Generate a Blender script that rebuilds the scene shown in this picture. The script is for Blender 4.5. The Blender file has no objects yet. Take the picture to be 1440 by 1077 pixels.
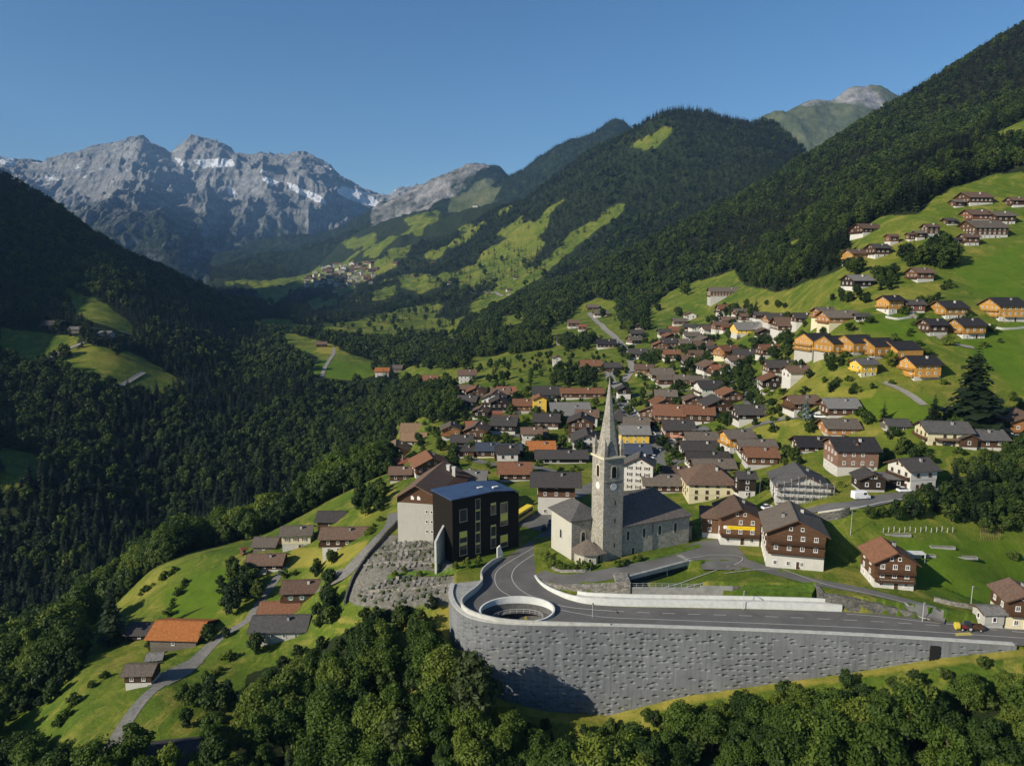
import bpy, bmesh, math, random
import numpy as np
from mathutils import Vector, Matrix
random.seed(7)
RNG = np.random.default_rng(7)
SC = bpy.context.scene
COL = SC.collection
# ------------------------------------------------------------------ camera
F, CX, CY = 1000.0, 720.0, 538.5
PIT = math.radians(8.7)
CP, SP = math.cos(PIT), math.sin(PIT)
ZC = 80.0

def ray(u, v):
    xc = (u - CX) / F
    yc = (CY - v) / F
    d = CP + yc * SP
    return xc / d, (-SP + yc * CP) / d      # x/y and (z-ZC)/y along the sight line

def proj(x, y, z):
    dz = z - ZC
    d = y * CP - dz * SP
    return CX + F * x / d, CY - F * (y * SP + dz * CP) / d

def vz(v, y):
    return ZC + ray(CX, v)[1] * y

def g0(u, v, z=0.0):
    a, t = ray(u, v)
    y = (z - ZC) / t
    return (a * y, y)

cam_d = bpy.data.cameras.new('camera')
cam = bpy.data.objects.new('camera', cam_d)
COL.objects.link(cam)
cam.location = (0, 0, ZC)
cam.rotation_euler = (math.pi / 2 - PIT, 0, 0)
cam_d.sensor_width = 36.0
cam_d.lens = 36.0 * F / 1440.0
cam_d.clip_start = 1.0
cam_d.clip_end = 60000.0
SC.camera = cam

# ------------------------------------------------------------------ light
SUN_EL = math.radians(28.0)
SUN_AZ = math.radians(30.0)            # light travels towards +x, turned this much towards +y
W = bpy.data.worlds.new('World'); SC.world = W
W.use_nodes = True
nt = W.node_tree
bg = nt.nodes['Background']
sky = nt.nodes.new('ShaderNodeTexSky')
sky.sky_type = 'NISHITA'
sky.sun_disc = False
sky.sun_elevation = SUN_EL
ldir = Vector((math.cos(SUN_EL) * math.cos(SUN_AZ), math.cos(SUN_EL) * math.sin(SUN_AZ), -math.sin(SUN_EL)))
sun_dir = -ldir
sky.sun_rotation = math.atan2(sun_dir.x, sun_dir.y)
sky.altitude = 1000.0
sky.air_density = 1.0
sky.dust_density = 1.0
sky.ozone_density = 3.0
hs_ = nt.nodes.new('ShaderNodeHueSaturation'); hs_.inputs['Saturation'].default_value = 1.22
nt.links.new(sky.outputs[0], hs_.inputs['Color']); nt.links.new(hs_.outputs[0], bg.inputs[0])
bg.inputs[1].default_value = 0.088
sd = bpy.data.lights.new('sun', 'SUN')
sd.energy = 5.0
sd.angle = math.radians(0.53)
sd.color = (1.0, 0.91, 0.76)
so = bpy.data.objects.new('sun', sd); COL.objects.link(so)
so.rotation_euler = ldir.to_track_quat('-Z', 'Y').to_euler()
so.location = (-200, -100, 400)
vs = SC.view_settings
vs.view_transform = 'Standard'; vs.look = 'None'; vs.exposure = 0.3; vs.gamma = 1.0; vs.use_curve_mapping = False
SC.render.engine = 'CYCLES'
cy = SC.cycles
cy.max_bounces = 4; cy.diffuse_bounces = 2; cy.glossy_bounces = 2; cy.transmission_bounces = 3; cy.transparent_max_bounces = 6; cy.volume_bounces = 0
cy.use_denoising = True
cy.caustics_reflective = False; cy.caustics_refractive = False

# ------------------------------------------------------------------ helpers
def new_mesh(name, verts, faces, mats=None, midx=None, smooth=False):
    me = bpy.data.meshes.new(name)
    verts = np.asarray(verts, dtype=np.float32)
    if isinstance(faces, np.ndarray):
        n, k = faces.shape
        me.vertices.add(len(verts)); me.vertices.foreach_set('co', verts.ravel())
        me.loops.add(n * k); me.loops.foreach_set('vertex_index', faces.astype(np.int32).ravel())
        me.polygons.add(n)
        me.polygons.foreach_set('loop_start', np.arange(0, n * k, k, dtype=np.int32))
        me.update(calc_edges=True)
    else:
        me.from_pydata([tuple(map(float, q)) for q in verts], [], faces)
    for m in (mats or []):
        me.materials.append(m)
    if midx is not None:
        me.polygons.foreach_set('material_index', np.asarray(midx, dtype=np.int32))
    if smooth:
        me.polygons.foreach_set('use_smooth', np.ones(len(me.polygons), dtype=bool))
    me.update()
    return me

def link(name, me, parent=None):
    o = bpy.data.objects.new(name, me)
    COL.objects.link(o)
    if parent is not None:
        o.parent = parent
    return o

def tag(o, label=None, cat=None, group=None, kind=None):
    if label: o['label'] = label
    if cat: o['category'] = cat
    if group: o['group'] = group
    if kind: o['kind'] = kind
    return o

def empty(name, loc, rz=0.0):
    o = bpy.data.objects.new(name, None)
    COL.objects.link(o)
    o.location = loc
    o.rotation_euler = (0, 0, rz)
    o.empty_display_size = 0.5
    return o

class MB:
    """collects boxes, prisms and sheets, and links them as one mesh"""
    def __init__(self):
        self.v = []; self.f = []; self.m = []
    def add(self, vs_, fs_, mi=0):
        b = len(self.v)
        self.v.extend(vs_)
        for q in fs_:
            self.f.append([b + i for i in q]); self.m.append(mi)
        return self
    def box(self, x0, x1, y0, y1, z0, z1, mi=0):
        v = [(x0, y0, z0), (x1, y0, z0), (x1, y1, z0), (x0, y1, z0), (x0, y0, z1), (x1, y0, z1), (x1, y1, z1), (x0, y1, z1)]
        return self.add(v, [(0, 3, 2, 1), (4, 5, 6, 7), (0, 1, 5, 4), (1, 2, 6, 5), (2, 3, 7, 6), (3, 0, 4, 7)], mi)
    def rbox(self, cx, cy_, ang, lx, ly, z0, z1, mi=0):
        c, s = math.cos(ang), math.sin(ang)
        pts = []
        for z in (z0, z1):
            for sx, sy in ((-1, -1), (1, -1), (1, 1), (-1, 1)):
                x, y = sx * lx / 2, sy * ly / 2
                pts.append((cx + x * c - y * s, cy_ + x * s + y * c, z))
        return self.add(pts, [(0, 3, 2, 1), (4, 5, 6, 7), (0, 1, 5, 4), (1, 2, 6, 5), (2, 3, 7, 6), (3, 0, 4, 7)], mi)
    def prism(self, poly, z0, z1, mi=0):
        """poly: plan outline; z0/z1 numbers or per-point lists"""
        n = len(poly)
        a = z0 if hasattr(z0, '__len__') else [z0] * n
        b = z1 if hasattr(z1, '__len__') else [z1] * n
        v = [(p[0], p[1], a[i]) for i, p in enumerate(poly)] + [(p[0], p[1], b[i]) for i, p in enumerate(poly)]
        fs_ = [tuple(range(n - 1, -1, -1)), tuple(range(n, 2 * n))]
        fs_ += [(i, (i + 1) % n, n + (i + 1) % n, n + i) for i in range(n)]
        return self.add(v, fs_, mi)
    def bar(self, p, q, r, k=6, r2=None, mi=0):
        p = Vector(p); q = Vector(q)
        d = q - p
        if d.length < 1e-6: return self
        r2 = r if r2 is None else r2
        ax = d.normalized()
        s = ax.orthogonal().normalized(); t = ax.cross(s)
        v = []
        for c, rr in ((p, r), (q, r2)):
            for i in range(k):
                an = 2 * math.pi * i / k
                w = c + s * (rr * math.cos(an)) + t * (rr * math.sin(an))
                v.append(tuple(w))
        fs_ = [(i, (i + 1) % k, k + (i + 1) % k, k + i) for i in range(k)]
        fs_ += [tuple(range(k - 1, -1, -1)), tuple(range(k, 2 * k))]
        return self.add(v, fs_, mi)
    def lathe(self, prof, k=12, cx=0, cy_=0, mi=0):
        v = []
        for r, z in prof:
            for i in range(k):
                an = 2 * math.pi * i / k
                v.append((cx + r * math.cos(an), cy_ + r * math.sin(an), z))
        fs_ = []
        for j in range(len(prof) - 1):
            for i in range(k):
                fs_.append((j * k + i, j * k + (i + 1) % k, (j + 1) * k + (i + 1) % k, (j + 1) * k + i))
        fs_.append(tuple(range(k - 1, -1, -1)))
        fs_.append(tuple(range((len(prof) - 1) * k, len(prof) * k)))
        return self.add(v, fs_, mi)
    def mesh(self, name, mats):
        return new_mesh(name, self.v, self.f, mats if isinstance(mats, (list, tuple)) else [mats], self.m)
    def build(self, name, mats, parent=None, smooth=False):
        me = self.mesh(name, mats)
        if smooth:
            me.polygons.foreach_set('use_smooth', np.ones(len(me.polygons), dtype=bool))
        return link(name, me, parent)

def inpoly(px, py, poly):
    px = np.asarray(px, float); py = np.asarray(py, float)
    r = np.zeros(px.shape, bool)
    n = len(poly)
    for i in range(n):
        x0, y0 = poly[i]; x1, y1 = poly[(i + 1) % n]
        if y0 == y1: continue
        c = ((y0 > py) != (y1 > py)) & (px < (x1 - x0) * (py - y0) / (y1 - y0) + x0)
        r ^= c
    return r

def smooth_line(pts, step, closed=False):
    """Catmull-Rom through pts, resampled every step"""
    P = [np.array(p, float) for p in pts]
    n = len(P)
    out = []
    for i in range(n if closed else n - 1):
        if closed:
            p0, p1, p2, p3 = P[(i - 1) % n], P[i], P[(i + 1) % n], P[(i + 2) % n]
        else:
            p0, p1, p2, p3 = P[max(i - 1, 0)], P[i], P[i + 1], P[min(i + 2, n - 1)]
        k = max(2, int(np.linalg.norm(p2 - p1) / step * 2))
        for j in range(k):
            t = j / k
            out.append(0.5 * ((2 * p1) + (p2 - p0) * t + (2 * p0 - 5 * p1 + 4 * p2 - p3) * t * t + (3 * p1 - p0 - 3 * p2 + p3) * t ** 3))
    out.append(P[0] if closed else P[-1])
    out = np.array(out)
    d = np.concatenate([[0], np.cumsum(np.linalg.norm(np.diff(out, axis=0), axis=1))])
    m = max(2, int(round(d[-1] / step)) + 1)
    s = np.linspace(0, d[-1], m)
    r = np.stack([np.interp(s, d, out[:, i]) for i in range(out.shape[1])], 1)
    return r[:-1] if closed else r

def normals2(P, closed=False):
    """left-hand plan normals of a polyline"""
    P = np.asarray(P)[:, :2]
    if closed:
        d = np.roll(P, -1, 0) - np.roll(P, 1, 0)
    else:
        d = np.gradient(P, axis=0)
    d /= np.maximum(np.linalg.norm(d, axis=1, keepdims=True), 1e-9)
    return np.stack([-d[:, 1], d[:, 0]], 1)

# value noise ---------------------------------------------------------------
_perm = np.random.default_rng(3).random((256, 256))
def vnoise(x, y):
    xi = np.floor(x).astype(int); yi = np.floor(y).astype(int)
    fx = x - xi; fy = y - yi
    fx = fx * fx * (3 - 2 * fx); fy = fy * fy * (3 - 2 * fy)
    g = lambda i, j: _perm[i & 255, j & 255]
    return (g(xi, yi) * (1 - fx) + g(xi + 1, yi) * fx) * (1 - fy) + (g(xi, yi + 1) * (1 - fx) + g(xi + 1, yi + 1) * fx) * fy
def fbm(x, y, o=4, gain=0.5):
    r = 0; a = 1; s = 0
    for i in range(o):
        r = r + a * (vnoise(x * 2 ** i + 17.3 * i, y * 2 ** i + 5.1 * i) * 2 - 1); s += a; a *= gain
    return r / s
def ridged(x, y, o=6, gain=0.55):
    r = 0; a = 1; s = 0; w = 1.0
    for i in range(o):
        n = 1 - np.abs(vnoise(x * 2.05 ** i + 31.7 * i, y * 2.05 ** i + 11.9 * i) * 2 - 1)
        n = n * n * w
        r = r + a * n; s += a; a *= gain
        w = np.clip(n * 1.6, 0, 1)
    return r / s
# ------------------------------------------------------------------ terrain: valley profiles
def pchip(x, y, xi):
    x = np.asarray(x, float); y = np.asarray(y, float)
    h = np.diff(x); d = np.diff(y) / h
    m = np.zeros_like(y)
    if len(x) > 2:
        w1 = 2 * h[1:] + h[:-1]; w2 = h[1:] + 2 * h[:-1]
        ok = d[1:] * d[:-1] > 0
        with np.errstate(divide='ignore', invalid='ignore'):
            mm = (w1 + w2) / (w1 / d[:-1] + w2 / d[1:])
        m[1:-1] = np.where(ok, mm, 0)
    m[0] = d[0]; m[-1] = d[-1]
    i = np.clip(np.searchsorted(x, xi) - 1, 0, len(x) - 2)
    t = (xi - x[i]) / h[i]
    tc = np.clip(t, 0, 1)
    r = (y[i] * (2 * tc ** 3 - 3 * tc ** 2 + 1) + h[i] * m[i] * (tc ** 3 - 2 * tc ** 2 + tc) + y[i + 1] * (-2 * tc ** 3 + 3 * tc ** 2) + h[i] * m[i + 1] * (tc ** 3 - tc ** 2))
    return r

# each column: sight line u, then (distance, row) or (distance, None, height)
V_COLS = [
 (0, [(40,0,-55),(110,0,-45),(165,0,-43),(195,0,-48),(240,0,-64),(310,0,-88),(420,0,-95),(470,655),(520,630),(560,600),(640,530),(720,492),(780,466),(950,400),(1100,330),(1250,243),(1700,0,180),(2600,0,0),(5200,0,-20)]),
 (120,[(40,0,-50),(110,0,-36),(140,0,-30),(155,1040),(190,952),(208,0,-38),(245,0,-50),(300,0,-78),(390,0,-95),(480,0,-70),(560,622),(640,545),(700,507),(760,470),(900,423),(1050,372),(1250,322),(1700,0,80),(2600,0,-20),(5200,0,-20)]),
 (240,[(40,0,-50),(110,0,-38),(140,0,-32),(165,985),(205,905),(245,830),(262,802),(295,0,-43),(340,0,-62),(390,0,-88),(450,0,-100),(520,0,-85),(620,602),(700,548),(760,520),(850,482),(1000,442),(1200,408),(1400,382),(1700,0,-20),(2600,0,-40),(5200,0,-20)]),
 (360,[(40,0,-55),(110,0,-40),(150,0,-30),(175,960),(215,850),(245,800),(265,770),(292,0,-33),(335,0,-48),(385,0,-80),(440,0,-92),(540,0,-80),(640,612),(740,562),(850,530),(950,502),(1150,472),(1400,442),(1600,427),(1900,0,-20),(2600,438),(3500,405),(4500,393),(5200,390)]),
 (420,[(40,0,-57),(105,0,-42),(150,0,-31),(175,945),(215,835),(245,785),(265,760),(290,735),(318,0,-32),(368,0,-50),(420,0,-74),(470,0,-85),(560,0,-75),(660,600),(760,552),(850,522),(960,497),(1100,478),(1300,462),(1500,0,5),(1900,455),(2600,432),(3500,402),(4500,385),(5200,380)]),
 (480,[(40,0,-58),(100,0,-42),(140,0,-33),(165,0,-20),(185,0,-12),(215,0,-9),(245,755),(300,700),(332,0,-25),(390,0,-42),(480,0,-66),(570,0,-58),(680,592),(780,548),(860,518),(960,497),(1120,478),(1400,460),(1900,440),(2600,415),(3400,388),(4200,355),(5200,335)]),
 (540,[(40,0,-60),(100,0,-43),(140,0,-30),(160,0,-18),(176,0,-8),(200,0,-3),(215,0,-2),(245,0,-5),(300,0,-8),(350,0,-20),(420,0,-38),(520,0,-48),(600,0,-36),(720,565),(820,535),(900,514),(1050,492),(1300,468),(1800,440),(2400,408),(3000,380),(3800,340),(4400,318),(5200,305)]),
 (600,[(40,0,-60),(100,0,-44),(140,0,-27),(160,0,-15),(172,0,-6),(190,0,-2),(215,0,0),(260,0,-1),(330,0,-4),(420,0,-9),(520,0,-12),(620,545),(740,523),(850,508),(1000,490),(1500,455),(2000,418),(2600,385),(3200,345),(3900,305),(4300,298),(5200,292)]),
 (720,[(40,0,-58),(100,0,-42),(140,0,-22),(146,0,-20),(154,0,-1),(190,0,0),(260,0,0),(330,0,0),(420,0,1),(500,0,2),(600,0,5),(720,495),(900,460),(1200,436),(1600,405),(2100,375),(2500,330),(2900,300),(3300,284),(3600,0,420),(4200,0,380),(5200,0,300)]),
 (840,[(40,0,-58),(100,0,-40),(140,0,-20),(147,0,-19),(154,0,-1),(190,0,0),(260,0,1),(320,0,1),(400,0,3),(500,0,8),(650,487),(800,460),(950,440),(1050,415),(1180,379),(1320,0,85),(1700,360),(2200,290),(2700,222),(2900,216),(3300,0,480),(4200,0,350),(5200,0,500)]),
 (960,[(40,0,-58),(100,0,-38),(140,0,-17),(147,0,-15),(154,0,-1),(190,0,0),(250,0,3),(310,0,7),(370,0,12),(430,540),(500,508),(600,478),(700,450),(800,425),(950,395),(1100,345),(1270,320),(1450,0,140),(1900,300),(2300,228),(2700,161),(3100,0,600),(4200,0,350),(5200,0,500)]),
 (1080,[(40,0,-55),(100,0,-34),(140,0,-12),(147,0,-10),(154,0,-1),(184,0,0),(192,0,2),(210,0,5),(230,0,9),(260,646),(300,583),(340,552),(400,512),(460,475),(520,440),(600,410),(700,380),(900,332),(1150,288),(1370,256),(1600,0,225),(2100,225),(2700,182),(3100,0,560),(4200,0,350),(5200,0,500)]),
 (1200,[(40,0,-52),(100,0,-30),(140,0,-9),(147,0,-8),(154,0,-1),(176,0,0),(188,0,8),(200,0,13),(212,690),(235,658),(265,602),(285,552),(305,508),(345,455),(400,402),(450,365),(500,340),(600,310),(750,275),(1000,238),(1450,191),(1700,0,320),(2300,0,330),(2900,0,400),(3300,0,350),(5200,0,300)]),
 (1320,[(40,0,-48),(100,0,-26),(140,0,-6),(147,0,-4),(154,0,-1),(166,0,0),(178,795),(190,755),(205,705),(215,682),(240,622),(260,582),(290,532),(310,497),(330,467),(355,430),(400,382),(440,342),(480,305),(530,272),(700,230),(1000,186),(1500,122),(1800,0,420),(2600,0,500),(5200,0,500)]),
 (1440,[(40,0,-46),(100,0,-24),(140,0,-4),(147,0,-2),(154,0,-.5),(166,0,0),(180,825),(192,775),(205,715),(225,660),(245,620),(270,578),(300,520),(330,470),(360,430),(400,380),(450,330),(500,280),(560,228),(620,195),(750,165),(1000,120),(1500,56),(1800,0,500),(2600,0,500),(5200,0,500)]),
]
def parse_cols(cols):
    out = []
    for u, pts in cols:
        Y = []; A = []; Z = []
        for p in pts:
            y = float(p[0])
            if len(p) == 3:
                z = float(p[2])
                v = proj(0.0, y, z)[1]
            else:
                v = p[1]; z = vz(v, y)
            Y.append(y); A.append(ray(u, v)[0] if v < 2500 else (u - CX) / F); Z.append(z)
        out.append((u, np.array(Y), np.array(A), np.array(Z)))
    return out

def grid_from(cols, AG, YG, left=None):
    pc = parse_cols(cols)
    LY = np.log(YG)
    zc = np.stack([pchip(np.log(Y), Z, LY) for _, Y, A, Z in pc], 1)
    ac = np.stack([np.interp(LY, np.log(Y), A) for _, Y, A, Z in pc], 1)
    n = zc.shape[1]
    # side columns beyond the frame
    ac = np.concatenate([ac[:, :1] - 0.5, ac[:, :1] - 0.18, ac, ac[:, -1:] + 0.18, ac[:, -1:] + 0.5], 1)
    dl = zc[:, :1] - zc[:, 1:2]; dr = zc[:, -1:] - zc[:, -2:-1]
    zc = np.concatenate([zc[:, :1] + dl * 1.6, zc[:, :1] + dl * 0.9, zc, zc[:, -1:] + dr * 0.9, zc[:, -1:] + dr * 1.6], 1)
    if left is not None:          # unseen valley side climbs on beyond the frame, shaped to shade the left slopes
        k = left(YG)[:, None]; y = YG[:, None]; a0 = ac[:, 2:3]; z0 = zc[:, 2:3]
        da = [2.6, 1.2, .5, .2, .06]
        ac = np.concatenate([a0 - d for d in da] + [ac[:, 2:]], 1)
        zc = np.concatenate([z0 + k * y * d * (1 if d > .1 else .8) for d in da] + [zc[:, 2:]], 1)
    Z = np.empty((len(YG), len(AG)))
    for i in range(len(YG)):
        Z[i] = pchip(ac[i], zc[i], AG)
    return Z

NY = 860
AG = np.concatenate([np.linspace(-3.2, -.95, 110)[:-1], np.linspace(-.95, 1.15, 690)])
NA = len(AG)
YG = np.exp(np.linspace(math.log(45.0), math.log(5200.0), NY))
ZG = grid_from(V_COLS, AG, YG, lambda y: np.interp(y, [120, 260, 400, 560, 1500, 2600], [.04, .07, .42, .64, .56, .0]))
XX = AG[None, :] * YG[:, None]
YY = np.repeat(YG[:, None], NA, 1)
# natural unevenness, growing with distance, none in the built-up middle
amp = np.interp(YG, [45, 120, 150, 260, 420, 700, 1500, 3000, 5200], [.6, .5, .0, .25, .9, 3, 12, 32, 50])[:, None]
sc_ = np.interp(YG, [45, 300, 1000, 3000], [1 / 14., 1 / 22., 1 / 90., 1 / 320.])[:, None]
ZG = ZG + amp * fbm(XX / 260.0 + 3, YY / 260.0, 5) * np.clip(YY / 900, .15, 1) + amp * .5 * fbm(XX / 40.0 + 9, YY / 40.0, 3)
# gullies and spurs on the big slopes
gul = np.clip((YY - 900) / 700, 0, 1)
ZG = ZG + gul * np.interp(YG, [900, 1500, 3000, 5200], [0, 8, 60, 70])[:, None] * (ridged(XX / 620.0 + 2.2, YY / 620.0 + 7.7, 4) - .45)

# ---- the built platform the church and the road stand on
WALL_PX = [(634, 822), (631, 836), (637, 852), (652, 866), (676, 874.5), (712, 879), (770, 881), (860, 882), (960, 885), (1080, 889.5), (1200, 895), (1320, 902), (1430, 909)]
WALL = smooth_line([g0(u, v) for u, v in WALL_PX], 0.5)          # outer face, top edge (z = 0)
WN = normals2(WALL)                                               # points left of travel
if WN[len(WN) // 2][1] > 0: WN = -WN                              # towards the camera = outwards
WALL_FOOT_V = [848, 880, 912, 945, 968, 985, 1000, 1006, 980, 963, 947, 926, 914]
_wu = np.array([g0(u, v) for u, v in WALL_PX])
_zf = np.array([vz(fv, p[1]) for fv, p in zip(WALL_FOOT_V, _wu)])
_wi = np.array([int(np.argmin(np.hypot(*(WALL - p).T))) for p in _wu])
WALL_ZF = np.interp(np.arange(len(WALL)), _wi, _zf)               # height of the ground at the foot of the wall
inner = WALL - WN * 1.0
PLAT = [tuple(p) for p in inner] + [g0(1500, 911), g0(1500, 860), g0(1440, 868), g0(1330, 835), g0(1215, 815), g0(1175, 800), g0(1085, 765), g0(990, 745), g0(905, 735), g0(800, 730), g0(752, 735), g0(700, 745), g0(640, 755), g0(600, 765), g0(612, 790), g0(640, 800)]
ZG = ZG + np.where((YY > 125) & (YY < 420), .16, 0) * fbm(XX / 3.1, YY / 3.1, 3) + np.where((YY > 135) & (YY < 420), .35, 0) * fbm(XX / 9.0 + 4, YY / 9.0, 2)
pl = inpoly(XX, YY, PLAT)
ZG = np.where(pl, 0.0, ZG)
_sel = (YY > 95) & (YY < 176) & (XX > -30) & (XX < 125) & ~pl
_k = np.argmin(np.hypot(XX[_sel][:, None] - WALL[None, ::2, 0], YY[_sel][:, None] - WALL[None, ::2, 1]), 1) * 2
_dd = np.hypot(XX[_sel] - WALL[_k, 0], YY[_sel] - WALL[_k, 1])
_in = ((XX[_sel] - WALL[_k, 0]) * WN[_k, 0] + (YY[_sel] - WALL[_k, 1]) * WN[_k, 1]) > -1.2
_cap = WALL_ZF[_k] - .42 * np.maximum(_dd - 3.5, 0) + np.maximum(_dd - 16, 0) * 1.2
ZG[_sel] = np.where(_in, np.where(_dd < 9, _cap, np.minimum(ZG[_sel], _cap)), ZG[_sel])
OVAL_C = np.array(g0(727, 860.5)); OVAL_R = (8.7, 5.6)
ov = ((XX - OVAL_C[0]) / (OVAL_R[0] + .35)) ** 2 + ((YY - OVAL_C[1]) / (OVAL_R[1] + .35)) ** 2 < 1
ZG = np.where(ov, -8.0, ZG)
# upper level: the church forecourt and the lane, held by walls along FL
FL_PX = [(752, 809.5), (762, 817), (775, 825), (805, 831), (866, 834.5), (886, 835.5), (985, 836.5), (1030, 837), (1145, 839), (1158, 855), (1184, 858.5), (1240, 863), (1320, 872.5), (1436, 882)]
FL = np.array([g0(u, v) for u, v in FL_PX])
ZU_X = [g0(u, 800)[0] for u in (752, 800, 868, 1160, 1235, 1325, 1440)]
ZU_Z = [0.0, 1.5, 2.7, 3.2, 2.5, .5, .3]
def zup(x):
    return np.interp(x, ZU_X, ZU_Z)
flb = np.interp(XX, FL[:, 0], FL[:, 1])
up = pl & (YY > flb + .5) & (XX > FL[0, 0]) & (YY < 212)
ZG = np.where(up, zup(XX) * np.clip(1 - (YY - 198) / 12.0 * (XX < 55), 0, 1), ZG)
# sunken garage ramp under the forecourt: from (886,820) up to the lane at (1048,800)
TUN = [g0(u, v, 1.0) for u, v in ((887, 830), (887, 809), (955, 792), (968, 800), (1046, 797), (1046, 804), (1000, 822), (985, 829))]
tun = inpoly(XX, YY, TUN)
TX0, TX1 = g0(890, 815)[0], g0(1046, 800)[0]
def ztun(x): return np.interp(x, [TX0, TX0 + .35 * (TX1 - TX0), TX1], [-.2, .1, 3.0])
ZG = np.where(tun, ztun(XX), ZG)

S0, S1 = math.log(YG[0]), math.log(YG[-1])
def hgt(x, y):
    x = np.asarray(x, float); y = np.asarray(y, float)
    yc = np.maximum(y, 45.01)
    fi = np.clip((np.log(yc) - S0) / (S1 - S0) * (NY - 1), 0, NY - 1.001)
    fj = np.clip(np.interp(x / yc, AG, np.arange(NA)), 0, NA - 1.001)
    i = fi.astype(int); j = fj.astype(int); p = fi - i; q = fj - j
    return (ZG[i, j] * (1 - q) + ZG[i, j + 1] * q) * (1 - p) + (ZG[i + 1, j] * (1 - q) + ZG[i + 1, j + 1] * q) * p

_YR = np.exp(np.linspace(math.log(60), math.log(5100), 2600))
def hit(u, v, ymin=60.0):
    """first ground point on the sight line of a photo point"""
    a, t = ray(u, v)
    ys = _YR[_YR >= ymin]
    zr = ZC + t * ys
    h = hgt(a * ys, ys)
    k = np.nonzero(zr <= h)[0]
    if len(k) == 0: return None
    k = k[0]
    if k == 0: y = ys[0]
    else:
        d0 = zr[k - 1] - h[k - 1]; d1 = zr[k] - h[k]
        y = ys[k - 1] + (ys[k] - ys[k - 1]) * d0 / (d0 - d1)
    return Vector((a * y, y, float(hgt(a * y, y))))

# ------------------------------------------------------------------ land use
# open ground, outlined on the photo: (outline, nearest, farthest)
OPEN = [
 ([(0,460),(60,468),(112,474),(105,492),(40,517),(0,505)], 500, 1000),
 ([(78,515),(118,484),(185,498),(268,542),(218,556),(140,545)], 500, 1000),
 ([(85,398),(150,428),(203,472),(170,468),(110,442)], 600, 1200),
 ([(0,628),(68,645),(50,684),(0,692)], 380, 620),
 ([(388,463),(470,486),(548,520),(500,537),(436,527),(446,502),(400,482)], 700, 1300),
 ([(0,1012),(60,985),(112,930),(120,880),(190,812),(270,772),(330,757),(350,760),(425,715),(480,695),(535,650),(575,600),(620,640),(600,760),(565,800),(520,866),(470,895),(440,918),(345,950),(330,1090),(0,1090)], 120, 345),
 ([(652,434),(687,407),(721,384),(774,364),(801,330),(878,287),(879,295),(848,318),(814,345),(757,392),(714,418),(667,440)], 1000, 3000),
 ([(692,332),(734,304),(742,324),(762,338),(740,342),(712,334)], 1500, 3400),
 ([(548,462),(594,431),(618,424),(580,455)], 1000, 3000),
 ([(630,388),(662,374),(650,390)], 1000, 3400),
 ([(560,386),(594,388),(600,398),(575,400)], 1000, 3400),
 ([(565,308),(622,294),(614,312),(580,318)], 2500, 5200),
 ([(640,276),(697,251),(694,267),(655,284)], 2500, 5200),
 ([(480,340),(530,327),(527,345),(490,352)], 2500, 5200),
 ([(881,207),(931,179),(951,183),(918,210)], 1500, 3400),
 ([(498,454),(524,444),(516,458)], 900, 3000),
 ([(335,372),(400,350),(440,362),(400,378),(470,375),(545,362),(560,375),(500,400),(420,405),(380,430),(350,400)], 1700, 5000),
 ([(1384,196),(1440,166),(1750,166),(1750,203),(1400,203)], 400, 900),
 ([(1110,340),(1130,335),(1120,355),(1080,365)], 500, 900),
 ([(388,368),(425,343),(446,352),(425,374)], 1700, 5200),
 ([(470,404),(505,392),(500,408),(474,414)], 1500, 5200),
 ([(556,390),(604,384),(616,402),(592,414),(566,404)], 1200, 3400),
 ([(430,424),(486,411),(474,428),(440,436)], 1200, 4200),
 ([(520,412),(560,400),(552,416),(526,424)], 1200, 3400),
 ([(596,356),(630,344),(622,360),(600,366)], 1500, 4000),
 ([(640,322),(668,312),(660,328)], 1500, 4000),
 ([(700,446),(740,438),(735,452),(705,458)], 900, 2600),
 ([(610,470),(650,460),(640,476)], 900, 2600),
 ([(360,352),(392,338),(398,348),(372,362)], 1700, 5200),
 ([(842,300),(872,286),(878,296),(850,312)], 1500, 3400),
 ([(545,352),(580,345),(572,360),(550,364)], 1500, 4500),
 # the village and the meadows around it
 ([(560,600),(590,548),(540,527),(600,510),(700,500),(760,470),(800,445),(830,418),(870,425),(905,440),(935,415),(960,402),(1035,380),(1045,400),(1090,412),(1120,405),(1195,372),(1195,330),(1240,303),(1290,302),(1330,268),(1400,245),(1750,215),(1750,950),(1180,880),(640,885),(600,800),(560,760),(540,690)], 140, 1100),
]
def open_mask(x, y, z):
    u, v = proj(x, y, z)
    m = np.zeros(np.shape(x), bool)
    jit = 3.0
    uu = u + jit * fbm(np.asarray(x) / 30.0, np.asarray(y) / 30.0, 2); vv = v + jit * fbm(np.asarray(x) / 30.0 + 50, np.asarray(y) / 30.0, 2)
    for poly, y0, y1 in OPEN:
        m |= inpoly(uu, vv, poly) & (y >= y0) & (y <= y1)
    return m
_aa = XX / YY
OPN = open_mask(XX, YY, ZG) | pl
# clearings scattered over the middle of the valley
_cl = fbm(XX / 210.0 + 31, YY / 330.0 + 8, 4)
_u, _v = proj(XX, YY, ZG)
OPN |= (YY > 950) & (YY < 5200) & (_aa > -.40) & (_aa < .02) & (_v > 330) & (_cl > .21)
OPN |= (YY > 1300) & (YY < 5200) & (_aa > -.15) & (_aa < .10) & (_v > 280) & (_cl > .30)
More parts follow.
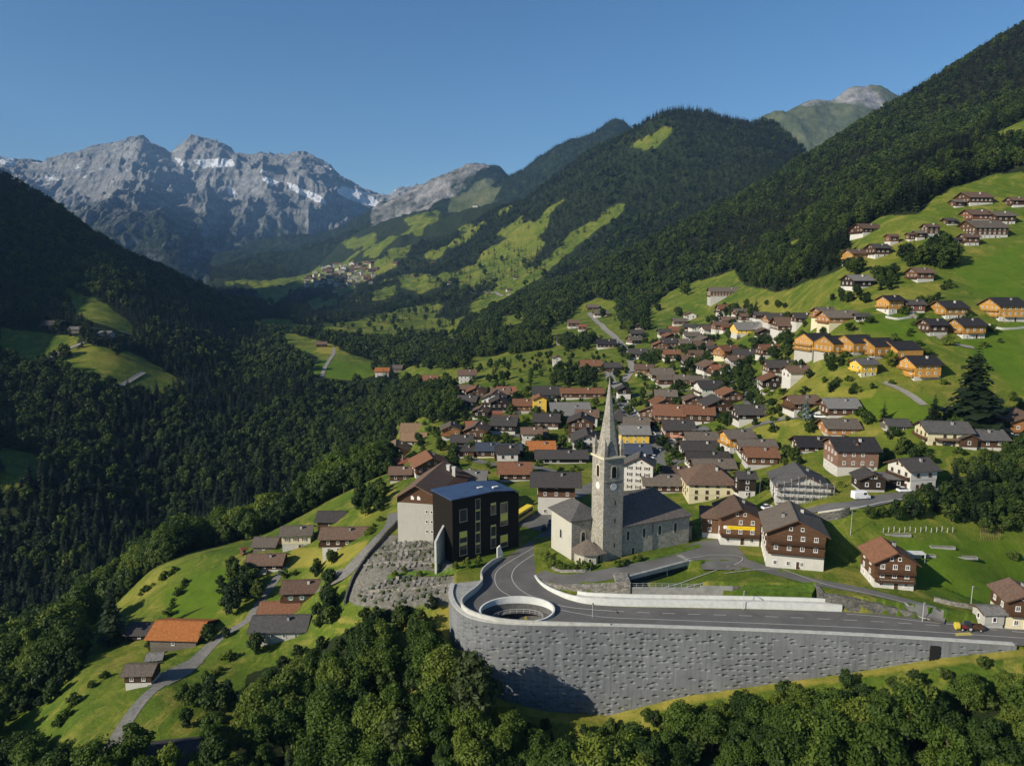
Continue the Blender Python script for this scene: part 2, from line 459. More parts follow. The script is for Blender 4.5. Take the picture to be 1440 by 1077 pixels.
# ring of rough ground along the foot of the great wall
_wd = np.full(XX.shape, 1e9)
_sel = (YY > 120) & (YY < 185) & (np.abs(XX) < 140)
_wp = WALL[::2]
_d = np.min(np.hypot(XX[_sel][:, None] - _wp[None, :, 0], YY[_sel][:, None] - _wp[None, :, 1]), 1)
_wd[_sel] = _d
FOOT = (_wd < 3.3 + 1.4 * fbm(XX / 9.0, YY / 9.0, 3)) & ~pl
# soft-edged surface map: R open grass, G bare earth / gravel, B dry grass
def blur(m, k=1):
    m = m.astype(float)
    for _ in range(k):
        p = np.pad(m, 1, mode='edge')
        m = (p[:-2, 1:-1] + p[2:, 1:-1] + p[1:-1, :-2] + p[1:-1, 2:] + 2 * m) / 6
    return m
CEM_PX = [(545,752),(612,750),(625,775),(636,800),(640,822),(640,850),(560,858),(495,850),(487,838),(500,800),(520,770)]
uuG, vvG = proj(XX, YY, ZG)
CEM = inpoly(uuG, vvG, CEM_PX) & (YY > 160) & (YY < 225) & ~pl
CEM |= inpoly(uuG, vvG, [(545,752),(612,750),(634,790),(640,818),(620,818),(560,800)]) & (YY > 160) & (YY < 225)
HAY = np.zeros(XX.shape)
FOOTC = FOOT * (.62 + .3 * fbm(XX / 5.0, YY / 5.0, 3))
for poly_, amt in (([(425,770),(478,770),(520,758),(512,780),(470,800),(405,800),(395,790),(420,760)], .62), ([(497,725),(560,668),(562,700),(515,730)], .55), ([(1020,430),(1090,412),(1130,440),(1060,450)], .5), ([(1060,560),(1110,570),(1095,620),(1040,610)], .5), ([(455,482),(480,488),(470,500),(440,495)], .7), ([(1190,420),(1300,400),(1290,420),(1200,440)], .48), ([(1170,545),(1235,545),(1225,562),(1160,562)], .6), ([(1300,395),(1340,400),(1300,430),(1270,420)], .48), ([(80,510),(120,485),(185,500),(160,530)], .45)):
    HAY = np.maximum(HAY, amt * inpoly(uuG + 5 * fbm(XX / 12, YY / 12, 2), vvG + 3 * fbm(XX / 12 + 9, YY / 12, 2), poly_))
LUSH = np.zeros(XX.shape)
for poly_ in ([(1225,760),(1440,760),(1440,850),(1330,838),(1240,800)], [(1215,545),(1330,560),(1290,610),(1210,590)], [(1200,450),(1310,455),(1300,480),(1215,470)], [(450,505),(545,515),(500,537),(440,527)], [(1330,480),(1440,450),(1440,560),(1400,520)], [(1340,380),(1440,340),(1440,420),(1380,420)], [(230,830),(330,790),(350,800),(300,870),(230,880)]):
    LUSH = np.maximum(LUSH, inpoly(uuG + 4 * fbm(XX / 15, YY / 15, 2), vvG, poly_).astype(float))
SURF = np.stack([blur(OPN | FOOT | ((_wd < 13) & ~pl)), blur(CEM), blur(np.maximum(FOOTC, HAY), 2), np.ones_like(ZG)], -1)
LUSH = blur(LUSH, 3)
# ------------------------------------------------------------------ materials
class NT:
    def __init__(self, name):
        self.m = bpy.data.materials.new(name); self.m.use_nodes = True
        self.t = self.m.node_tree
        self.b = self.t.nodes['Principled BSDF']
        self.b.inputs['Specular IOR Level'].default_value = 0.25
    def n(self, typ, **kw):
        x = self.t.nodes.new('ShaderNode' + typ)
        for k, v in kw.items():
            setattr(x, k, v)
        return x
    def l(self, a, b):
        self.t.links.new(a, b)
    def coord(self, obj=False):
        return self.n('TexCoord').outputs['Object'] if obj else self.n('NewGeometry').outputs['Position']
    def noise(self, scale, detail=3, rough=.55, vec=None, dist=0.0):
        x = self.n('TexNoise'); x.inputs['Scale'].default_value = scale
        x.inputs['Detail'].default_value = detail; x.inputs['Roughness'].default_value = rough
        x.inputs['Distortion'].default_value = dist
        if vec is not None: self.l(vec, x.inputs['Vector'])
        return x.outputs['Fac']
    def map(self, vec, scale=(1, 1, 1), rot=(0, 0, 0)):
        x = self.n('Mapping'); x.inputs['Scale'].default_value = scale; x.inputs['Rotation'].default_value = rot
        self.l(vec, x.inputs['Vector']); return x.outputs[0]
    def ramp(self, fac, stops, interp='LINEAR'):
        x = self.n('ValToRGB'); e = x.color_ramp; e.interpolation = interp
        while len(e.elements) < len(stops): e.elements.new(.5)
        for el, (p, c) in zip(e.elements, stops):
            el.position = p; el.color = (*c, 1) if len(c) == 3 else c
        self.l(fac, x.inputs[0]); return x.outputs[0]
    def mix(self, fac, a, b, mode='MIX'):
        x = self.n('Mix'); x.data_type = 'RGBA'; x.blend_type = mode
        if isinstance(fac, float): x.inputs[0].default_value = fac
        else: self.l(fac, x.inputs[0])
        for s, q in ((6, a), (7, b)):
            if isinstance(q, tuple): x.inputs[s].default_value = (*q, 1) if len(q) == 3 else q
            else: self.l(q, x.inputs[s])
        return x.outputs[2]
    def math(self, op, a, b=0.0, clamp=False):
        x = self.n('Math'); x.operation = op; x.use_clamp = clamp
        for s, q in ((0, a), (1, b)):
            if isinstance(q, (int, float)): x.inputs[s].default_value = q
            else: self.l(q, x.inputs[s])
        return x.outputs[0]
    def rng(self, v, a, b, c=0.0, d=1.0):
        x = self.n('MapRange'); x.inputs[1].default_value = a; x.inputs[2].default_value = b
        x.inputs[3].default_value = c; x.inputs[4].default_value = d
        self.l(v, x.inputs[0]); return x.outputs[0]
    def col(self, c):
        if isinstance(c, tuple): self.b.inputs['Base Color'].default_value = (*c, 1)
        else: self.l(c, self.b.inputs['Base Color'])
        return self
    def rough(self, r, spec=None):
        self.b.inputs['Roughness'].default_value = r
        if spec is not None: self.b.inputs['Specular IOR Level'].default_value = spec
        return self
    def bump(self, h, strength=.4, dist=.1):
        x = self.n('Bump'); x.inputs['Strength'].default_value = strength; x.inputs['Distance'].default_value = dist
        self.l(h, x.inputs['Height']); self.l(x.outputs[0], self.b.inputs['Normal']); return self

def sc3(c, k): return tuple(q * k for q in c)

def grass_color(T, pos):
    big = T.noise(.011, 4, .6, pos)
    mid = T.noise(.075, 5, .72, pos, 1.2)
    fine = T.noise(1.3, 3, .7, pos)
    c = T.ramp(big, [(.3, (.052, .090, .010)), (.5, (.090, .128, .014)), (.70, (.165, .165, .026))])
    c = T.mix(T.rng(mid, .50, .66, 0, .8), c, (.235, .205, .045))
    c = T.mix(T.rng(mid, .47, .33, 0, .75), c, (.034, .078, .009))
    weed = T.noise(.55, 4, .75, pos)
    c = T.mix(T.rng(weed, .60, .68, 0, .7), c, (.030, .060, .010))
    c = T.mix(T.rng(T.noise(.31, 3, .7, pos), .68, .74, 0, .8), c, (.24, .20, .10))
    c = T.mix(.85, c, T.ramp(fine, [(.2, (.45, .45, .45)), (.5, (1, 1, 1)), (.8, (1.35, 1.3, 1.2))]), 'MULTIPLY')
    return c

def mat_ground():
    T = NT('meadow'); pos = T.coord()
    at = T.n('Attribute'); at.attribute_name = 'surface'
    sep = T.n('SeparateColor'); T.l(at.outputs['Color'], sep.inputs[0])
    grass = grass_color(T, pos)
    at2 = T.n('Attribute'); at2.attribute_name = 'lush'
    grass = T.mix(T.math('MULTIPLY', at2.outputs['Fac'], .8), grass, T.mix(.6, (.072, .130, .008), T.ramp(T.noise(.25, 4, .7, pos), [(.25, (.6, .65, .6)), (.5, (1, 1, 1)), (.75, (1.35, 1.25, 1.3))]), 'MULTIPLY'))
    forest = T.ramp(T.noise(.12, 5, .7, pos), [(.3, (.010, .016, .007)), (.6, (.022, .032, .010)), (.75, (.05, .055, .02))])
    c = T.mix(T.rng(sep.outputs['Red'], .3, .7), forest, grass)
    dry = T.ramp(T.noise(.5, 4, .7, pos), [(.3, (.20, .19, .03)), (.6, (.30, .25, .05)), (.8, (.14, .16, .03))])
    c = T.mix(T.rng(sep.outputs['Blue'], .35, .75), c, dry)
    grav = T.ramp(T.noise(1.1, 5, .75, pos), [(.28, (.06, .06, .045)), (.5, (.145, .138, .115)), (.72, (.25, .24, .21))])
    c = T.mix(T.rng(sep.outputs['Green'], .35, .7), c, grav)
    T.col(c).rough(.9, .1)
    T.bump(T.noise(.9, 4, .7, pos), .5, .5)
    return T.m

def mat_hill():
    T = NT('wooded_hill'); pos = T.coord()
    n1 = T.noise(.02, 4, .7, pos); n2 = T.noise(.0018, 4, .6, pos)
    forest = T.ramp(n1, [(.35, (.006, .010, .006)), (.55, (.018, .028, .012)), (.72, (.04, .055, .022))])
    alp = T.ramp(T.noise(.006, 4, .65, pos), [(.35, (.06, .075, .035)), (.6, (.11, .12, .06)), (.75, (.19, .18, .13))])
    at = T.n('Attribute'); at.attribute_name = 'surface'
    sep = T.n('SeparateColor'); T.l(at.outputs['Color'], sep.inputs[0])
    rock = T.ramp(T.noise(.012, 5, .7, pos), [(.3, (.09, .09, .09)), (.55, (.24, .23, .22)), (.75, (.40, .39, .37))])
    c = T.mix(T.rng(sep.outputs['Red'], .3, .7), forest, alp)
    c = T.mix(T.math('MULTIPLY', T.rng(sep.outputs['Green'], .3, .7), T.rng(T.noise(.004, 4, .7, pos), .36, .56)), c, rock)
    T.col(c).rough(.95, .05)
    T.bump(n1, 1.0, 22.0)
    return T.m

def mat_rock():
    T = NT('mountain_rock'); pos = T.coord()
    geo = T.n('NewGeometry')
    nz = T.n('SeparateXYZ'); T.l(geo.outputs['Normal'], nz.inputs[0])
    pz = T.n('SeparateXYZ'); T.l(pos, pz.inputs[0])
    wob = T.noise(.0022, 5, .65, pos)
    zz = T.math('ADD', pz.outputs[2], T.math('MULTIPLY', wob, 380.0))
    cmb = T.n('CombineXYZ'); T.l(T.math('MULTIPLY', zz, .016), cmb.inputs[2])
    T.l(T.math('MULTIPLY', pz.outputs[0], .0006), cmb.inputs[0])
    strata = T.noise(1.0, 4, .7, cmb.outputs[0])
    gran = T.noise(.012, 6, .75, pos)
    rock = T.ramp(strata, [(.25, (.105, .111, .122)), (.45, (.20, .206, .215)), (.6, (.31, .308, .302)), (.78, (.43, .425, .41))])
    rock = T.mix(.7, rock, T.ramp(gran, [(.25, (.36, .37, .40)), (.5, (1, 1, 1)), (.75, (1.7, 1.66, 1.58))]), 'MULTIPLY')
    # alpine turf and scrub on the lower, gentler ground
    low = T.rng(T.math('ADD', pz.outputs[2], T.math('MULTIPLY', T.noise(.004, 4, .6, pos), 500.0)), 1250, 700)
    turf = T.ramp(T.noise(.01, 4, .7, pos), [(.3, (.012, .020, .016)), (.55, (.034, .046, .032)), (.75, (.09, .098, .066))])
    c = T.mix(T.math('MULTIPLY', low, T.rng(nz.outputs[2], .35, .7), True), rock, turf)
    scree = T.math('MULTIPLY', T.rng(nz.outputs[2], .55, .75), T.rng(T.noise(.005, 3, .6, pos), .45, .6), True)
    c = T.mix(T.math('MULTIPLY', scree, T.rng(low, .8, .2), True), c, (.30, .29, .265))
    # old snow lying in the gullies and on ledges
    sn = T.math('MULTIPLY', T.rng(nz.outputs[2], .62, .74), T.rng(T.noise(.0035, 4, .6, pos), .61, .67), True)
    sn = T.math('MULTIPLY', sn, T.rng(pz.outputs[2], 900, 1200), True)
    at = T.n('Attribute'); at.attribute_name = 'surface'
    sep = T.n('SeparateColor'); T.l(at.outputs['Color'], sep.inputs[0])
    sn = T.math('MAXIMUM', T.math('MULTIPLY', sn, .9), T.math('MULTIPLY', T.rng(sep.outputs['Red'], .35, .6), T.rng(T.noise(.008, 4, .7, pos), .34, .46)))
    c = T.mix(sn, c, (.80, .82, .84))
    T.col(c).rough(.95, .05)
    T.bump(T.math('ADD', gran, T.math('MULTIPLY', strata, .7)), 1.0, 60.0)
    return T.m

def mat_simple(name, base, var=.18, scale=2.0, rough=.8, bump=0.0, spec=.25, obj=True, dist=.05):
    T = NT(name); pos = T.coord(obj)
    n = T.noise(scale, 4, .65, pos)
    T.col(T.ramp(n, [(.25, sc3(base, 1 - 2 * var)), (.5, base), (.75, sc3(base, 1 + 1.6 * var))])).rough(rough, spec)
    if bump: T.bump(n, bump, dist)
    return T.m

def mat_roof(name, base, moss=(.09, .08, .05), mossy=.5, row=2.4):
    """tiled / slated roof: courses across the slope, per-tile tone, weathering"""
    T = NT(name); pos = T.coord(True)
    br = T.n('TexBrick'); br.inputs['Scale'].default_value = row
    br.offset = .5
    br.inputs['Brick Width'].default_value = .8; br.inputs['Row Height'].default_value = .9
    br.inputs['Mortar Size'].default_value = .03
    br.inputs['Color1'].default_value = (*sc3(base, .8), 1); br.inputs['Color2'].default_value = (*sc3(base, 1.2), 1)
    br.inputs['Mortar'].default_value = (*sc3(base, .45), 1)
    T.l(T.map(pos, (1, 1, 1)), br.inputs['Vector'])
    oi = T.n('ObjectInfo')
    st = T.noise(.35, 5, .7, pos)
    c = T.mix(T.rng(st, .45, .75, 0, mossy), br.outputs['Color'], moss)
    c = T.mix(.8, c, T.ramp(T.noise(.9, 4, .7, T.map(pos, (2.5, 2.5, .4))), [(.25, (.65, .65, .65)), (.5, (1, 1, 1)), (.78, (1.3, 1.28, 1.22))]), 'MULTIPLY')
    c = T.mix(1.0, c, T.ramp(oi.outputs['Random'], [(0, (.82, .82, .82)), (1, (1.18, 1.18, 1.18))]), 'MULTIPLY')
    T.col(c).rough(.9, .12)
    T.bump(br.outputs['Fac'], -.3, .04)
    return T.m

def mat_wood(name, base, horiz=True):
    T = NT(name); pos = T.coord(True)
    w = T.n('TexWave'); w.wave_type = 'BANDS'; w.bands_direction = 'Z' if horiz else 'X'
    w.inputs['Scale'].default_value = 1.1; w.inputs['Distortion'].default_value = .6; w.inputs['Detail'].default_value = 2
    T.l(pos, w.inputs['Vector'])
    st = T.noise(1.2, 4, .7, T.map(pos, (.6, .6, 3) if horiz else (3, 3, .5)))
    oi = T.n('ObjectInfo')
    c = T.ramp(st, [(.2, sc3(base, .5)), (.5, base), (.8, sc3(base, 1.5))])
    c = T.mix(.55, c, T.ramp(w.outputs['Fac'], [(.0, (.55, .55, .55)), (.25, (1, 1, 1))]), 'MULTIPLY')
    c = T.mix(1.0, c, T.ramp(oi.outputs['Random'], [(0, (.75, .75, .75)), (1, (1.25, 1.22, 1.2))]), 'MULTIPLY')
    T.col(c).rough(.8, .15)
    return T.m

def mat_stone(name, base, scale=1.6, joint=.45, var=.3):
    T = NT(name); pos = T.coord(True)
    vo = T.n('TexVoronoi'); vo.inputs['Scale'].default_value = scale
    T.l(T.map(pos, (1, 1, 1.5)), vo.inputs['Vector'])
    vd = T.n('TexVoronoi'); vd.feature = 'DISTANCE_TO_EDGE'; vd.inputs['Scale'].default_value = scale
    T.l(T.map(pos, (1, 1, 1.5)), vd.inputs['Vector'])
    hs = T.n('SeparateColor'); T.l(vo.outputs['Color'], hs.inputs[0])
    c = T.ramp(hs.outputs[0], [(0, sc3(base, 1 - var * 1.4)), (.5, base), (1, sc3(base, 1 + var))])
    c = T.mix(T.rng(vd.outputs['Distance'], 0, .07, 1, 0), c, sc3(base, joint))
    c = T.mix(.8, c, T.ramp(T.noise(.25, 5, .7, pos), [(.25, (.7, .68, .64)), (.5, (1, 1, 1)), (.75, (1.2, 1.2, 1.2))]), 'MULTIPLY')
    T.col(c).rough(.9, .1)
    T.bump(T.rng(vd.outputs['Distance'], 0, .12), .6, .06)
    return T.m

def mat_plaster(name, base, stain=.25):
    T = NT(name); pos = T.coord(True)
    c = T.ramp(T.noise(.6, 5, .7, T.map(pos, (1.5, 1.5, .5))), [(.25, sc3(base, 1 - stain)), (.5, base), (.8, sc3(base, 1.04))])
    oi = T.n('ObjectInfo')
    c = T.mix(1.0, c, T.ramp(oi.outputs['Random'], [(0, (.85, .85, .83)), (1, (1.0, 1.0, 1.0))]), 'MULTIPLY')
    T.col(c).rough(.85, .15)
    T.bump(T.noise(9.0, 3, .6, pos), .15, .02)
    return T.m

def mat_asphalt(name, base):
    T = NT(name); pos = T.coord()
    c = T.ramp(T.noise(.14, 5, .6, pos), [(.25, sc3(base, .75)), (.5, base), (.78, sc3(base, 1.3))])
    c = T.mix(.6, c, T.ramp(T.noise(4.0, 3, .7, pos), [(.2, (.75, .75, .75)), (.5, (1, 1, 1)), (.8, (1.2, 1.2, 1.2))]), 'MULTIPLY')
    vo = T.n('TexVoronoi'); vo.feature = 'DISTANCE_TO_EDGE'; vo.inputs['Scale'].default_value = .11
    T.l(T.mix(.12, pos, T.n('TexNoise').outputs['Color']), vo.inputs['Vector'])
    c = T.mix(T.rng(vo.outputs['Distance'], .0, .006, .5, 0), c, sc3(base, .45))
    T.col(c).rough(.85, .2)
    return T.m

def mat_leaf(name, dark, mid, light, trans=.25):
    T = NT(name); pos = T.coord()
    oi = T.n('ObjectInfo')
    at = T.n('Attribute'); at.attribute_name = 'tone'
    c = T.ramp(oi.outputs['Random'], [(0, dark), (.5, mid), (1, light)])
    c = T.mix(.9, c, T.ramp(at.outputs['Fac'], [(0, (.55, .6, .55)), (.5, (1, 1, 1)), (1, (1.5, 1.4, 1.1))]), 'MULTIPLY')
    c = T.mix(.6, c, T.ramp(T.noise(.02, 3, .6, pos), [(.3, (.55, .62, .65)), (.5, (1, 1, 1)), (.7, (1.5, 1.35, .95))]), 'MULTIPLY')
    T.col(c).rough(.6, .2)
    tr = T.n('BsdfTranslucent'); T.l(T.mix(1.0, c, (1.1, 1.25, .6), 'MULTIPLY'), tr.inputs[0])
    ms = T.n('MixShader'); ms.inputs[0].default_value = trans
    T.l(T.b.outputs[0], ms.inputs[1]); T.l(tr.outputs[0], ms.inputs[2])
    out = [q for q in T.t.nodes if q.type == 'OUTPUT_MATERIAL'][0]
    T.l(ms.outputs[0], out.inputs[0])
    return T.m

M = {}
M['ground'] = mat_ground(); M['hill'] = mat_hill(); M['rock'] = mat_rock()
M['leaf'] = mat_leaf('broadleaf_foliage', (.026, .052, .009), (.062, .104, .015), (.135, .172, .026), .32)
M['leaf_far'] = mat_leaf('wood_foliage', (.016, .032, .010), (.034, .060, .013), (.068, .098, .018), .28)
M['leaf_light'] = mat_leaf('pale_foliage', (.05, .068, .02), (.055, .075, .022), (.06, .08, .025))
M['needle'] = mat_leaf('conifer_foliage', (.006, .012, .006), (.010, .019, .008), (.020, .034, .012), .06)
M['blue_needle'] = mat_leaf('blue_spruce_foliage', (.10, .14, .14), (.12, .16, .16), (.14, .18, .18), .1)
M['bark'] = mat_simple('bark', (.09, .07, .05), .3, 3, .9, .5)
M['asphalt'] = mat_asphalt('asphalt', (.115, .111, .105))
M['asphalt_old'] = mat_asphalt('worn_asphalt', (.13, .128, .12))
M['paint'] = mat_simple('road_paint', (.40, .40, .375), .12, 5, .7, obj=False)
M['concrete'] = mat_simple('pale_concrete', (.42, .42, .385), .12, .8, .8, .2, obj=False)
M['concrete_grey'] = mat_simple('grey_concrete', (.27, .27, .255), .18, .6, .85, .2, obj=False)
M['concrete_white'] = mat_simple('white_concrete', (.56, .57, .535), .08, .9, .75, .1, obj=False)
M['stone'] = mat_stone('field_stone', (.25, .235, .205), 1.5)
M['stone_dark'] = mat_stone('dark_field_stone', (.135, .13, .115), 1.3)
M['church_stone'] = mat_stone('church_stone', (.30, .285, .24), 1.9, .75, .22)
M['church_front'] = mat_stone('nave_stone', (.36, .335, .275), 1.7, .8, .2)
M['plaster_old'] = mat_plaster('old_plaster', (.42, .41, .35), .16)
M['surround'] = mat_simple('pale_surround', (.55, .50, .36), .08, 3, .8)
M['steel'] = mat_simple('galvanised_steel', (.42, .43, .43), .1, 4, .45, spec=.5)
M['black'] = mat_simple('dark_void', (.012, .012, .012), .1, 1, .9)
M['dark_metal'] = mat_simple('dark_metal', (.05, .05, .052), .15, 3, .5, spec=.4)
M['glass'] = NT('window_glass').col((.025, .03, .036)).rough(.12, .5).m
M['frame_white'] = mat_simple('white_paint', (.70, .69, .65), .05, 4, .6)
M['frame_brown'] = mat_simple('brown_paint', (.12, .07, .04), .1, 4, .6)
M['white'] = mat_plaster('white_render', (.56, .545, .50), .16)
M['cream'] = mat_plaster('cream_render', (.62, .565, .38), .1)
M['greyrender'] = mat_plaster('grey_render', (.43, .42, .38), .15)
M['wood_dark'] = mat_wood('dark_timber', (.075, .042, .024))
M['wood_black'] = mat_wood('black_timber', (.028, .021, .016))
M['wood_brown'] = mat_wood('brown_timber', (.115, .062, .034))
M['wood_red'] = mat_wood('red_brown_timber', (.145, .066, .04))
M['wood_gold'] = mat_wood('golden_timber', (.41, .225, .055))
M['wood_orange'] = mat_wood('orange_timber', (.30, .145, .055))
M['wood_grey'] = mat_wood('weathered_timber', (.16, .14, .115))
M['wood_yellow'] = mat_wood('yellow_boards', (.68, .46, .07))
M['brick'] = mat_wood('red_boarding', (.20, .12, .085))
M['r_slate'] = mat_roof('slate_roof', (.088, .085, .082), (.12, .115, .10), .35)
M['r_dark'] = mat_roof('dark_roof', (.058, .053, .050), (.07, .066, .06), .3)
M['r_black'] = mat_roof('black_roof', (.027, .026, .028), (.04, .04, .04), .2)
M['r_brown'] = mat_roof('brown_roof', (.135, .086, .062), (.12, .105, .075), .5)
M['r_greybrown'] = mat_roof('grey_brown_roof', (.125, .103, .084), (.13, .12, .09), .5)
M['r_rust'] = mat_roof('rust_roof', (.185, .088, .05), (.16, .09, .05), .5)
M['r_red'] = mat_roof('red_tile_roof', (.235, .092, .056), (.24, .11, .06), .4)
M['r_orange'] = mat_roof('orange_roof', (.36, .135, .042), (.34, .14, .05), .4)
M['r_tan'] = mat_roof('tan_roof', (.24, .155, .09), (.2, .15, .09), .4)
M['r_grey'] = mat_roof('grey_roof', (.17, .165, .155), (.14, .13, .11), .4)
M['r_bluegrey'] = mat_roof('blue_grey_roof', (.06, .075, .105), (.07, .08, .1), .3)
M['lawn'] = mat_simple('lawn', (.072, .125, .010), .3, .8, .9, .4, obj=False)
M['hedge'] = mat_leaf('hedge_foliage', (.05, .08, .012), (.075, .11, .016), (.10, .14, .02))
M['kerb'] = mat_simple('kerb_stone', (.31, .305, .285), .1, 2, .8, obj=False)
M['r_nave'] = mat_roof('nave_slates', (.115, .100, .090), (.10, .095, .08), .35)
# ------------------------------------------------------------------ build the landforms
def grid_mesh(name, X, Y, Z, mat, surf=None, smooth=True):
    ny, nx = Z.shape
    v = np.stack([X.ravel(), Y.ravel(), Z.ravel()], 1)
    i = np.arange((ny - 1) * (nx - 1)); r = i // (nx - 1); c = i % (nx - 1)
    a = r * nx + c
    f = np.stack([a, a + 1, a + nx + 1, a + nx], 1)
    me = new_mesh(name, v, f, [mat], smooth=smooth)
    if surf is not None:
        at = me.color_attributes.new('surface', 'FLOAT_COLOR', 'POINT')
        at.data.foreach_set('color', surf.reshape(-1, 4).astype(np.float32).ravel())
    return link(name, me)

_t = tag(grid_mesh('terrain', XX, YY, ZG, M['ground'], SURF), kind='structure')
_a = _t.data.attributes.new('lush', 'FLOAT', 'POINT'); _a.data.foreach_set('value', LUSH.astype(np.float32).ravel())

# wooded hills and alps behind the valley
H_COLS = [
 (440,[(4300,0,-50),(4900,348),(5600,0,40),(6300,325),(7000,0,100)]),
 (530,[(4300,0,-50),(4900,318),(5600,0,200),(6300,291),(7000,0,200)]),
 (600,[(4300,0,0),(4900,285),(5600,0,400),(6300,258),(7000,0,500)]),
 (640,[(4300,0,0),(4900,272),(5600,0,500),(6300,241),(7000,0,600)]),
 (668,[(4300,0,100),(4900,262),(5600,0,560),(6300,231),(7000,0,650)]),
 (690,[(4300,0,200),(4900,253),(5600,0,600),(6300,234),(7000,0,600)]),
 (720,[(4300,0,300),(4900,239),(5600,0,600),(6300,256),(7000,0,500)]),
 (745,[(4300,0,300),(4900,227),(5600,0,600),(6300,0,500),(7000,0,400)]),
 (780,[(4300,0,350),(4900,206),(5600,0,700),(6300,0,500),(7000,0,400)]),
 (830,[(4300,0,400),(4900,188),(5600,0,800),(6300,0,500),(7000,0,400)]),
 (870,[(4300,0,400),(4900,170),(5600,0,900),(6300,0,600),(7000,0,400)]),
 (895,[(4300,0,400),(4900,178),(5600,0,800),(6300,0,600),(7000,0,400)]),
 (940,[(4300,0,400),(4900,215),(5600,0,600),(6300,0,500),(7000,0,400)]),
 (1030,[(4300,0,400),(4900,205),(5600,0,700),(6300,0,600),(7000,0,400)]),
 (1070,[(4300,0,400),(4900,200),(5600,168),(6300,0,800),(7000,0,500)]),
 (1110,[(4300,0,400),(4900,192),(5600,150),(6300,0,900),(7000,0,500)]),
 (1145,[(4300,0,400),(4900,190),(5600,134),(6300,0,950),(7000,0,500)]),
 (1168,[(4300,0,400),(4900,190),(5600,139),(6300,0,950),(7000,0,500)]),
 (1205,[(4300,0,400),(4900,190),(5600,125),(6300,0,950),(7000,0,500)]),
 (1235,[(4300,0,400),(4900,195),(5600,129),(6300,0,950),(7000,0,500)]),
 (1270,[(4300,0,400),(4900,200),(5600,145),(6300,0,900),(7000,0,500)]),
 (1330,[(4300,0,400),(4900,220),(5600,175),(6300,0,700),(7000,0,500)]),
]
AH = np.linspace(-.42, .8, 620)
YH = np.linspace(4300, 7000, 150)
ZH = grid_from(H_COLS, AH, YH)
XH = AH[None] * YH[:, None]; YHH = np.repeat(YH[:, None], len(AH), 1)
ZH = ZH + 95 * (ridged(XH / 520.0 + 4, YHH / 520.0, 5) - .5) * np.clip((YHH - 4300) / 500, 0, 1) + 14 * (ridged(XH / 90.0 + 4, YHH / 90.0, 3) - .4)
uH, vH = proj(XH, YHH, ZH)
uH = uH + 16 * fbm(XH / 260, YHH / 260, 4); vH = vH + 12 * fbm(XH / 220 + 7, YHH / 220, 4)
alp = inpoly(uH, vH, [(1040, 215), (1040, 100), (1300, 100), (1300, 215)]) | inpoly(uH, vH, [(640, 300), (640, 276), (690, 255), (712, 262), (690, 290)])
rk = inpoly(uH, vH, [(520, 330), (520, 280), (600, 250), (660, 225), (690, 228), (660, 262), (600, 300)]) | inpoly(uH, vH, [(1120, 145), (1200, 110), (1280, 160), (1230, 150), (1190, 140)])
SH = np.stack([blur(alp, 2), blur(rk, 2), np.zeros_like(ZH), np.ones_like(ZH)], -1)
tag(grid_mesh('hills', XH, YHH, ZH, M['hill'], SH), kind='structure')

# the rocky range closing the valley
CREST = [(-60,228),(0,223),(30,228),(60,227),(100,214),(140,205),(200,194),(222,206),(240,213),(262,194),(285,192),(310,200),(335,216),(355,220),(370,217),(400,219),(425,216),(450,225),(465,233),(480,247),(500,258),(520,268),(545,272),(562,263),(580,263),(610,272),(680,300)]
R85 = [(-60,275),(0,262),(60,258),(100,250),(140,243),(190,238),(222,243),(255,268),(285,258),(335,262),(370,252),(400,262),(450,268),(500,292),(540,300),(600,295),(680,320)]
R73 = [(-60,330),(0,312),(60,306),(100,300),(150,300),(190,296),(231,287),(260,296),(300,312),(348,309),(380,322),(420,335),(480,340),(540,335),(600,325),(680,340)]
R65 = [(-60,360),(0,345),(60,335),(100,326),(147,307),(187,297),(231,280),(251,290),(284,320),(312,338),(348,342),(400,356),(440,362),(480,352),(540,340),(600,335),(680,350)]
def crv(tab, u): return float(np.interp(u, [p[0] for p in tab], [p[1] for p in tab]))
M_COLS = []
for u in sorted({p[0] for p in CREST} | {-30, 80, 120, 165, 187, 231, 251, 348}):
    M_COLS.append((u, [(5250, 402), (6500, crv(R65, u)), (7300, crv(R73, u)), (8500, crv(R85, u)), (9500, crv(CREST, u)), (10600, crv(CREST, u) + 26)]))
AM = np.linspace(-1.05, .02, 900)
YM = np.linspace(5250, 10600, 430)
ZM = grid_from(M_COLS, AM, YM)
XM = AM[None] * YM[:, None]; YMM = np.repeat(YM[:, None], len(AM), 1)
face = np.interp(YM, [5250, 6200, 6600, 7600, 8700, 9200, 9500, 10600], [.15, .5, .45, .95, .62, .14, .05, .1])[:, None]
rg = ridged((XM + .25 * YMM) / 900.0 + .3, YMM / 2500.0 + 1.7, 6, .52)
rg2 = ridged((XM - .1 * YMM) / 270.0 + 5.3, YMM / 800.0 + 2.7, 5, .58)
ZM = ZM + face * (720 * (rg - .5) + 210 * (rg2 - .45)) + 52 * (ridged(XM / 125.0, YMM / 210.0, 4) - .5) + 20 * (ridged(XM / 45.0, YMM / 60.0, 3) - .5)
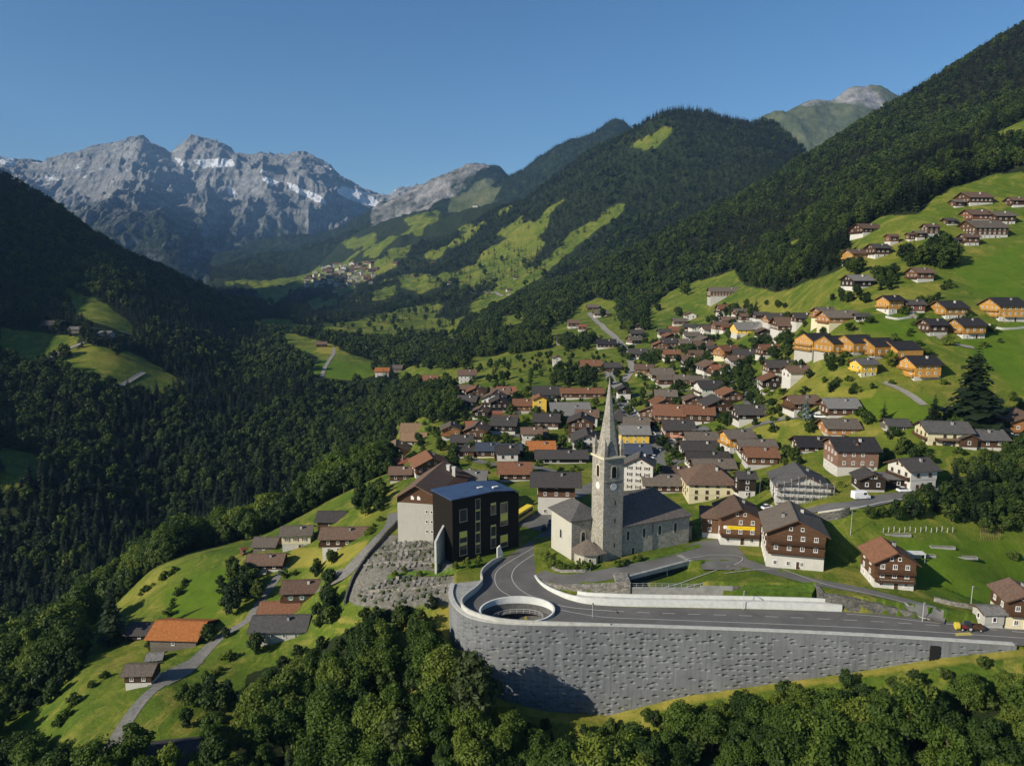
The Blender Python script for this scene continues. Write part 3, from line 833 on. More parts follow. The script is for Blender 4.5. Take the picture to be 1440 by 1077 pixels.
# horizontal rock bands: ledges and steps
st_ = 130.0
zq = ZM / st_ + .8 * fbm(XM / 900.0, YMM / 900.0, 3)
fr = zq - np.floor(zq)
ZM = ZM + (.26 * st_) * (np.clip((fr - .5) * 2.4, -.5, .5) + .5 - fr) * np.interp(YM, [5250, 7000, 8000, 10600], [0, .2, 1, 1])[:, None]
uM, vM = proj(XM, YMM, ZM)
SNOW = [[(272,226),(300,224),(325,222),(330,232),(300,236),(288,240)], [(120,298),(140,295),(142,304),(125,305)], [(365,245),(395,258),(385,264),(368,252)], [(405,258),(450,276),(468,290),(440,282),(408,266)], [(480,262),(520,272),(540,292),(500,285),(470,270)], [(0,218),(22,222),(20,232),(0,230)], [(320,262),(335,270),(330,280),(318,270)], [(508,300),(530,300),(525,312),(505,310)], [(245,222),(262,228),(255,234)]]
sn = np.zeros_like(ZM, bool)
jx = 4 * fbm(XM / 150, YMM / 150, 3)
for pz in SNOW: sn |= inpoly(uM + jx, vM + jx, pz) & (YMM > 7400)
SM = np.stack([blur(sn, 1), np.zeros_like(ZM), np.zeros_like(ZM), np.ones_like(ZM)], -1)
tag(grid_mesh('mountains', XM, YMM, ZM, M['rock'], SM), kind='structure')
# ------------------------------------------------------------------ trees
def quads_from(C, N, U, w, h):
    """leaf-sized rhombs: centres C, normals N, long axis U"""
    N = N / np.linalg.norm(N, axis=1, keepdims=True)
    U = U - N * np.sum(U * N, 1, keepdims=True)
    U /= np.maximum(np.linalg.norm(U, axis=1, keepdims=True), 1e-6)
    B = np.cross(N, U)
    w = w[:, None]; h = h[:, None]
    V = np.stack([C - U * h, C + B * w - U * h * .1, C + U * h, C - B * w - U * h * .1], 1)
    return V.reshape(-1, 3)

def leaf_mesh(name, V, tone, mats, extra=None):
    n = len(V) // 4
    f = np.arange(n * 4).reshape(n, 4)
    mi = np.zeros(n, np.int32)
    if extra is not None:
        ev, ef = extra
        f = np.concatenate([f, ef + len(V)]); V = np.concatenate([V, ev]); mi = np.concatenate([mi, np.ones(len(ef), np.int32)])
        tone = np.concatenate([tone, np.full(len(ev), .5)])
    me = new_mesh(name, V, f, mats, mi)
    at = me.attributes.new('tone', 'FLOAT', 'POINT')
    at.data.foreach_set('value', tone.astype(np.float32))
    return me

def stick(p, q, r0, r1, k=6):
    p = np.array(p, float); q = np.array(q, float)
    d = q - p; d /= np.linalg.norm(d)
    s = np.cross(d, [.3, 1, .2]); s /= np.linalg.norm(s); t = np.cross(d, s)
    an = np.arange(k) * 2 * np.pi / k
    ring = np.cos(an)[:, None] * s + np.sin(an)[:, None] * t
    V = np.concatenate([p + ring * r0, q + ring * r1])
    F_ = np.array([(i, (i + 1) % k, k + (i + 1) % k, k + i) for i in range(k)])
    return V, F_
def join_sticks(L):
    V = []; F_ = []; b = 0
    for v, f in L:
        V.append(v); F_.append(f + b); b += len(v)
    return np.concatenate(V), np.concatenate(F_)

def broadleaf(seed, nleaf, leaf, H=12.0, R=4.6, nl=26, low=.16, slim=1.0):
    """crown of lobes carrying leaf clumps; returns leaf quads, tone and the limbs"""
    g = np.random.default_rng(seed)
    zc = H * (.5 + low / 2) ; rz = H * (1 - low) / 2
    lob = []
    for i in range(nl):
        d = g.normal(size=3); d /= np.linalg.norm(d)
        rr = g.uniform(.45, .82)
        p = d * rr
        taper = 1.0 - .38 * max(p[2], 0) ** 1.3
        c = np.array([p[0] * R * slim * taper, p[1] * R * slim * taper, zc + p[2] * rz])
        lob.append((c, g.uniform(.26, .46) * R * (1.0 - .25 * max(p[2], 0)), g.uniform(.15, .85)))
    ws = np.array([q[1] ** 2 for q in lob]); ws /= ws.sum()
    k = g.choice(nl, nleaf, p=ws)
    LC = np.array([q[0] for q in lob])[k]; LR = np.array([q[1] for q in lob])[k]; LT = np.array([q[2] for q in lob])[k]
    d = g.normal(size=(nleaf, 3)); d /= np.linalg.norm(d, axis=1, keepdims=True)
    rr = LR * (.62 + .42 * g.random(nleaf)) * (1 + .25 * np.sin(d[:, 0] * 7 + LT * 20) * np.sin(d[:, 1] * 8 + LT * 9))
    C = LC + d * rr[:, None] * np.array([1, 1, .85])
    keep = C[:, 2] > H * low * .7
    C, d, LT, LR = C[keep], d[keep], LT[keep], LR[keep]
    n = len(C)
    N = d * .8 + np.array([0, 0, .35]) + g.normal(size=(n, 3)) * .45
    U = g.normal(size=(n, 3))
    s = leaf * g.uniform(.6, 1.35, n)
    V = quads_from(C, N, U, s * .62, s)
    tone = np.clip(.25 + .35 * LT + .3 * g.random(n), 0, 1)
    sticks = [stick((0, 0, -1.2), (g.normal() * .2, g.normal() * .2, H * .5), R * .075, R * .045), stick((0, 0, H * .5), (g.normal() * .4, g.normal() * .4, H * .86), R * .045, R * .012)]
    for i in range(7):
        c = lob[g.integers(nl)][0]
        z0 = H * g.uniform(.2, .5)
        sticks.append(stick((0, 0, z0), c * .92, R * .028, R * .008, 5))
    return V, np.repeat(tone, 4), join_sticks(sticks)

def conifer(seed, whorls, per, H=17.0, R=3.3, low=.06, ragged=.3, parts=3):
    g = np.random.default_rng(seed)
    C = []; N = []; U = []; w = []; h = []; tn = []
    for i in range(whorls):
        f = (i + .5) / whorls
        z = H * (low + (1 - low) * f)
        rad = R * (1 - f) ** .82 * (1 + ragged * (g.random() - .5)) + .12
        k = max(3, int(per * (1 - .55 * f)))
        a0 = g.random() * 6.28
        wt = g.random()
        for j in range(k):
            an = a0 + j * 2 * np.pi / k + g.normal() * .18
            r = rad * g.uniform(.7, 1.18)
            dr = np.array([np.cos(an), np.sin(an), 0])
            droop = g.uniform(.18, .42)
            for q in range(parts):
                m = (q + .6) / parts
                c = dr * r * m + np.array([0, 0, z - droop * r * m * m + .12 * r * m])
                ax = dr + np.array([0, 0, -droop * 1.4 * m])
                nn = np.array([0, 0, 1.0]) + dr * .35 + g.normal(size=3) * .25
                C.append(c); N.append(nn); U.append(ax)
                h.append(r / parts * .85); w.append(r * (.26 + .14 * (1 - m)) * g.uniform(.7, 1.25) + .05)
                tn.append(.2 + .35 * wt * .6 + .4 * g.random())
    V = quads_from(np.array(C), np.array(N), np.array(U), np.array(w), np.array(h))
    sticks = [stick((0, 0, -1.2), (0, 0, H * .97), R * .075, .03)]
    return V, np.repeat(np.clip(np.array(tn), 0, 1), 4), join_sticks(sticks)

def proto_pair(name, gen, mat):
    V, t, (sv, sf) = gen
    return (leaf_mesh(name + '_crown', V, t, [mat]), new_mesh(name + '_trunk', sv, sf, [M['bark']]))

NEAR_B = [proto_pair('broadleaf', broadleaf(11 + i, 6400, .30, H=12.0, R=4.6 * (1 if i != 3 else .8), nl=30 + 3 * i, low=.13), M['leaf']) for i in range(6)]
NEAR_B += [proto_pair('broadleaf', broadleaf(121 + i, 3600, .30, H=12.0, R=3.5, nl=17, low=.22, slim=.9), M['leaf']) for i in range(2)]
NEAR_C = [proto_pair('conifer', conifer(31 + i, 26, 13, H=17.0, R=3.2 + .3 * (i % 3), parts=4, ragged=.5), M['needle']) for i in range(4)]

PROTO = bpy.data.collections.new('tree_kinds')
def stuff_coll(name, gens, mat):
    c = bpy.data.collections.new(name)
    for i, (V, t, st) in enumerate(gens):
        me = leaf_mesh(name, V, t, [mat, M['bark']], st)
        o = bpy.data.objects.new('%s_%02d' % (name, i), me)
        c.objects.link(o)
    return c
MID_B = stuff_coll('mid_broadleaf', [broadleaf(51 + i, 1300, .62, nl=22 + 2 * i, low=.1) for i in range(4)], M['leaf_far'])
MID_C = stuff_coll('mid_conifer', [conifer(61 + i, 15, 9, parts=2, ragged=.5) for i in range(3)], M['needle'])
FAR_B = stuff_coll('far_broadleaf', [broadleaf(71 + i, 320, 1.15, nl=12, low=.05) for i in range(3)], M['leaf_far'])
FAR_C = stuff_coll('far_conifer', [conifer(81 + i, 8, 6, parts=1, ragged=.4, R=3.0) for i in range(3)], M['needle'])

def instancer(name, P, S, RZ, IDX, coll, label):
    """one object: a cloud of points, each carrying a tree"""
    me = bpy.data.meshes.new(name)
    me.vertices.add(len(P)); me.vertices.foreach_set('co', P.astype(np.float32).ravel())
    for nm, ty, arr in (('scl', 'FLOAT', S), ('rot', 'FLOAT', RZ), ('idx', 'INT', IDX)):
        at = me.attributes.new(nm, ty, 'POINT'); at.data.foreach_set('value', arr.astype(np.float32 if ty == 'FLOAT' else np.int32))
    o = link(name, me)
    ng = bpy.data.node_groups.new(name, 'GeometryNodeTree')
    ng.interface.new_socket(name='Geometry', in_out='INPUT', socket_type='NodeSocketGeometry')
    ng.interface.new_socket(name='Geometry', in_out='OUTPUT', socket_type='NodeSocketGeometry')
    N = ng.nodes.new
    gi = N('NodeGroupInput'); go = N('NodeGroupOutput')
    ci = N('GeometryNodeCollectionInfo'); ci.inputs['Collection'].default_value = coll
    ci.inputs['Separate Children'].default_value = True; ci.inputs['Reset Children'].default_value = True
    ip = N('GeometryNodeInstanceOnPoints'); ip.inputs['Pick Instance'].default_value = True
    def attr(nm, ty):
        a = N('GeometryNodeInputNamedAttribute'); a.data_type = ty; a.inputs['Name'].default_value = nm
        return a.outputs['Attribute']
    L = ng.links.new
    L(gi.outputs[0], ip.inputs['Points']); L(ci.outputs[0], ip.inputs['Instance'])
    L(attr('idx', 'INT'), ip.inputs['Instance Index'])
    cx = N('ShaderNodeCombineXYZ'); L(attr('rot', 'FLOAT'), cx.inputs[2])
    L(cx.outputs[0], ip.inputs['Rotation'])
    cs = N('ShaderNodeCombineXYZ'); s_ = attr('scl', 'FLOAT')
    for i in range(3): L(s_, cs.inputs[i])
    L(cs.outputs[0], ip.inputs['Scale'])
    L(ip.outputs[0], go.inputs[0])
    md = o.modifiers.new('trees', 'NODES'); md.node_group = ng
    return tag(o, kind='stuff')

# ---- where the trees stand
HM = np.maximum.accumulate((ZG - ZC) / YG[:, None], 0)
def grid_at(G, x, y):
    i = np.clip(np.rint((np.log(np.maximum(y, 45.01)) - S0) / (S1 - S0) * (NY - 1)).astype(int), 0, NY - 1)
    j = np.clip(np.rint(np.interp(x / np.maximum(y, 45.01), AG, np.arange(NA))).astype(int), 0, NA - 1)
    return G[i, j]
FORB = OPN | FOOT | CEM
pts = []
# thickets inside the open ground: hedges, copses and garden woods (outline, tree height, spacing)
COPSE = [
 ([(1188,742),(1240,722),(1330,694),(1345,665),(1400,640),(1460,590),(1460,752),(1405,757),(1380,748),(1300,728)], 6.0, 3.0),
 ([(1062,476),(1115,476),(1136,497),(1130,512),(1080,508),(1058,490)], 8, 6),
 ([(1150,516),(1200,516),(1196,532),(1150,535)], 7, 6),
 ([(960,495),(1000,500),(985,530),(965,525)], 10, 6.5),
 ([(1000,525),(1060,520),(1075,545),(1020,560),(1000,545)], 7, 6),
 ([(1150,425),(1180,420),(1205,432),(1180,436)], 6, 7),
 ([(1262,365),(1330,355),(1348,372),(1330,380),(1270,378)], 12, 6),
 ([(1160,375),(1200,365),(1215,385),(1190,395)], 10, 6),
 ([(560,560),(610,548),(650,560),(640,600),(590,600),(548,590)], 11, 6),
 ([(590,500),(660,505),(655,520),(600,520)], 11, 7),
 ([(700,470),(770,470),(775,490),(720,500)], 12, 7),
 ([(780,480),(840,478),(830,490),(790,495)], 10, 7),
 ([(865,432),(905,425),(912,465),(880,468)], 13, 7),
 ([(780,520),(840,518),(835,545),(790,545)], 8, 6),
 ([(740,575),(790,572),(795,600),(760,605)], 8, 6),
 ([(1010,440),(1080,425),(1085,440),(1030,445)], 8, 9),
 ([(860,495),(960,500),(960,515),(900,512)], 8, 7),
 ([(1085,570),(1110,590),(1100,600),(1080,590)], 4, 5),
 ([(1020,430),(1060,445),(1050,460),(990,455)], 7, 9),
 ([(1240,640),(1300,620),(1310,660),(1260,655)], 6, 5),
 ([(1150,545),(1230,545),(1240,560),(1170,560)], 5, 5),
 ([(1120,600),(1160,590),(1165,610),(1125,615)], 5, 5),
 ([(495,705),(535,690),(560,705),(545,720),(505,728)], 7, 4.5),
 ([(300,830),(330,800),(370,810),(365,850),(330,870)], 8, 5.5),
 ([(255,1000),(300,965),(330,1000),(335,1060),(290,1075),(262,1040)], 8, 5.0),
 ([(1232,388),(1262,386),(1262,412),(1236,412)], 9, 6),
 ([(1180,415),(1230,415),(1228,428),(1185,428)], 5, 5),
 ([(1280,420),(1325,418),(1322,432),(1284,436)], 5, 5),
 ([(1322,398),(1350,396),(1350,408),(1325,408)], 4, 5),
 ([(1385,560),(1440,560),(1440,580),(1390,585)], 5, 6),
 ([(1235,585),(1262,580),(1262,604),(1240,606)], 7, 5),
 ([(1100,640),(1130,640),(1135,660),(1105,668)], 4, 4),
 ([(285,905),(312,880),(325,895),(300,915)], 6, 5),
 ([(205,905),(225,890),(232,900),(212,915)], 5, 5),
 ([(343,902),(370,896),(374,925),(348,930)], 7, 4.5),
 ([(430,800),(470,790),(480,860),(450,900),(435,870)], 7, 5.0),
]
def add_pts(x, y, hmin, hmax, pc):
    z = hgt(x, y)
    n = len(x)
    con = RNG.random(n) < pc
    h = RNG.uniform(hmin, hmax, n) * np.where(con, 1.25, 1.0)
    pts.append(np.stack([x, y, z, h, con.astype(float)], 1))
def jgrid(x0, x1, y0, y1, s):
    gx, gy = np.meshgrid(np.arange(x0, x1, s), np.arange(y0, y1, s))
    gx = gx + RNG.uniform(-.45, .45, gx.shape) * s; gy = gy + RNG.uniform(-.45, .45, gx.shape) * s
    return gx.ravel(), gy.ravel()
for y0, y1, s, h0, h1 in ((92, 175, 4.9, 7.5, 14.5), (175, 330, 6.3, 9, 15), (330, 720, 6.9, 9, 15.5), (720, 1500, 8.4, 10, 16.5), (1500, 3300, 14.5, 16, 24)):
    x, y = jgrid(-.9 * y1, 1.0 * y1, y0, y1, s)
    thin = RNG.random(len(x)) < (.2 if y0 >= 1500 else .04 if y0 >= 720 else 0)      # single trees out on the far meadows
    k = (x / y > -.88) & (x / y < .98) & (~grid_at(FORB, x, y) | thin)
    x, y = x[k], y[k]
    z = hgt(x, y)
    vis = (z + h1 - ZC) / y > grid_at(HM, x, y * .985) - (.012 if y0 > 300 else .06)
    x, y, z = x[vis], y[vis], z[vis]
    if y0 < 170:      # not inside the wall, not where the wall would be hidden
        dw = np.min(np.hypot(x[:, None] - WALL[None, ::4, 0], y[:, None] - WALL[None, ::4, 1]), 1)
        k = dw > 4.4
        x, y = x[k], y[k]
    pcv = {92: .05, 175: .10, 330: .45, 720: .55, 1500: .8}[y0]
    pn = np.clip(pcv + 1.25 * fbm(x / 150.0, y / 150.0, 3) + np.clip((hgt(x, y) - 180) / 500, -.2, .4), 0.02, .97)
    zz = hgt(x, y); n = len(x)
    pn = np.where((x < -60) & (y > 330), np.clip(pn + .3, 0, .95), pn)        # the shady side is spruce
    con = RNG.random(n) < pn
    h = RNG.uniform(h0, h1, n) * np.where(con, 1.22, 1.0) * np.where(RNG.random(n) < .15, RNG.uniform(.55, 1.25, n), 1)
    if y0 >= 720:      # leave the meadows behind in view
        ut, vt = proj(x, y, zz + h * .8)
        cov = np.zeros(n, bool)
        for poly_, ya, yb in OPEN[:-1]: cov |= inpoly(ut, vt, poly_) & (RNG.random(n) < .93) & (y < yb)
        k = ~cov
        x, y, zz, h, con = x[k], y[k], zz[k], h[k], con[k]; n = len(x)
    # low, sunny bank that leaves the wall in view
    if y0 in (92, 175):
        u_, v_ = proj(x, y, zz + h)
        lim = np.interp(u_, [300, 420, 470, 520, 560, 600, 640, 690, 720, 760, 800, 850, 900, 960, 1020, 1060, 1090, 1120, 1160, 1240, 1300, 1340, 1360, 1400, 1440], [960, 915, 880, 850, 835, 850, 876, 888, 975, 1013, 1018, 1022, 1000, 980, 970, 955, 938, 955, 968, 950, 950, 925, 925, 935, 925])
        lim = np.where(y < 222, lim + RNG.uniform(-2, 26, n), 0)
        for _ in range(14):
            u_, v_ = proj(x, y, zz + h)
            h = np.where(v_ < lim, h * .93, h)
        k = h > 1.8
        x, y, zz, h, con = x[k], y[k], zz[k], h[k], con[k]
    pts.append(np.stack([x, y, zz, h, con.astype(float)], 1))
for poly, h, s in COPSE:
    q = [hit(u, v) for u, v in poly]
    q = [(p.x, p.y) for p in q if p is not None]
    xs = [p[0] for p in q]; ys = [p[1] for p in q]
    x, y = jgrid(min(xs), max(xs), min(ys), max(ys), s)
    k = inpoly(x, y, q)
    add_pts(x[k], y[k], h * .6, h * 1.15, .12 if poly[0][0] > 560 else 0.0)
# the sunny belt of broadleaves along the rim of the gorge
ycr = np.linspace(138, 350, 213)
rim = []
for u in np.arange(2, 556, 2.0):
    a = (u - CX) / F / .935
    k_ = np.nonzero(grid_at(OPN, a * ycr, ycr) & (ycr < 318))[0]
    if len(k_): rim.append((a, ycr[k_[-1]]))
rim = np.array(rim)
for _ in range(6): rim[1:-1, 1] = (rim[:-2, 1] + rim[1:-1, 1] * 2 + rim[2:, 1]) / 4
for off, st__, h0, h1 in ((-3, 2.3, 3, 7), (1.5, 2.6, 6, 11), (6.5, 2.6, 9, 15), (12, 2.8, 12, 19), (18, 3.2, 14, 22), (25, 3.6, 16, 24)):
    k_ = np.arange(0, len(rim), max(1, int(round(st__ / .46)))).astype(int)
    yy_ = rim[k_, 1] + off + RNG.uniform(-2, 2, len(k_)); xx_ = rim[k_, 0] * yy_ + RNG.uniform(-1.5, 1.5, len(k_))
    uu_ = proj(xx_, yy_, hgt(xx_, yy_))[0]
    ok_ = ~((uu_ > 326) & (uu_ < 360) & (off < 8)) & ~((uu_ > 395) & (uu_ < 500) & (off < 4)) & (RNG.random(len(k_)) < .9)
    add_pts(xx_[ok_], yy_[ok_], h0, h1, .02)
# scattered garden trees through the village and single trees on the meadows
x, y = jgrid(-120, 420, 215, 640, 13)
k = grid_at(OPN, x, y) & ~grid_at(pl, x, y)
u_, v_ = proj(x, y, hgt(x, y))
k &= inpoly(u_, v_, [(560,600),(640,510),(800,450),(860,430),(960,440),(1100,430),(1180,470),(1180,560),(1120,640),(1060,650),(1040,620),(960,690),(700,640),(600,650)])
x, y = x[k], y[k]
GARDEN = np.stack([x, y], 1)
# ------------------------------------------------------------------ the great patterned wall
FOOTPRINTS = []
root = empty('patterned_wall', (float(WALL[len(WALL) // 2][0]), float(WALL[len(WALL) // 2][1]), 0))
tag(root, 'huge curved grey concrete wall with rows of dark dimples, holding up the road', 'retaining wall')
org = np.array(root.location)
WZ_TOP = 0.25
step = .2
Pw = smooth_line([g0(u, v) for u, v in WALL_PX], step)
Nw = normals2(Pw)
if Nw[len(Nw) // 2][1] > 0: Nw = -Nw
ns = len(Pw)
foot = hgt(Pw[:, 0] + Nw[:, 0] * 2.0, Pw[:, 1] + Nw[:, 1] * 2.0) - 1.6
foot = np.minimum(foot, -1.5)
nz = 112
zrow = np.linspace(0, 1, nz)
S_ = np.arange(ns) * step
ZW = WZ_TOP + (foot[:, None] - WZ_TOP) * zrow[None, :]
SW = np.repeat(S_[:, None], nz, 1)
g = np.random.default_rng(5)
cw, ch = 1.8, 1.36
rowi = np.floor((WZ_TOP - .9 - ZW) / ch).astype(int)
shift = (rowi % 2) * cw * .5 + (rowi * 37 % 5) * .22
ci = np.floor((SW + shift) / cw).astype(int)
R1 = g.random((60, 400)); R2 = g.random((60, 400)); R3 = g.random((60, 400)); R4 = g.random((60, 400))
ri = np.clip(rowi, 0, 59); cj = np.clip(ci, 0, 399)
px_ = (ci + .5) * cw - shift + (R1[ri, cj] - .5) * 1.0
pz_ = WZ_TOP - .9 - (rowi + .5) * ch + (R2[ri, cj] - .5) * .8
wx = .30 + .34 * R3[ri, cj]
dx = (SW - px_) / wx; dzz = (ZW - pz_ + .10 * np.abs(SW - px_)) / (.115 + .06 * R4[ri, cj])
dep = np.exp(-(dx ** 2 + dzz ** 2) ** 1.5) * np.where(R1[ri, cj] * 7.31 % 1 < .80, .38 + .60 * R4[ri, cj], .02)
dep = np.where(rowi >= 0, dep, 0)
joint = np.exp(-(((SW % 7.2) - 3.6) / .10) ** 2) * .05
rough_ = .006 * fbm(SW / .9, ZW / .9, 3) + .0 * np.exp(-dzz ** 2 * .25) * np.sin(SW * 1.1 + rowi)
D = -(dep + joint) + rough_
D[:, :3] = 0
VX = Pw[:, 0][:, None] + Nw[:, 0][:, None] * D - org[0]
VY = Pw[:, 1][:, None] + Nw[:, 1][:, None] * D - org[1]
vv_ = np.stack([VX.ravel(), VY.ravel(), ZW.ravel()], 1)
ii = np.arange((ns - 1) * (nz - 1)); r_ = ii // (nz - 1); c_ = ii % (nz - 1); a_ = r_ * nz + c_
ff = np.stack([a_, a_ + 1, a_ + nz + 1, a_ + nz], 1)
def mat_wallface():
    T = NT('patterned_concrete'); pos = T.coord()
    c = T.ramp(T.noise(.16, 5, .65, pos), [(.25, (.125, .132, .138)), (.5, (.162, .170, .176)), (.78, (.20, .207, .21))])
    c = T.mix(.75, c, T.ramp(T.noise(1.0, 4, .7, T.map(pos, (1.3, 1.3, .09))), [(.28, (.62, .61, .58)), (.5, (1, 1, 1)), (.75, (1.22, 1.22, 1.2))]), 'MULTIPLY')
    c = T.mix(.4, c, T.ramp(T.noise(5.0, 3, .7, pos), [(.25, (.7, .7, .7)), (.75, (1.25, 1.25, 1.25))]), 'MULTIPLY')
    T.col(c).rough(.85, .15); T.bump(T.noise(6, 3, .7, pos), .25, .03)
    return T.m
M['wall_face'] = mat_wallface()
link('wall_face', new_mesh('wall_face', vv_, ff, [M['wall_face']]), root)
def ribbon_wall(P, z0, z1, th, side=1.0, closed=False):
    """solid wall along plan points P, thickness th to the left*side"""
    P = np.asarray(P)[:, :2]; N_ = normals2(P, closed) * side
    n = len(P)
    z0 = np.broadcast_to(z0, n); z1 = np.broadcast_to(z1, n)
    Q = P + N_ * th
    v = []
    for i in range(n):
        v += [(P[i][0], P[i][1], z0[i]), (P[i][0], P[i][1], z1[i]), (Q[i][0], Q[i][1], z1[i]), (Q[i][0], Q[i][1], z0[i])]
    f = []
    m = n if closed else n - 1
    for i in range(m):
        a = 4 * i; b = 4 * ((i + 1) % n)
        for k in range(4):
            f.append((a + k, a + (k + 1) % 4, b + (k + 1) % 4, b + k))
    if not closed:
        f += [(3, 2, 1, 0), (4 * n - 4, 4 * n - 3, 4 * n - 2, 4 * n - 1)]
    return v, f
Lw = Pw[::4] - org[None, :2]; NL = Nw[::4]
sgn = 1.0 if np.dot(normals2(Lw)[40], NL[40]) < 0 else -1.0
v, f = ribbon_wall(Lw + NL * .06, WZ_TOP + .003, WZ_TOP + .22, 1.15, sgn)
MB().add(v, f).build('coping', M['concrete'], root)
# little door low in the wall near its end
k = int(np.argmin(np.abs(proj(Pw[:, 0], Pw[:, 1], np.full(ns, -2.))[0] - 1314)))
ang = math.atan2(Nw[k][1], Nw[k][0]) + math.pi / 2
MB().rbox(Pw[k][0] + Nw[k][0] * .1 - org[0], Pw[k][1] + Nw[k][1] * .1 - org[1], ang, 1.9, .5, foot[k] + .3, -1.0).build('door', M['black'], root)

def strip(name, P, th, z0, z1, mat, label, cat='wall', side=1.0, closed=False, group=None):
    P = np.asarray(P)
    c = P.mean(0)
    v, f = ribbon_wall(P[:, :2] - c[None, :2], z0, z1, th, side, closed)
    o = MB().add(v, f).build(name, mat)
    o.location = (c[0], c[1], 0)
    bm = bmesh.new(); bm.from_mesh(o.data); bmesh.ops.recalc_face_normals(bm, faces=bm.faces); bm.to_mesh(o.data); bm.free()
    return tag(o, label, cat, group)

# parapet along the bend, left of the carriageway
PAR_L = smooth_line([g0(u, v) for u, v in [(706, 786), (694, 794), (682, 804), (677.5, 812), (679, 822), (671, 832), (655, 845), (650, 854), (658, 863.5), (680, 871.5), (712, 876.8), (770, 879), (858, 880.6)]], .6)
hh = np.interp(np.arange(len(PAR_L)), [0, 8, len(PAR_L) * .45, len(PAR_L) * .75, len(PAR_L)], [.9, 1.5, 1.7, 1.1, .8])
strip('parapet', PAR_L, .35, -.5, hh, M['concrete'], 'pale curved parapet wall on the outside of the road bend, edge of the platform', side=-1.0)
# slab between parapet and great wall
tag(MB().prism([g0(u, v) for u, v in [(634, 821), (677, 816), (677, 823), (669, 832), (653, 845), (648, 853), (640, 852), (634, 838)]], -.3, .05).build('concrete_slab', M['concrete_grey']), 'flat grey concrete slab at the corner of the platform beside the graveyard', 'slab')

# ---- carriageway with the oval opening
OV_N = 72
def oval(k, z=0.0):
    t = np.linspace(0, 2 * np.pi, OV_N, endpoint=False)
    return np.stack([OVAL_C[0] + OVAL_R[0] * k * np.cos(t), OVAL_C[1] + (OVAL_R[1] * k) * np.sin(t)], 1)
ROAD_OUT = [tuple(p) for p in PAR_L] + [g0(u, v) for u, v in [(860, 880), (960, 883.5), (1080, 888), (1200, 893.5), (1320, 900.5), (1430, 907.5), (1520, 912)]]
ROAD_IN = [g0(u, v) for u, v in [(1520, 890), (1436, 882), (1320, 873), (1240, 863.5), (1184, 860), (1060, 857), (960, 855), (880, 853.5), (830, 850.5), (803, 845), (785, 838), (768, 829), (757, 820), (752, 811), (755, 800), (762, 790), (775, 776), (786, 758), (792, 745)]]
ROAD_END = [g0(u, v) for u, v in [(768, 743), (752, 757), (735, 768), (716, 781)]]
def sheet(name, outline, hole, z, mat):
    bm = bmesh.new()
    es = []
    for ring in [outline] + ([hole] if hole is not None else []):
        vs_ = [bm.verts.new((p[0], p[1], z)) for p in ring]
        es += [bm.edges.new((vs_[i], vs_[(i + 1) % len(vs_)])) for i in range(len(vs_))]
    bmesh.ops.triangle_fill(bm, use_beauty=True, use_dissolve=False, edges=es, normal=(0, 0, 1))
    bmesh.ops.recalc_face_normals(bm, faces=bm.faces)
    me = bpy.data.meshes.new(name); bm.to_mesh(me); bm.free(); me.materials.append(mat)
    me.update()
    if len(me.polygons) and me.polygons[0].normal.z < 0: me.flip_normals()
    return link(name, me)
tag(sheet('road', ROAD_OUT + ROAD_IN + ROAD_END, [tuple(p) for p in oval(1.0)], .03, M['asphalt']), kind='structure')

def marking(name, px, w, dash=None, z=.036, mat=None):
    P = smooth_line([g0(u, v) for u, v in px], .5)
    N_ = normals2(P)
    mb = MB()
    for i in range(len(P) - 1):
        if dash and (i * .5) % (dash[0] + dash[1]) >= dash[0]: continue
        a, b = P[i], P[i + 1]
        mb.add([(a[0] - N_[i][0] * w / 2, a[1] - N_[i][1] * w / 2, z), (b[0] - N_[i + 1][0] * w / 2, b[1] - N_[i + 1][1] * w / 2, z), (b[0] + N_[i + 1][0] * w / 2, b[1] + N_[i + 1][1] * w / 2, z), (a[0] + N_[i][0] * w / 2, a[1] + N_[i][1] * w / 2, z)], [(0, 1, 2, 3)])
    return tag(mb.build(name, mat or M['paint']), kind='structure')
marking('road_edge_line', [(764, 762), (738, 777), (713, 792), (699, 803), (696, 816), (703, 829), (722, 840)], .20)
marking('road_edge_line', [(786, 857), (845, 867), (930, 871), (1060, 876), (1200, 882), (1330, 889.5), (1440, 897)], .18)
marking('road_centre_line', [(779, 757), (757, 775), (733, 791), (722, 802), (720.5, 815), (733, 830), (760, 843), (800, 853.5), (860, 859)], .22)
marking('road_centre_line', [(860, 859), (930, 862), (1060, 866), (1200, 872), (1330, 880), (1440, 889)], .18, (3.0, 3.0))
marking('road_edge_line', [(1190, 863), (1240, 867), (1320, 876), (1430, 885)], .18)
marking('pavement_edge', [(860, 878.5), (960, 881.5), (1080, 886), (1200, 891), (1320, 898), (1430, 905)], .35, None, .05, M['kerb'])

# ---- oval opening: white rim, inner drum, ramp, railing
root = empty('oval_ramp_wall', (OVAL_C[0], OVAL_C[1], 0))
tag(root, 'white oval concrete rim round the opening in the road bend', 'ramp rim')
o0 = np.array([[OVAL_C[0], OVAL_C[1]]])
tt = np.linspace(0, 2 * np.pi, OV_N, endpoint=False)
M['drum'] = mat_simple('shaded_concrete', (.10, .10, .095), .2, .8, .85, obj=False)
rim_z = .72 + .62 * np.clip(np.sin(tt + .35), -.4, 1)
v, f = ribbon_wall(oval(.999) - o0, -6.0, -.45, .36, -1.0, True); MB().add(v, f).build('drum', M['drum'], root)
v, f = ribbon_wall(oval(1.0) - o0, -.449, rim_z, .38, -1.0, True)
if np.dot(normals2(oval(1.0), True)[0], [1, 0]) * -1.0 < 0:
    pass
MB().add(v, f).build('rim', M['concrete_white'], root)
a = oval(.995) - o0; b = oval(.72) - o0
mb = MB()
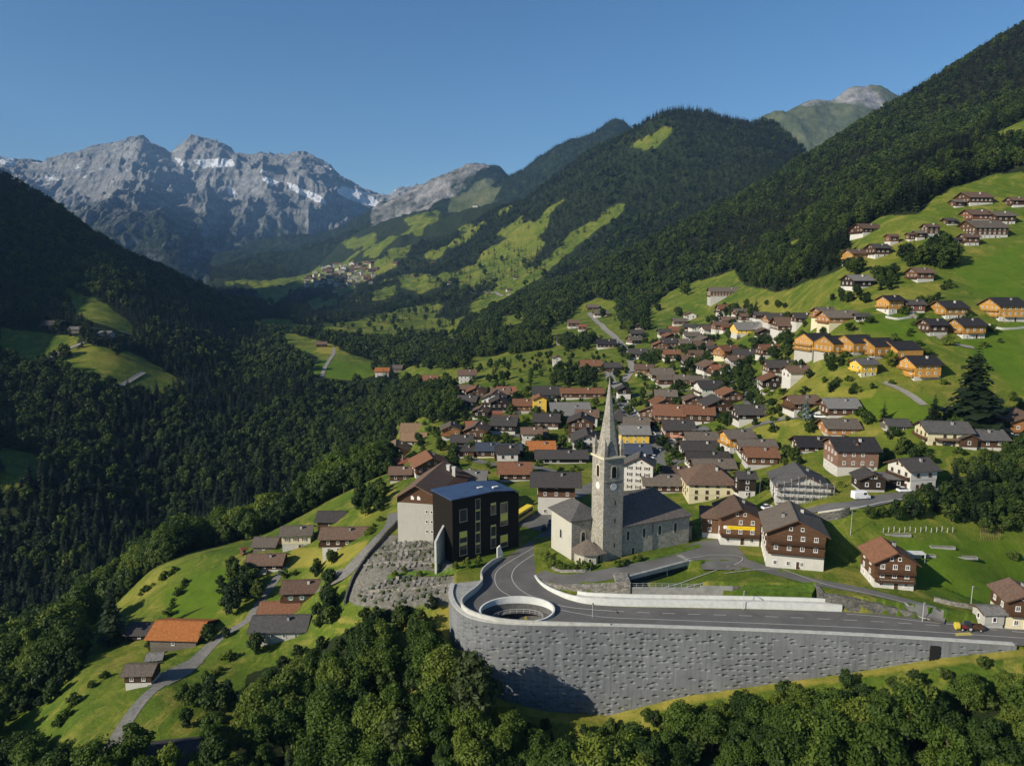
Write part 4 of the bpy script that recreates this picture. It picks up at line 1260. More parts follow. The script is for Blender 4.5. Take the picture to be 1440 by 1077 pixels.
zr = -1.9 - 1.6 * (np.arange(OV_N) / OV_N)
for i in range(OV_N - 1):
    mb.add([(a[i][0], a[i][1], zr[i]), (a[i + 1][0], a[i + 1][1], zr[i + 1]), (b[i + 1][0], b[i + 1][1], zr[i + 1]), (b[i][0], b[i][1], zr[i])], [(0, 1, 2, 3)])
mb.build('ramp', M['asphalt'], root)
MB().prism([tuple(p) for p in (oval(.9) - o0)], -5.9, -4.6).build('floor', M['asphalt'], root)
mb = MB()
for i in range(0, OV_N - 3, 3):
    mb.bar((b[i][0], b[i][1], zr[i]), (b[i][0], b[i][1], zr[i] + 1.1), .05, 5)
    j = i + 3
    mb.bar((b[i][0], b[i][1], zr[i] + 1.1), (b[j][0], b[j][1], zr[j] + 1.1), .045, 5)
    mb.bar((b[i][0], b[i][1], zr[i] + .6), (b[j][0], b[j][1], zr[j] + .6), .03, 5)
mb.build('railing', M['steel'], root)

# ---- white retaining wall on the inside of the bend
IN_W = smooth_line([g0(u, v) for u, v in [(751.5, 810), (757, 818.5), (768, 828), (785, 837), (803, 844), (830, 849.5), (880, 852.5), (960, 854), (1060, 856), (1130, 858), (1184, 860)]], .7)
n = len(IN_W)
hi = np.interp(np.arange(n), [0, n * .1, n * .3, n * .9, n], [.35, .9, 1.7, 1.75, 1.6])
root = empty('inner_bend_wall', (float(IN_W[n // 2][0]), float(IN_W[n // 2][1]), 0))
tag(root, 'long white concrete wall curving along the inside of the road bend', 'wall')
o0 = np.array([[root.location.x, root.location.y]])
v, f = ribbon_wall(IN_W - o0, -.3, hi, .45, 1.0); MB().add(v, f).build('lower_wall', M['concrete_white'], root)
k0 = int(n * .22)
NI = normals2(IN_W)
v, f = ribbon_wall((IN_W + NI * .449)[k0:] - o0, -.2, hi[k0:] - .06, 1.0, 1.0); MB().add(v, f).build('ledge', M['concrete'], root)
v, f = ribbon_wall((IN_W + NI * 1.45)[k0:] - o0, -.2, hi[k0:] + .75, .3, 1.0); MB().add(v, f).build('upper_wall', M['concrete_white'], root)

# ---- walls holding the forecourt, each stretch a wall of its own
def fl_seg(i0, i1, th, extra, mat, name, label, lift=None, step_=.8):
    P = smooth_line(FL[i0:i1 + 1], step_) if i1 > i0 + 1 else np.linspace(FL[i0], FL[i1], max(2, int(np.linalg.norm(FL[i1] - FL[i0]) / step_)))
    z1 = zup(P[:, 0]) + extra if lift is None else lift(P)
    return strip(name, P, th, -.4, z1, mat, label)
fl_seg(1, 4, .9, .12, M['stone'], 'stone_wall', 'rough stone wall holding the church forecourt above the road bend')
tag(MB().prism([tuple(FL[4] + (0.0, -.3)), tuple(FL[5] + (0, -.3)), tuple(FL[5] + (0, 5.5)), tuple(FL[4] + (0, 5.5))], -.3, 3.3).build('stone_pier', M['stone']), 'square rough stone pier beside the garage ramp', 'pier')
fl_seg(5, 6, .35, .0, M['concrete_grey'], 'concrete_wall', 'grey concrete wall with a railing in front of the garage ramp', lambda P: np.full(len(P), 1.9))
fl_seg(6, 7, .35, .0, M['concrete_grey'], 'concrete_wall', 'short smooth grey concrete wall between ramp and lawn', lambda P: np.full(len(P), 2.4))
fl_seg(7, 8, .8, .0, M['stone_dark'], 'stone_wall', 'low dark stone wall under the triangular lawn', lambda P: np.full(len(P), 2.3))
P = smooth_line(FL[9:13], .6)
zt = np.interp(np.linspace(0, 1, len(P)), [0, .12, .35, .7, 1], [3.5, 3.7, 2.9, 1.6, .5])
strip('stone_wall', P, 1.0, -.4, zt, M['stone_dark'], 'tall dark stone wall beside the road, tapering away under the small chalet')
strip('stone_wall', np.array([FL[8] + (0, .2), FL[9] + (-.4, .2)]), .8, -.4, 3.4, M['stone_dark'], 'short return of the dark stone wall next to the lawn')
# railing over the ramp wall
root = empty('ramp_railing', (float(FL[5][0]), float(FL[5][1]), 1.9)); tag(root, 'thin steel railing on the grey wall of the garage ramp', 'railing')
rp = np.linspace(FL[5] + (0, .15), FL[6] + (0, .15), 12) - FL[5]
mb = MB()
for i, p in enumerate(rp):
    link('post', MB().bar((p[0], p[1], 0), (p[0], p[1], 1.0), .04, 5).mesh('post', M['steel']), root)
    if i: mb.bar((rp[i - 1][0], rp[i - 1][1], 1.0), (p[0], p[1], 1.0), .035, 5).bar((rp[i - 1][0], rp[i - 1][1], .5), (p[0], p[1], .5), .025, 5)
mb.build('rail', M['steel'], root)
# garage mouth: slab edge, pier and dark back
root = empty('garage_entrance', (*g0(930, 805, 1.0), 0)); tag(root, 'dark underground garage mouth under a sloping concrete beam', 'garage entrance')
o_ = np.array(root.location[:2])
B0, B1 = np.array(g0(884, 812, 2.7)), np.array(g0(968, 790, 2.9))
d_ = (B1 - B0) / np.linalg.norm(B1 - B0); n_ = np.array([-d_[1], d_[0]])
def q_(p, k=0): return tuple(np.array(p) + n_ * k - o_)
MB().prism([q_(B0, 0), q_(B1, 0), q_(B1, .9), q_(B0, .9)], 1.95, [2.95, 3.15, 3.15, 2.95]).build('beam', M['concrete_grey'], root)
MB().prism([q_(B0, .9), q_(B1, .9), q_(B1, 5), q_(B0, 5)], 2.3, [2.78, 2.98, 2.98, 2.78]).build('deck', M['asphalt_old'], root)
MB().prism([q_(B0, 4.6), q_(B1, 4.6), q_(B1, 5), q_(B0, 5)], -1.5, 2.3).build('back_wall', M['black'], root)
MB().prism([q_(B1, 0), q_(B1 + d_ * 3, 0), q_(B1 + d_ * 3, 5), q_(B1, 5)], -1, 2.9).build('side_wall', M['concrete_grey'], root)
MB().bar((*q_(B0 * .35 + B1 * .65, .3), -1), (*q_(B0 * .35 + B1 * .65, .3), 1.95), .12, 8).build('column', M['steel'], root)
# forecourt paving, lane, lawn
def drape(name, P, w, mat, off=.07, kind='structure', across=5, step_=1.2):
    """a road laid over the ground along plan points P"""
    P = smooth_line(P, step_); N_ = normals2(P)
    w = np.broadcast_to(w, len(P)) if not hasattr(w, '__len__') else np.interp(np.linspace(0, 1, len(P)), np.linspace(0, 1, len(w)), w)
    k = np.linspace(-.5, .5, across)
    X = P[:, 0][:, None] + N_[:, 0][:, None] * w[:, None] * k; Y = P[:, 1][:, None] + N_[:, 1][:, None] * w[:, None] * k
    Z = hgt(X, Y)
    # level each cross-section a little, never below the ground
    Zm = Z.mean(1, keepdims=True)
    Z = np.maximum(Z, Z * .5 + Zm * .5) + off
    v = np.stack([X.ravel(), Y.ravel(), Z.ravel()], 1)
    n = len(P); i = np.arange((n - 1) * (across - 1)); r = i // (across - 1); c = i % (across - 1); a = r * across + c
    me = new_mesh(name, v, np.stack([a, a + across, a + across + 1, a + 1], 1), [mat], smooth=True)
    if me.polygons[0].normal.z < 0: me.flip_normals()
    return tag(link(name, me), kind=kind)
def upx(l, z=None):
    return [g0(u, v, float(zup(g0(u, v, 2.5)[0])) if z is None else z) for u, v in l]
drape('forecourt', upx([(758, 806), (775, 812), (800, 814.5), (835, 811), (880, 802), (930, 789), (965, 781), (1000, 773), (1040, 772)]), [4, 5, 6.5, 6.5, 6, 6, 8, 13, 18], M['asphalt_old'])
drape('lane', upx([(1000, 781), (1040, 790), (1075, 800), (1120, 812), (1160, 821), (1200, 828), (1260, 842), (1330, 861)]), [9, 6, 4.2, 4, 4, 3.6, 3.4, 3], M['asphalt_old'], .1)
drape('yard', upx([(985, 786), (1020, 789), (1048, 796)]), [9, 9, 7], M['asphalt_old'], .06)
for nm, px in (('kerb', [(884, 811), (920, 801), (966, 787), (1005, 781), (1040, 783), (1040, 790), (1000, 798), (930, 813), (888, 819)]), ('kerb', [(892, 820), (960, 814), (1010, 808), (1060, 802), (1098, 800)]), ('kerb', [(1098, 800), (1125, 810), (1160, 822), (1200, 831), (1245, 841), (1310, 858)])):
    drape(nm, upx(px), .32, M['kerb'], .22, across=2, step_=.8)
P = upx([(1099, 802), (1148, 824), (1142, 830), (1032, 827)])
zz_ = [3.25, 2.95, 2.36, 2.36]
tag(MB().prism(P, -.2, zz_).build('lawn', M['lawn']), kind='structure')
for px, py, r in ((810, 760, 16), (880, 755, 14), (930, 745, 16), (640, 760, 14), (690, 750, 14)):
    q = g0(px, py); FOOTPRINTS.append((q[0], q[1], r))
# ------------------------------------------------------------------ shared building bits
def plan_at(o, rz, x, y):
    c, s = math.cos(rz), math.sin(rz)
    return o[0] + x * c - y * s, o[1] + x * s + y * c
_win_cache = {}
def window_mesh(w, h, frame='frame_white', mull=1, shut=None, depth=.10):
    """a window facing -y, centred on x=0, sill at z=0; glass set back in its frame"""
    key = (round(w, 2), round(h, 2), frame, mull, shut)
    if key in _win_cache: return _win_cache[key]
    mb = MB(); t = min(.12, w * .12)
    mb.box(-w / 2, -w / 2 + t, -depth, .05, 0, h, 0).box(w / 2 - t, w / 2, -depth, .05, 0, h, 0)
    mb.box(-w / 2 + t, w / 2 - t, -depth, .05, h - t, h, 0).box(-w / 2 - .06, w / 2 + .06, -depth - .08, .05, -.08, t * .7, 0)
    for i in range(mull):
        x = -w / 2 + w * (i + 1) / (mull + 1)
        mb.box(x - .04, x + .04, -depth * .8, 0, t * .7, h - t, 0)
    mb.box(-w / 2 + t, w / 2 - t, -.03, .02, t * .7, h - t, 1)
    mats = [M[frame], M['glass']]
    if shut:
        for s in (-1, 1):
            mb.box(s * (w / 2 + .04) if s > 0 else -w / 2 - .04 - w * .42, s * (w / 2 + .04) + w * .42 if s > 0 else -w / 2 - .04, -.07, -.005, 0, h, 2)
        mats.append(M[shut])
    me = mb.mesh('window', mats)
    _win_cache[key] = me
    return me
def put_window(parent, me, x, y, z, rz, name='window'):
    o = link(name, me, parent); o.location = (x, y, z); o.rotation_euler = (0, 0, rz)
    return o
def arch_prism(w, h, depth, k=8):
    """arched slab facing -y: outline in xz, from y=-depth to 0"""
    pts_ = [(-w / 2, 0), (w / 2, 0), (w / 2, h - w / 2)]
    for i in range(1, k):
        an = math.pi * i / k
        pts_.append((w / 2 * math.cos(an), h - w / 2 + w / 2 * math.sin(an)))
    pts_.append((-w / 2, h - w / 2))
    n = len(pts_)
    v = [(p[0], -depth, p[1]) for p in pts_] + [(p[0], 0, p[1]) for p in pts_]
    f = [tuple(range(n)), tuple(range(2 * n - 1, n - 1, -1))] + [(i, n + i, n + (i + 1) % n, (i + 1) % n) for i in range(n)]
    return v, f
def arch_window(parent, w, h, x, y, z, rz, frame=None, name='window'):
    mb = MB()
    v, f = arch_prism(w + .5, h + .35, .06); mb.add([(a, b, c - .1) for a, b, c in v], f, 0)
    v, f = arch_prism(w, h, .065); mb.add([(a, b, c) for a, b, c in v], f, 1)
    return put_window(parent, mb.mesh('window', [M['surround'] if frame is None else frame, M['glass']]), x, y, z, rz, name)
def hip_roof(x0, x1, y0, y1, ze, zr, ridge='x', a0=None, a1=None, oh=.6, th=.25):
    """hipped roof over a rectangle; a0/a1: how far the hips run in at each end (0 = gable)"""
    X0, X1, Y0, Y1 = x0 - oh, x1 + oh, y0 - oh, y1 + oh
    if ridge == 'x':
        ym = (Y0 + Y1) / 2
        A = (X0 + a0, ym, zr); B = (X1 - a1, ym, zr)
    else:
        xm = (X0 + X1) / 2
        A = (xm, Y0 + a0, zr); B = (xm, Y1 - a1, zr)
    def cor(z): return [(X0, Y0, z), (X1, Y0, z), (X1, Y1, z), (X0, Y1, z)]
    v = cor(ze) + [A, B] + cor(ze - th) + [(A[0], A[1], zr - th), (B[0], B[1], zr - th)]
    if ridge == 'x':
        top = [(0, 1, 5, 4), (1, 2, 5), (2, 3, 4, 5), (3, 0, 4)]
    else:
        top = [(0, 1, 4), (1, 2, 5, 4), (2, 3, 5), (3, 0, 4, 5)]
    f = list(top) + [tuple(6 + i for i in reversed(t)) for t in top] + [(0, 6, 7, 1), (1, 7, 8, 2), (2, 8, 9, 3), (3, 9, 6, 0)]
    return v, f

# ------------------------------------------------------------------ church
CH_RZ = math.radians(24)
cp = g0(847, 791, 2.2)
church = empty('church', (cp[0], cp[1], 0), CH_RZ)
tag(church, 'grey stone village church with a square clock tower, pointed spire and dark slate nave roof', 'church')
TW = 6.2
mb = MB().box(0, TW, 0, TW, -2, 31.0)
mb.box(-.14, TW + .14, -.14, TW + .14, 24.7, 25.1)
tower = mb.build('tower', M['church_stone'], church)
tc = TW / 2
MB().box(-.35, TW + .35, -.35, TW + .35, 31.0, 31.5).build('cornice', M['surround'], tower)
mb = MB()
k = 8
rot = math.pi / 8
base = [(tc + 2.95 / math.cos(math.pi / 8) * math.cos(rot + i * math.pi / 4), tc + 2.95 / math.cos(math.pi / 8) * math.sin(rot + i * math.pi / 4), 31.5) for i in range(8)]
mid = [(tc + (p[0] - tc) * .40, tc + (p[1] - tc) * .40, 43.0) for p in base]
mb.add(base + mid + [(tc, tc, 53.0)], [(i, (i + 1) % 8, 8 + (i + 1) % 8, 8 + i) for i in range(8)] + [(8 + i, 8 + (i + 1) % 8, 16) for i in range(8)] + [tuple(range(7, -1, -1))])
spire = mb.build('spire', M['church_stone'], tower)
MB().bar((tc, tc, 52.9), (tc, tc, 55.2), .06, 6).box(tc - .55, tc + .55, tc - .05, tc + .05, 54.1, 54.25).build('cross', M['dark_metal'], tower)
for sx in (.55, TW - .55):
    for sy in (.55, TW - .55):
        mb = MB().box(sx - .55, sx + .55, sy - .55, sy + .55, 31.5, 33.4)
        mb.add([(sx - .62, sy - .62, 33.4), (sx + .62, sy - .62, 33.4), (sx + .62, sy + .62, 33.4), (sx - .62, sy + .62, 33.4), (sx, sy, 37.0)], [(0, 1, 4), (1, 2, 4), (2, 3, 4), (3, 0, 4), (3, 2, 1, 0)])
        link('pinnacle', mb.mesh('pinnacle', M['church_stone']), tower)
def belfry(x, y, rz):
    mb = MB()
    v, f = arch_prism(1.9, 3.6, .05); mb.add(v, f, 0)
    v, f = arch_prism(1.35, 3.2, .056); mb.add([(a, b, c + .1) for a, b, c in v], f, 1)
    for i in range(6): mb.box(-.62, .62, -.16, -.02, .35 + i * .42, .42 + i * .42, 2)
    put_window(tower, mb.mesh('belfry_window', [M['surround'], M['black'], M['wood_black']]), x, y, 25.6, rz, 'belfry_window')
belfry(tc, 0, 0); belfry(0, tc, -math.pi / 2); belfry(TW, tc, math.pi / 2)
def dial(x, y, rz):
    e = MB()
    n = 24
    ring = lambda r, yy: [(r * math.cos(2 * math.pi * i / n), yy, r * math.sin(2 * math.pi * i / n)) for i in range(n)]
    e.add(ring(1.0, -.06) + ring(1.0, 0), [tuple(range(n))] + [(i, n + i, n + (i + 1) % n, (i + 1) % n) for i in range(n)], 0)
    for i in range(12):
        an = i * math.pi / 6
        c, s = math.cos(an), math.sin(an)
        e.add([(c * .72 - s * .05, -.07, s * .72 + c * .05), (c * .72 + s * .05, -.07, s * .72 - c * .05), (c * .92 + s * .05, -.07, s * .92 - c * .05), (c * .92 - s * .05, -.07, s * .92 + c * .05)], [(0, 1, 2, 3)], 1)
    o = put_window(tower, e.mesh('clock_dial', [M['frame_white'], M['dark_metal']]), x, y, 23.2, rz, 'clock_dial')
    h = MB()
    for L, an, w in ((.5, math.radians(60), .05), (.78, math.radians(-35), .035)):
        dx, dz = math.sin(an), math.cos(an)
        h.add([(-dz * w, -.085, dx * w), (dz * w, -.085, -dx * w), (dz * w + dx * L, -.085, -dx * w + dz * L), (-dz * w + dx * L, -.085, dx * w + dz * L)], [(0, 1, 2, 3)])
    link('clock_hands', h.mesh('clock_hands', M['dark_metal']), o)
dial(tc, 0, 0); dial(0, tc, -math.pi / 2)
for z in (6, 13, 18): put_window(tower, MB().box(-.15, .15, -.02, .02, 0, 1.2).mesh('slit', M['black']), tc + .6, 0, z, 0, 'slit_window')
# nave
NX0, NX1, NY0, NY1 = TW + .003, 29.5, .8, 16.2
nave = MB().box(NX0, NX1, NY0, NY1, -2, 11.4).build('nave', M['church_front'], church)
v, f = hip_roof(NX0 + .55, NX1, NY0, NY1, 11.4, 18.4, 'x', 0.0, 8.2, .75, .3)
MB().add(v, f).build('nave_roof', M['r_nave'], church)
for x in (8.6, 13.9, 19.2, 24.6): arch_window(nave, .95, 2.7, x, NY0, 7.0, 0)
o = arch_window(nave, .9, 2.2, 10.4, NY0, .2 + 2.2, 0, name='side_door')
MB().bar((16.8, NY0 - .12, 1.5), (16.8, NY0 - .12, 11.2), .09, 6).build('downpipe', M['dark_metal'], nave)
# end chapel behind the east wall, dark
MB().box(NX1 + .003, NX1 + 3.2, 3.5, 9.5, -2, 7.0).build('annex', M['church_stone'], church)
v, f = hip_roof(NX1 + .6, NX1 + 3.2, 3.5, 9.5, 7.0, 8.8, 'y', 2.2, 2.2, .4, .2); MB().add(v, f).build('annex_roof', M['r_dark'], church)
# choir block
choir = MB().box(-6.2, .6, TW + .003, 18.4, -2, 13.0).build('choir', M['plaster_old'], church)
MB().box(-6.26, -.003, TW - .07, TW, -2, 12.7).build('choir_front', M['church_stone'], choir)
v, f = hip_roof(-6.2, 3.2, TW, 18.4, 13.0, 16.6, 'y', 4.6, 4.6, .8, .25); MB().add(v, f).build('choir_roof', M['r_slate'], church)
arch_window(choir, 1.1, 3.0, -2.6, TW - .075, 6.3, 0)
arch_window(choir, 1.0, 2.4, -6.205, 12.5, 6.0, -math.pi / 2, M['plaster_old'])
# porch at the foot of the tower
pp = [(-5.4, 6.1), (-6.4, 3.4), (-5.2, .9), (-2.2, -.4), (-.05, .6), (-.05, 6.1)]
porch = MB().prism(pp, -2, 5.2).build('porch', M['plaster_old'], church)
ro = [(-6.2, 6.1), (-7.5, 3.2), (-5.8, .1), (-2.0, -1.5), (1.6, -.9), (2.2, 1.0)]
rr = [(-6.2, 6.15), (-7.5, 3.2), (-5.8, .1), (-2.2, -1.4), (.9, -1.2), (.9, -.1)]
n = len(rr)
mb = MB().add([(x, y, 5.25) for x, y in rr] + [(-2.2, 4.6, 7.7)] + [(x, y, 5.0) for x, y in rr], [(i, i + 1, n) for i in range(n - 1)] + [(n - 1, 0, n)] + [(i, n + 1 + i, n + 2 + i, i + 1) for i in range(n - 1)] + [tuple(range(2 * n, n, -1))])
mb.build('porch_roof', M['r_greybrown'], church)
def edge_mid(i): return ((pp[i][0] + pp[i + 1][0]) / 2, (pp[i][1] + pp[i + 1][1]) / 2), math.atan2(pp[i + 1][1] - pp[i][1], pp[i + 1][0] - pp[i][0])
for i in (1, 2):
    (mx, my), an = edge_mid(i); arch_window(porch, .7, 1.5, mx, my, 2.3, an)
(mx, my), an = edge_mid(3); arch_window(porch, 1.3, 2.5, mx, my, .9 + 1.0, an, name='porch_door')
# low wall and hedge round the choir
HEDGE = [(768, 782), (771, 790), (777, 797), (786, 802), (795, 804), (804, 805), (812, 806), (821, 806), (830, 805)]
hv = broadleaf(301, 900, .14, H=1.9, R=1.0, nl=10, low=.02)
HMESH = leaf_mesh('hedge_bush', hv[0], hv[1], [M['hedge'], M['bark']], hv[2])
HP = smooth_line([g0(u, v, 1.0) for u, v in HEDGE], 1.75)
P = HP + normals2(HP) * -1.5 if False else HP
strip('low_wall', np.array(P) + np.array([0, -1.2]), .35, -.5, zup(P[:, 0]) + .75, M['stone'], 'low curved stone wall below the clipped hedge of the church')
def bush(x, y, z, s, label, group, name='hedge_bush'):
    o = link(name, HMESH); o.location = (x, y, z - .15); o.rotation_euler = (0, 0, random.uniform(0, 6)); o.scale = (s, s, s * random.uniform(.9, 1.1))
    return tag(o, label, 'shrub', group)
for p in HP: bush(p[0], p[1] + .3, float(zup(p[0])), random.uniform(1.25, 1.6), 'clipped green bush in the curved row round the church choir', 'clipped bushes round the choir')
for u, v in ((866, 797), (872, 796), (880, 794), (893, 790), (899, 789)):
    q = g0(u, v, 2.6); bush(q[0], q[1], 2.6, random.uniform(.9, 1.25), 'small round bush beside the little side door of the nave', 'bushes under the tower')
drape('grass_strip', [g0(u, v, 2.7) for u, v in ((862, 795), (890, 790), (930, 782), (985, 768))], 2.2, M['lawn'], .12)

# ------------------------------------------------------------------ school: old wing
SA_RZ = math.radians(-12)
c0 = g0(560, 757, 0.0)
school = empty('school_building', (c0[0], c0[1], 0), SA_RZ)
tag(school, 'older school block with rough grey walls and a wide brown gabled roof', 'school')
SW_, SL_, SH_, SR_, SO_ = 16.2, 27.0, 13.2, 17.6, 6.2
wallp = MB().box(0, SW_, 0, SL_, -3, SH_ - 1.6).build('wall', M['greyrender'], school)
mb = MB()
y0, y1 = -.02, SL_ + .02
mb.add([(-.05, y0, SH_ - 1.6), (SW_ + .05, y0, SH_ - 1.6), (SW_ + .05, y0, SH_), (SO_, y0, SR_ - .5), (-.05, y0, SH_), (-.05, y1, SH_ - 1.6), (SW_ + .05, y1, SH_ - 1.6), (SW_ + .05, y1, SH_), (SO_, y1, SR_ - .5), (-.05, y1, SH_)],
       [(0, 1, 2, 3, 4), (9, 8, 7, 6, 5), (0, 5, 6, 1), (1, 6, 7, 2), (4, 9, 5, 0), (2, 7, 8, 3), (3, 8, 9, 4)])
gab = mb.build('gable', M['wood_brown'], school)
def gable_roof(x0, x1, xr, y0, y1, ze0, ze1, zr, th=.3):
    v = []
    for y in (y0, y1):
        v += [(x0, y, ze0), (xr, y, zr), (x1, y, ze1), (x1, y, ze1 - th), (xr, y, zr - th), (x0, y, ze0 - th)]
    f = [(0, 1, 7, 6), (1, 2, 8, 7), (2, 3, 9, 8), (3, 4, 10, 9), (4, 5, 11, 10), (5, 0, 6, 11), (5, 4, 1, 0), (4, 3, 2, 1), (6, 7, 10, 11), (7, 8, 9, 10)]
    return v, f
v, f = gable_roof(-1.4, SW_ + 1.6, SO_, -1.3, SL_ + 1.2, SH_ - .6, SH_ - 1.0, SR_)
rf = MB().add(v, f).build('roof', M['r_brown'], school)
for x, y in ((9.5, 22), (12, 20)): link('chimney', MB().box(x - .5, x + .5, y - .5, y + .5, 13.5, 17.6).box(x - .65, x + .65, y - .65, y + .65, 17.6, 17.9).mesh('chimney', M['white']), rf)
for i in range(3):
    for x in (9.3, 10.9): put_window(wallp, window_mesh(.8, .8, 'frame_white', 0), x, 0, 2.6 + i * 3.1, 0)
    put_window(wallp, window_mesh(2.6, 2.5, 'frame_white', 0), 13.4, 0, 1.6 + i * 3.15, 0)
put_window(wallp, window_mesh(2.6, 1.0, 'frame_white', 1), 13.4, 0, 10.4, 0)
MB().box(11.9, 15.0, -.06, -.003, -1, 11.5).build('white_panel', M['frame_white'], wallp)
for x in (4.9, 6.9): put_window(gab, MB().add([(-.5, -.06, 0), (.5, -.06, 0), (.5, -.06, .7), (-.1, -.06, 1.3), (-.5, -.06, 1.0)], [(0, 1, 2, 3, 4)]).mesh('vent', M['frame_white']), x, -.02, SH_ - .5, 0, 'vent')

# ------------------------------------------------------------------ school: new wing
A_ = np.array(g0(637, 792)); B_ = np.array(g0(729.5, 768))
SB_RZ = math.atan2(B_[1] - A_[1], B_[0] - A_[0])
LB = float(np.linalg.norm(B_ - A_))
newwing = empty('school_extension', (A_[0], A_[1], 0), SB_RZ)
tag(newwing, 'black-clad school extension with pale-framed windows, lime blinds and a blue metal roof', 'school')
def on_front(u, v):
    a, t = ray(u, v)
    d = (B_ - A_) / LB
    # a*y = A.x + s*d.x ; y = A.y + s*d.y
    s = (a * A_[1] - A_[0]) / (d[0] - a * d[1])
    y = A_[1] + s * d[1]
    return s, ZC + t * y
DB = 11.5
zl = on_front(637, 702)[1]; sa, za = on_front(694, 690); zr_ = on_front(729.5, 692)[1]
mb = MB()
v = [(0, 0, -3), (LB, 0, -3), (LB, 0, zr_ - .3), (sa, 0, za - .3), (0, 0, zl - .3)]
v += [(x, DB, z) for x, _, z in v]
mb.add(v, [(0, 1, 2, 3, 4), (9, 8, 7, 6, 5), (0, 5, 6, 1), (1, 6, 7, 2), (4, 9, 5, 0), (2, 7, 8, 3), (3, 8, 9, 4)])
M['black_clad'] = mat_wood('charred_cladding', (.016, .0135, .011), False)
M['blue_roof'] = mat_simple('blue_metal_roof', (.042, .072, .14), .12, .5, .5, spec=.35)
M['lime'] = mat_simple('lime_blind', (.62, .58, .12), .06, 3, .7)
M['pale_frame'] = mat_simple('pale_window_frame', (.42, .39, .28), .06, 3, .6)
wb = mb.build('wall', M['black_clad'], newwing)
v = []
for y in (-.25, DB + .3):
    v += [(-.4, y, zl), (sa, y, za), (LB - 1.2, y, zr_ + .9), (LB + .3, y, zr_), (LB + .3, y, zr_ - .28), (LB - 1.2, y, zr_ + .6), (sa, y, za - .29), (-.4, y, zl - .29)]
mb = MB().add(v, [(0, 1, 9, 8), (1, 2, 10, 9), (2, 3, 11, 10), (3, 4, 12, 11), (4, 5, 13, 12), (5, 6, 14, 13), (6, 7, 15, 14), (7, 0, 8, 15), (7, 6, 1, 0), (6, 5, 2, 1), (5, 4, 3, 2), (8, 9, 14, 15), (9, 10, 13, 14), (10, 11, 12, 13)])
rf = mb.build('roof', M['blue_roof'], newwing)
for s_, d in ((sa - 1.5, 5.0), (sa + 2.5, 3.0)):
    put_window(rf, MB().box(-.9, .9, -.4, .4, 0, .35).mesh('skylight', M['frame_white']), s_, d, za - .2, 0, 'skylight')
mb = MB()
for i in range(1, 18): mb.box(LB * i / 18 - .03, LB * i / 18 + .03, -.2, DB + .25, za - .005 if False else 0, 0.001)
for (u0, u1, v0, v1, blind) in [(646, 657, 717, 732, 0), (646, 657, 748, 763, .5), (646, 657, 764, 779, .22), (668.5, 675.5, 702, 715.5, .0), (668.5, 675.5, 717, 731, .14), (668.5, 675.5, 732.5, 746.5, .14), (668.5, 675.5, 748, 762, .16), (668.5, 675.5, 763.5, 777, .16), (690, 697.5, 707.5, 722.5, .2), (690, 697.5, 738.5, 753, .15), (690, 697.5, 754, 769, .2), (703.5, 714, 707, 721.5, .06), (703.5, 714, 722, 737, .62), (703.5, 714, 753, 767, .62)]:
    s0, z1_ = on_front(u0, v0); s1, z0_ = on_front(u1, v1)
    w, h = s1 - s0, z1_ - z0_
    o = put_window(wb, window_mesh(w, h, 'pale_frame', 0, None, .06), (s0 + s1) / 2, 0, z0_, 0)
    if blind:
        link('blind', MB().box(-w / 2 + .1, w / 2 - .1, -.09, -.035, h * (1 - blind), h - .1).mesh('blind', M['lime']), o)
# stair wall between the two wings
st0, st1 = np.array(g0(614, 797)), np.array(g0(630, 770, 2.0))
def _z(u, v, p): return ZC + ray(u, v)[1] * p[1]
strip('stair_wall', np.array([st0, st0 * .6 + st1 * .4, st1]), .6, -3, [_z(614, 762, st0) , _z(621, 748, st0 * .6 + st1 * .4), _z(632, 731, st1)], M['concrete'], 'tall pale-edged concrete wall climbing beside the black school extension')
# ------------------------------------------------------------------ chalets and barns
WALLS = dict(D='wood_dark', B='wood_brown', R='wood_red', G='wood_gold', O='wood_orange', K='wood_black', W='white', C='cream', Y='wood_grey', S='greyrender', L='wood_yellow', X='brick')
ROOFS = dict(sl='r_slate', dk='r_dark', bk='r_black', br='r_brown', gb='r_greybrown', ru='r_rust', re='r_red', og='r_orange', ta='r_tan', gr='r_grey', bl='r_bluegrey')
def pick_frame(wall): return 'frame_white'
def railing_mesh(W, D, mat, h=1.0, slats=True):
    """balcony: deck, rail and boards; spans x, projects to -y"""
    mb = MB().box(-W / 2, W / 2, -D, 0, -.18, 0)
    for (x0, y0, x1, y1) in ((-W / 2, -D + .03, W / 2, -D + .03), (-W / 2 + .03, -D, -W / 2 + .03, 0), (W / 2 - .03, -D, W / 2 - .03, 0)):
        Ln = math.hypot(x1 - x0, y1 - y0); n = max(2, int(Ln / .32)) if slats else 0
        an = math.atan2(y1 - y0, x1 - x0)
        mb.rbox((x0 + x1) / 2, (y0 + y1) / 2, an, Ln, .08, h - .08, h)
        if slats:
            for i in range(n):
                t = (i + .5) / n
                mb.rbox(x0 + (x1 - x0) * t, y0 + (y1 - y0) * t, an, Ln / n * .72, .04, .1, h - .1)
        else:
            mb.rbox((x0 + x1) / 2, (y0 + y1) / 2, an, Ln, .04, .12, h - .1)
    return mb.mesh('balcony', mat)

